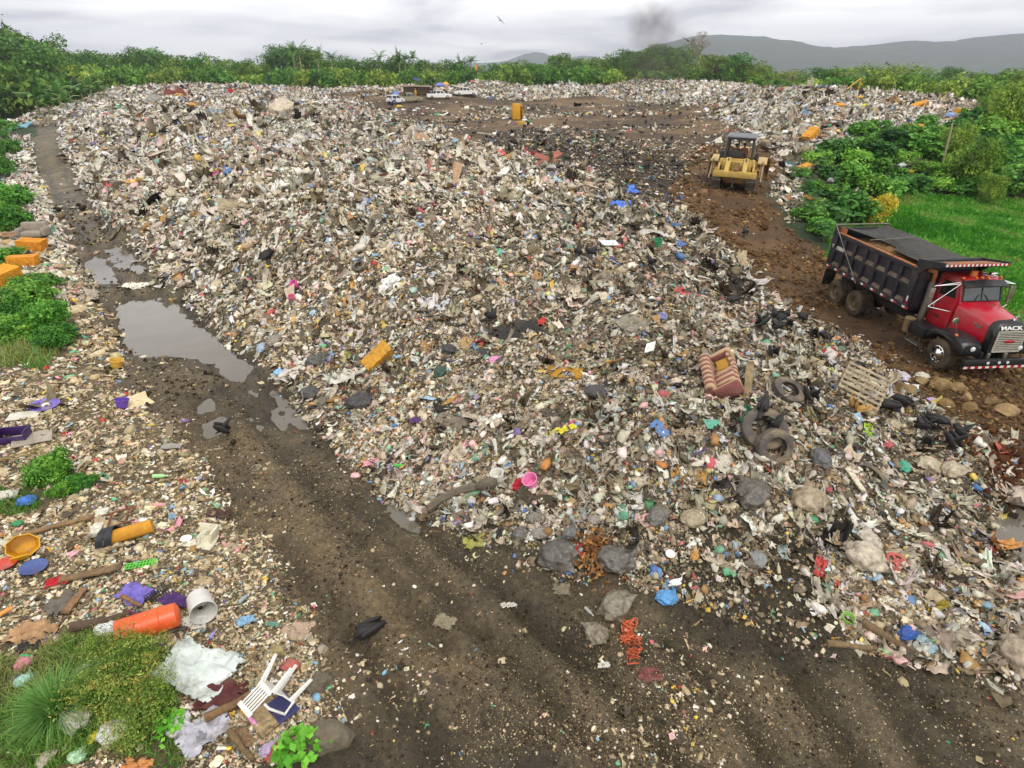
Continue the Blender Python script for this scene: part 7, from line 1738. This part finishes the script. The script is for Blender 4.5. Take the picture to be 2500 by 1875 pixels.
    rings = [[T_ @ Vector((x * k, y * k, z)) for x, y in oc] for k, z in [(.8, -.2), (1, .2), (.93, .2), (.72, -.16), (.02, -.16)]]; loft(bm, rings, True); part('shell', bm, ym, Yb)
    bm = bmesh.new(); box(bm, (-.02, -.3, .12), (.3, .02, .16), (.5, .1, .2)); part('broken_flap', bm, ym, Yb)
    # purple bin with cavities at the left edge
    Pb = mk('bin', 'dark purple open bin tipped over at the left edge of the verge', 'bin', 38, 1075, 15, 0, 0, .3); pm_ = plastic('3b2258')
    bm = bmesh.new()
    for c, s in [((0, 0, .02), (.7, .45, .03)), ((-.34, 0, .18), (.03, .45, .3)), ((.34, 0, .18), (.03, .45, .3)), ((0, .21, .18), (.7, .03, .3)), ((0, -.21, .12), (.7, .03, .2))]: box(bm, c, s, bev=.008)
    part('shell', bm, pm_, Pb)
    # yellow roll with black rubber straps
    Yr = mk('foam_roll', 'amber foam roll wrapped in a black rubber strap on the left verge', 'foam roll', 325, 1312, 28, 0, 0, .4); bm = bmesh.new(); cyl(bm, (-.42, 0, .15), (.42, 0, .18), .15, .16, 20); nb(bm, .012, 6, 3); part('roll', bm, mat('amber_foam', 'cf922c', rough=.9, bump=.4), Yr)
    bm = bmesh.new()
    for x, k in ((-.28, 0), (-.40, .12)):
        pts = [Vector((x + .10 * math.cos(a) * k * 3 - .05 * a, .22 * math.cos(a), .16 + .22 * math.sin(a))) for a in [i * PI / 6 - .8 for i in range(9)]]
        loft(bm, [[p + Vector((-.05, 0, 0)), p + Vector((.07, 0, 0)), p * 1.04 + Vector((.07, 0, 0)), p * 1.04 + Vector((-.05, 0, 0))] for p in pts])
    part('rubber_strap', bm, mat('black_rubber', '26282e', rough=.6), Yr)
    # broken cream washstand piece
    Ws = mk('chair_seat', 'broken cream plastic chair seat lying at the edge of the dirt road', 'broken chair', 490, 1325, -5, 0, 0, .6); wm = plastic('ddd6bc'); bm = bmesh.new(); prism(bm, [(-.42, -.2), (.34, -.24), (.36, -.05), (.30, .24), (-.12, .26), (-.16, .05)], .03, .06, 'z'); part('seat', bm, wm, Ws)
    bm = bmesh.new(); box(bm, (.28, .1, .2), (.05, .34, .3), (0, .15, 0), bev=.015); tube(bm, [(.02, -.12, .06), (.04, -.05, .26), (.1, .12, .26), (.1, .22, .08)], .03, 8); box(bm, (.08, .24, .2), (.42, .04, .28), (-.2, 0, 0), bev=.015); part('arm', bm, wm, Ws)
    # brown frame of a broken wooden chair
    Fr = mk('wooden_chair', 'broken brown wooden chair frame under the white beam', 'broken chair', 262, 1288, 22, 0, 10, .6); fm = mat('brown_varnish', '7a4a2c', rough=.6, bump=.2)
    for nm, a, b in [('leg', (-.5, -.2, .08), (.6, -.12, .2)), ('leg', (-.4, .25, .1), (.6, .3, .22)), ('rail', (-.3, -.2, .1), (-.25, .28, .12)), ('rail', (.05, -.18, .14), (.1, .28, .16)), ('rail', (.4, -.15, .18), (.45, .3, .2))]:
        bm = bmesh.new(); tube(bm, [a, b], .022, 6); part(nm, bm, fm, Fr)
    # white plastic chair, legs in the air
    Ch = mk('plastic_chair', 'white plastic chair overturned with its legs in the air on the verge', 'chair', 684, 1716, -35, 0, 0, .3); cw = plastic('eceae4', .35)
    Ch.matrix_world = Ch.matrix_world @ Matrix.Translation((0, 0, .32)) @ Matrix.Rotation(math.radians(118), 4, 'X') @ Matrix.Rotation(math.radians(15), 4, 'Z')
    bm = bmesh.new(); loft(bm, [[(-.22, -.22, .0), (.22, -.22, .0), (.22, -.22, .02), (-.22, -.22, .02)], [(-.21, 0, -.02), (.21, 0, -.02), (.21, 0, .0), (-.21, 0, .0)], [(-.2, .22, .0), (.2, .22, .0), (.2, .22, .02), (-.2, .22, .02)]]); part('seat', bm, cw, Ch)
    for x in (-1, 1):
        for y in (-1, 1):
            bm = bmesh.new(); loft(bm, [[(x * .20 + a, y * .2 + c, .01) for a, c in [(-.035, -.03), (.035, -.03), (.035, .03), (-.035, .03)]], [(x * .27 + a, y * .25 + c, -.42) for a, c in [(-.018, -.018), (.018, -.018), (.018, .018), (-.018, .018)]]]); part('leg', bm, cw, Ch)
        bm = bmesh.new(); tube(bm, [(x * .23, -.24, -.02), (x * .27, -.2, .2), (x * .27, .15, .22), (x * .22, .24, .2)], .022, 6); part('arm', bm, cw, Ch)
    bm = bmesh.new()
    for k in range(6): box(bm, (-.17 + k * .068, .27, .22), (.035, .015, .4), (-.2, 0, 0), bev=.004)
    box(bm, (0, .32, .42), (.44, .025, .08), (-.2, 0, 0), bev=.01); box(bm, (0, .235, .04), (.42, .02, .06)); part('backrest', bm, cw, Ch)
    # black mesh crate
    Gr = mk('grating', 'black plastic mesh crate standing between the purple cloths', 'crate', 388, 1462, 60, 0, 55, .4); bm = bmesh.new(); 
    for k in range(9): box(bm, (-.2 + k * .05, 0, .02), (.012, .4, .02)); box(bm, (0, -.2 + k * .05, .025), (.4, .012, .02))
    box(bm, (0, -.26, .04), (.4, .12, .06), bev=.01); lathe(bm, [(.05, 0), (.06, .03), (.045, .03), (.04, 0)], (.05, -.26, .07), n=16); part('mesh', bm, mat('black_plastic', '1f1f22', rough=.45), Gr)
    # bright green mat
    Gm = mk('doormat', 'bright green lattice mat on the left verge', 'mat', 346, 1380, 22, 0, 0, 1); bm = bmesh.new()
    for k in range(10):
        a = k * .2; tube(bm, [(-.28 + k * .06, -.08, .03), (-.25 + k * .06, 0, .05), (-.28 + k * .06, .09, .03)], .014, 5)
    tube(bm, [(-.3, 0, .04), (.3, 0, .04)], .014, 5); tube(bm, [(-.3, -.08, .03), (.28, -.09, .03)], .012, 5); tube(bm, [(-.3, .08, .03), (.28, .09, .03)], .012, 5); part('lattice', bm, plastic('5ad03a'), Gm)
    # bent bumper piece, bicycle tyre loop, yellow rope, orange net, leaf litter
    Cb = mk('car_bumper', 'dusty torn car bumper at the toe of the heap', 'bumper', 1130, 1215, 12, 0, 0, .8); bm = bmesh.new()
    loft(bm, [[(x, y + .1 * math.cos(x * 2) + c, z) for c, z in [(-.08, .02), (-.1, .12), (-.04, .2), (.06, .18), (.08, .03)]] for x, y in [(-.85, -.1), (-.5, .02), (0, .06), (.5, .05), (.72, .06)]]); ell(bm, (.66, .02, .2), (.28, .12, .2), 2, .2, 3); lathe(bm, [(.07, 0), (.08, .02), (.04, .02)], (.62, -.12, .22), (0, -1, .4), 14); part('bumper_skin', bm, mat('dusty_plastic', '6a5f50', rough=.85, bump=.3), Cb)
    Lp = mk('hose', 'grey coiled hose near the toe of the heap right of the pink tub', 'hose', 1400, 1185, 0, 0, 0, 1); bm = bmesh.new(); tube(bm, [(.36 * (1 - .02 * (k % 5)) * math.cos(k * .35), .26 * math.sin(k * .35) * (1 - .03 * (k % 3)), .06 + .03 * math.sin(k * 1.3)) for k in range(56)], .016, 6); part('coil', bm, mat('grey_hose', '7a7264', rough=.7), Lp)
    for nm, u, v, colr, L, n_, lab in [('rope', 880, 1000, 'd8b020', .6, 60, 'yellow rope tangled on the lower left flank'), ('net', 1532, 1545, 'd8683a', .55, 90, 'orange net tangle on the mud right of the mud caked bags'), ('net', 1550, 1590, 'c85a30', .6, 50, 'trailing tail of orange net on the mud'), ('net', 2115, 1050, 'b8d838', .35, 40, 'lime green net loop on the right lobe')]:
        o = mk(nm, lab, nm, u, v, 70, 0, 0, 1); bm = bmesh.new(); rr = random.Random(u); p = Vector((-L / 2, 0, .05)); pts = []
        for k in range(n_): pts.append(p.copy()); p = Vector((-L / 2 + L * (k / n_) + rr.uniform(-.1, .1), rr.uniform(-.14, .14) * (1 if nm == 'net' else .7), rr.uniform(.02, .12)))
        tube(bm, pts, .011, 4); part('strands', bm, mat('strand', colr, rough=.6), o)
    x, y, R, r = candidates(6000, 5, 40, 77, -20, 30)
    cx_, cy_, _, _ = P(1453, 1345); k = np.random.default_rng(8); a = k.uniform(0, 6.28, 700); q = np.abs(k.normal(0, .26, 700)); bx, by = cx_ + q * np.cos(a) * 1.1, cy_ + q * np.sin(a) * 1.5
    o = scatter('leaf_litter', bx, by, np.exp(k.normal(-2.7, .3, 700)), [(5, '8a5a2c'), (4, '6f4522'), (3, 'a5723a'), (1, 'b88a4c')], [(1, T_STRIP), (1, T_LONG)], 78, tilt=.5, lift=1.0)
    cx_, cy_, _, _ = P(2470, 1105); a = k.uniform(0, 6.28, 2600); q = np.abs(k.normal(0, .75, 2600)); bx, by = cx_ + q * np.cos(a), cy_ + q * np.sin(a)
    scatter('brown_earth', bx, by, np.exp(k.normal(-2.2, .4, 2600)), [(5, '5c3620'), (4, '6c4426'), (3, '4a2a18')], [(1, T_LUMP)], 79, M_STONE, tilt=.4)
    # red brown crossed sheets behind the crest
    X_ = mk('metal_sheet', 'rust red crossed metal sheets on the dark rubbish behind the crest', 'metal sheet', 1340, 400, 20, 0, 0, .6); rm2 = mat('rust_red_paint', 'a3604e', rough=.8, var=.25, bump=.2)
    for nm, c, s, rt in [('strip', (0, 0, .35), (2.4, .5, .04), (.5, -.25, .3)), ('strip', (-.2, .2, .4), (1.8, .45, .04), (.5, .25, -.8))]:
        bm = bmesh.new(); box(bm, c, s, rt); part(nm, bm, rm2, X_)
    # old fridge bodies on the plateau
    fx = mk('fridge', 'upright yellow foam fridge carcass alone on the plateau', 'fridge', 1260, 292, 10, 0, 0, 0); fy_ = mat('old_foam', 'd49a24', rough=.9, var=.25, scale=3, bump=.4)
    bm = bmesh.new(); box(bm, (0, 0, .95), (1.0, .7, 1.9), bev=.08); nb(bm, .03, 2, 4); part('carcass', bm, fy_, fx)
    bm = bmesh.new(); box(bm, (.78, .1, .85), (.1, .7, 1.6), bev=.02); box(bm, (.62, .3, .85), (.3, .05, 1.5)); part('door', bm, mat('old_foam_door', 'b98420', rough=.9, bump=.3), fx)
    for u, v, px, colr, kd, lab in [(1231, 291, 12, 'e0dcd4', 'bag', 'white bag left of the yellow fridge'), (1245, 290, 9, '4a4468', 'bag', 'dark purple bag left of the yellow fridge'), (1281, 296, 15, 'd8d4cc', 'bag', 'white sack leaning right of the yellow fridge'), (1272, 303, 18, 'cfa02c', 'foam', 'low yellow foam box before the fridge'), (1262, 301, 9, 'd85a8c', 'bag', 'pink bag before the yellow fridge'), (1293, 296, 9, '3f9a5c', 'bag', 'green bag right of the yellow fridge'), (1255, 304, 9, '6a5f8a', 'bag', 'dim violet bag before the yellow fridge'), (1290, 304, 20, 'e2ddd2', 'film', 'white sheet before the yellow fridge')]:
        item(kd, u, v, px, colr, 20, lab, group=NM[kd][1] + ' pieces thrown on the dump')
    for u, v, px, colr, lab in [(975, 262, 14, 'e0b83c', 'yellow sack in the pile before the tan pickup'), (968, 272, 12, 'a8c0d8', 'pale blue sack in the pile before the tan pickup'), (985, 270, 11, 'ece8e2', 'white sack in the pile before the tan pickup'), (950, 275, 11, 'e8e2da', 'white sack at the left end of the pile before the estate car'), (1000, 272, 10, '3a3f3c', 'dark sack in the pile before the tan pickup'), (1012, 272, 11, 'e4e0da', 'white sack at the right end of the pile before the pickups'), (1020, 268, 13, 'b8c4c0', 'pale grey sack right of the sorting pile')]:
        item('bag', u, v, px, colr, 0, lab, group='bag pieces thrown on the dump')
    # sorting shelter behind the pickups
    Sh = mk('shelter', 'low makeshift sorting shelter of brown boards behind the pickups', 'shelter', 1018, 232, 4, 0, 0, 0); sm = mat('shed_board', '6a4a38', rough=.9, var=.35, bump=.3)
    for xx in (-2.4, 0, 2.4):
        for yy in (-.8, .8): bm = bmesh.new(); cyl(bm, (xx, yy, 0), (xx, yy, 1.5), .06, n=8); part('post', bm, sm, Sh)
    bm = bmesh.new(); box(bm, (0, 0, 1.54), (5.4, 2.2, .06), (.08, .03, 0)); part('roof', bm, mat('rusty_sheet', '86705c', rough=.8, var=.4, bump=.2), Sh)
    bm = bmesh.new(); box(bm, (0, .85, .75), (5.0, .06, 1.3)); part('back_wall', bm, mat('tan_boards', '8a7a60', rough=.9, var=.4, bump=.3), Sh)
    def parasol(u, v, colr, lab, r_=1.1):
        o = mk('parasol', lab, 'parasol', u, v, 0, 0, 0, 0); bm = bmesh.new(); cyl(bm, (0, 0, 0), (0, 0, 2.1), .03, n=6); part('pole', bm, V_DULL, o)
        bm = bmesh.new(); lathe(bm, [(0, 2.25), (r_ * .5, 2.1), (r_, 1.7), (r_ * .98, 1.68), (r_ * .48, 2.06), (0, 2.2)], n=10); part('canopy', bm, mat('parasol_cloth', colr, rough=.8), o)
    parasol(1075, 233, '7a78c0', 'lilac parasol behind the middle pickup'); parasol(1089, 231, 'd8a83c', 'amber parasol behind the middle pickup', .8)
    item('film', 970, 240, 22, '6f8fd8', 60, 'pale blue tarpaulin hung behind the tan pickup', tilt=-50, lift=.4, group='plastic sheet pieces thrown on the dump'); item('film', 1009, 224, 15, '30407c', 10, 'dark blue tarpaulin on the sorting shelter', lift=2.0, group='plastic sheet pieces thrown on the dump'); item('film', 1056, 222, 18, '4a4858', 30, 'dark tarpaulin heap at the right end of the sorting shelter', group='plastic sheet pieces thrown on the dump')
    # frames on the ridges, flag pole, leaning poles
    yw = mat('yellow_timber', 'd0a44a', rough=.8, bump=.2)
    o = mk('timber_frame', 'yellow rectangular timber frame on the right ridge before the trees', 'frame', 1932, 214, 0, 0, 0, 0, .3); bm = bmesh.new()
    for a, b in [((-1.1, 0, 0), (-1.1, 0, 1.0)), ((1.1, 0, 0), (1.1, 0, 1.0)), ((-1.15, 0, 1.0), (1.15, 0, 1.0))]: tube(bm, [a, b], .09, 4)
    part('beam', bm, yw, o)
    o = mk('timber_frame', 'leaning yellow timber triangle on the right ridge', 'frame', 2085, 224, 0, 0, 0, 0, .3); bm = bmesh.new(); tube(bm, [(-1.0, 0, 0), (.5, 0, 1.3)], .09, 4); tube(bm, [(.5, 0, 1.35), (.5, 0, -.1)], .08, 4); part('beam', bm, yw, o)
    o = mk('timber_frame', 'white broken timber frame between the foam slabs on the right ridge', 'frame', 2268, 264, 0, 0, 0, 0, .1); bm = bmesh.new(); tube(bm, [(-.7, 0, 0), (-.5, 0, .7), (.6, 0, .7), (.7, 0, 0)], .06, 4); part('beam', bm, plastic('d8d4c8'), o)
    o = mk('flag', 'small orange flag on a pole standing before the far trees', 'flag', 1166, 200, 0, 0, 0, 0); bm = bmesh.new(); cyl(bm, (0, 0, 0), (0, 0, 3.6), .05, n=6); part('pole', bm, V_DULL, o); bm = bmesh.new(); box(bm, (-.22, 0, 2.9), (.42, .03, 1.1), (0, .15, 0)); part('banner', bm, mat('orange_cloth', 'e09a3a', rough=.8), o)
    for u0, v0, u1, v1, r_, lab in [(2299, 412, 2326, 300, .09, 'tall pale wooden pole leaning among the bank bushes'), (2330, 408, 2348, 345, .05, 'short thin pole leaning right of the tall pale one')]:
        x, y, z, t = P(u0, v0); dx, fy, dn = ray(u1, v1); q = y / fy; bm = bmesh.new(); tube(bm, [(0, 0, -.4), (q * dx - x, 0, H - q * dn - z)], [r_, r_ * .8], 8); o = part('pole', bm, mat('grey_timber', 'a39880', rough=.9, bump=.2)); o.location = (x, y, z); tag(o, lab, 'pole')
    # tree stump by the yellow bush
    o = mk('tree_stump', 'split grey tree stump left of the yellow blossoming bush', 'tree stump', 2055, 530, 0, 0, 0, 0); bm = bmesh.new()
    for a, r_, L in [((-.1, 0), .25, 1.6), ((.2, .1), .2, 1.9), ((.45, -.1), .12, 1.4)]: tube(bm, [(a[0], a[1], -.1), (a[0] + .15, a[1], L * .6), (a[0] + .4, a[1], L)], [r_ * 1.2, r_, r_ * .3], 8)
    nb(bm, .04, 3, 2); part('trunk', bm, M_PALEBARK, o)
    # red and yellow big waste on the far left crest
    for kd, u, v, px, colr, lab in [('cloth', 432, 238, 60, '7a3a30', 'dark red carpet on the far left crest'), ('cloth', 445, 228, 34, 'cf8a70', 'salmon cloth on top of the dark red carpet'), ('film', 430, 235, 30, 'd8c060', 'yellow film on the dark red carpet'), ('foam', 470, 258, 16, 'd89030', 'small amber foam block below the dark red carpet'), ('bag', 378, 250, 40, '8d8a80', 'grey bag heap left of the dark red carpet'), ('cloth', 325, 425, 34, 'd05030', 'orange red cloth low on the far left flank'), ('card', 318, 445, 30, 'd8a040', 'ochre card under the orange red cloth'), ('cloth', 362, 337, 26, 'e8d020', 'yellow cloth high on the left flank'), ('film', 568, 308, 26, 'e0c030', 'yellow strip on the upper left face'), ('bag', 690, 270, 60, 'c8b8a0', 'pale straw bundle sticking up on the crest'), ('film', 668, 375, 46, '4a4c52', 'charcoal film strip on the upper left face'), ('cloth', 530, 425, 22, 'c04a80', 'magenta cloth hanging on the left face'), ('film', 560, 415, 30, '4a6fb0', 'blue strip hanging on the left face'), ('cloth', 185, 345, 30, '7a3c28', 'brown red cloth at the foot of the far left flank'), ('film', 55, 310, 40, '6fb0c0', 'turquoise and yellow film left of the far bend'), ('bag', 80, 262, 20, 'e8e8e4', 'white sack standing left of the far bend'), ('bag', 1700, 235, 26, 'd8d4cc', 'white bag high on the far ridge right of the smoke'), ('film', 1745, 215, 24, '4a86c0', 'blue film hanging on the far right ridge'), ('bag', 2110, 262, 20, 'd8d040', 'yellow bag on the right ridge'), ('film', 2098, 240, 30, 'e8b838', 'golden film on the right ridge'), ('bag', 2318, 285, 24, '8fa8e0', 'light blue bag near the end of the right ridge'), ('bag', 2200, 405, 22, 'eaeae8', 'white bag caught in the bank bushes'), ('bag', 2035, 445, 34, 'd8d4d8', 'white bag hanging beside the castor plants'), ('film', 2010, 525, 26, 'eeeae4', 'white film at the foot of the castor plants'), ('bag', 1710, 366, 9, 'e04a5a', 'small red ball of bag on the haul road left of the bulldozer')]:
        item(kd, u, v, px, colr, 15, lab, group=NM[kd][1] + ' pieces thrown on the dump')
build_special()

# ------------------------------------------------------------------ birds
B_BLACK = mat('black_feathers', '191715', rough=.6, var=.3, scale=14, bump=.3, bscale=30); B_HEAD = mat('grey_bald_head', '3a3431', rough=.8, bump=.3); B_WHITE = mat('white_feathers', 'eeebe2', rough=.8, var=.06, scale=14, bump=.2); B_YEL = mat('yellow_bill', 'd8a030', rough=.5, bump=0)
def bird_mesh(spine, legs, nm, ms, wing=None, headfrom=.19, legr=.012):
    bm = bmesh.new(); n_ = 12
    loft(bm, [[(x, ry * math.cos(2 * PI * k / n_), z + rz * math.sin(2 * PI * k / n_)) for k in range(n_)] for x, z, ry, rz in spine])
    if wing:
        for s in (-1, 1): ell(bm, (wing[0], s * wing[1], wing[2]), (wing[3], .045, wing[4]), 2, 0, 0, (s * .12, wing[5], s * .10))
    for s in (-1, 1):
        hip, knee, foot = legs; tube(bm, [(hip[0], s * hip[1], hip[2]), (knee[0], s * hip[1], knee[1]), (foot[0], s * hip[1] * 1.1, .01)], [legr * 1.7, legr, legr], 5)
        for a in (-.5, 0, .5): tube(bm, [(foot[0], s * hip[1] * 1.1, .012), (foot[0] + .08 * math.cos(a), s * hip[1] * 1.1 + .08 * math.sin(a), .006)], legr * .7, 4)
    me = mesh_of(nm, bm, ms, 60)
    for f in me.polygons:
        c = f.center
        if c.z > .08 and headfrom is not None and c.x > headfrom[0] and (c.z > headfrom[1] if headfrom[2] else c.z < headfrom[1]): f.material_index = 1
        elif c.z < legs[1][1] and len(ms) > 2: f.material_index = 2
    return me
VUL = [bird_mesh([(-.36,.10,.045,.008),(-.26,.15,.07,.03),(-.12,.21,.10,.08),(0,.27,.115,.115),(.10,.335,.10,.10),(.155,.40,.06,.06),(.18,.45,.038,.036),(.20,.50,.036,.036),(.235,.515,.03,.028),(.275,.505,.015,.013),(.305,.49,.005,.005)], ((.02,.05,.2),(-.02,.11),(.02,0)), 'vulture', [B_BLACK, B_HEAD, B_HEAD], (-.08, .095, .25, .24, .10, .42), (.15, .42, True)),
       bird_mesh([(-.38,.24,.05,.01),(-.28,.25,.075,.03),(-.14,.27,.105,.08),(0,.28,.12,.115),(.12,.28,.095,.095),(.19,.25,.055,.055),(.23,.20,.036,.036),(.26,.15,.034,.034),(.285,.11,.028,.026),(.30,.07,.014,.014),(.305,.045,.004,.004)], ((.0,.05,.2),(-.04,.11),(0,0)), 'vulture', [B_BLACK, B_HEAD, B_HEAD], (-.1, .10, .29, .27, .09, .05), (.21, .22, False)),
       bird_mesh([(-.30,.06,.045,.008),(-.22,.13,.07,.03),(-.11,.20,.10,.08),(-.01,.28,.115,.115),(.07,.36,.10,.10),(.11,.43,.06,.06),(.15,.48,.038,.036),(.185,.515,.036,.036),(.22,.52,.03,.028),(.26,.50,.015,.013),(.285,.48,.005,.005)], ((.03,.05,.2),(.05,.11),(.0,0)), 'vulture', [B_BLACK, B_HEAD, B_HEAD], (-.09, .095, .25, .25, .10, .62), (.14, .45, True))]
EGR = bird_mesh([(-.26,.22,.02,.006),(-.18,.24,.045,.025),(-.06,.27,.065,.06),(.05,.30,.06,.06),(.11,.335,.032,.035),(.13,.39,.018,.02),(.115,.45,.015,.017),(.13,.50,.016,.017),(.165,.525,.022,.02),(.205,.52,.012,.011),(.27,.51,.003,.003)], ((.0,.03,.24),(-.03,.13),(.01,0)), 'egret', [B_WHITE, B_YEL, B_HEAD], (-.07, .055, .275, .17, .05, .12), (.19, .49, True), .007)
def fly_mesh(open_):
    bm = bmesh.new(); n_ = 10
    loft(bm, [[(x, ry * math.cos(2 * PI * k / n_), z + rz * math.sin(2 * PI * k / n_)) for k in range(n_)] for x, z, ry, rz in [(-.36, 0, .07, .006), (-.2, 0, .06, .03), (0, 0, .08, .075), (.16, .0, .05, .05), (.25, .01, .03, .03), (.33, 0, .004, .004)]])
    for s in (-1, 1):
        sec = []
        for t, ch, zz, xx in [(.04, .24, .02, .0), (.3, .26, .10 * open_, .02), (.55, .22, .12 * open_, .0), (.72, .16, .16 * open_, -.04), (.8, .05, .2 * open_, -.08)]:
            sec.append([(xx + ch / 2, s * t, zz), (xx, s * t, zz + .012), (xx - ch / 2, s * t, zz), (xx, s * t, zz - .008)])
        loft(bm, sec)
    return mesh_of('flying_vulture', bm, B_BLACK, 50)
def build_birds():
    rr = random.Random(5)
    def put(me, nm, u, v, rz, sc, lab, cat, grp, sink=0):
        x, y, z, t = P(u, v); o = link(nm, me, None, (x, y, z + (.02 if v > 1250 or t > 40 else .07)), (0, 0, math.radians(rz)), sc); return tag(o, lab, cat, grp)
    G_ = 'black vultures feeding on the dump'
    for u, v, rz, k, lab in [(556,1066,15,2,'black vulture walking alone on the dirt road beside the narrow puddle'),(897,1566,215,1,'black vulture hunched on the mud left of the round white lid'),(1202,790,40,0,'black vulture standing above the black cloth in the middle of the heap'),(1411,632,70,0,'black vulture on the soil peak of the crest, left of the pair'),(1446,632,20,0,'black vulture on the soil peak of the crest, right of the pair'),(1587,655,120,0,'black vulture on the right shoulder below the dark green tub'),
        (1789,700,10,2,'black vulture at the haul road edge above the torn half tyre'),(1785,752,200,1,'black vulture with head down left of the torn half tyre'),(1852,806,190,2,'black vulture beside the end of the torn half tyre'),(1888,784,100,0,'black vulture at the upper left of the flock by the road'),(1904,794,60,1,'black vulture feeding in the middle of the flock by the road'),(1924,808,250,2,'black vulture facing down slope in the flock by the road'),(1890,814,160,0,'black vulture standing in front of the flock by the road'),(1916,782,30,0,'black vulture at the back of the flock by the road'),(1960,790,-20,0,'black vulture right of the flock by the road'),(1984,832,-110,2,'black vulture left of the navy sheet'),(2013,840,-80,1,'black vulture feeding right behind the navy sheet'),
        (1886,880,-85,0,'black vulture standing tall above the leaning plank'),(2089,912,90,1,'black vulture under a blue bag above the pallet'),(1977,990,-80,0,'black vulture between the flat tyre and the pallet'),(1857,1018,60,0,'black vulture on the large worn tyre, upper bird'),(1890,1058,20,2,'black vulture on the large worn tyre, lower bird'),(2154,1012,160,1,'black vulture left in the trio right of the pallet'),(2173,1020,-60,1,'black vulture front in the trio right of the pallet'),(2188,998,120,1,'black vulture back in the trio right of the pallet'),
        (2241,1058,120,0,'black vulture upright at the left of the group by the wet edge'),(2264,1056,-60,2,'black vulture second from left by the wet edge'),(2287,1052,-30,1,'black vulture feeding under the pink scrap by the wet edge'),(2344,1076,-20,2,'black vulture stretched low near the brown soil heap'),(2256,1100,230,0,'black vulture below the group on the way to the cream bags'),(2325,1104,-70,2,'black vulture facing the water below the brown soil heap'),(1816,580,90,0,'black vulture alone on the brown haul road below the bulldozer'),(1698,332,90,0,'black vulture on the soil left of the bulldozer canopy')]:
        put(VUL[k], 'vulture', u, v, rz, rr.uniform(.92, 1.1), lab, 'vulture', G_)
    far = [(1157,332),(1149,340),(1250,330),(1134,302),(1115,304),(1172,306),(1244,376),(1330,350),(1388,352),(1420,285),(1290,262),(1216,335),(1300,318)]
    while len(far) < 62: 
        u, v = rr.uniform(1120, 1660), rr.uniform(255, 420)
        if v < 300 or u > 1180 + (v - 300) * 1.2: far.append((u, v))
    for i, (u, v) in enumerate(far):
        ref = 'among the dark rubbish behind the crest' if v > 345 else 'on the open plateau'
        put(VUL[rr.randrange(3)], 'vulture', u, v, rr.uniform(0, 360), rr.uniform(.95, 1.15), 'tiny distant black vulture ' + ref, 'vulture', 'distant vultures ' + ref)
    for u, v, rz, lab in [(1147,1300,25,'white egret at the left toe of the heap above the olive film'),(1650,1440,20,'white egret on the mud above the bright blue bag')]:
        put(EGR, 'egret', u, v, rz, .75, lab, 'egret', 'white egrets')
    for i, (u, v, Y, rz, roll, lab) in enumerate([(1222,50,95,60,40,'black bird gliding highest in the clouds'),(1176,107,95,90,0,'small black bird gliding left and lower in the clouds'),(1680,100,75,100,10,'black bird gliding before the bare tree and mountain')]):
        dx, fy, dn = ray(u, v); t = Y / fy; o = link('flying_bird', fly_mesh(.6 + .4 * i), None, (t * dx, Y, H - t * dn), (math.radians(roll), 0, math.radians(rz)), 1.0); tag(o, lab, 'bird', 'birds in flight')
build_birds()
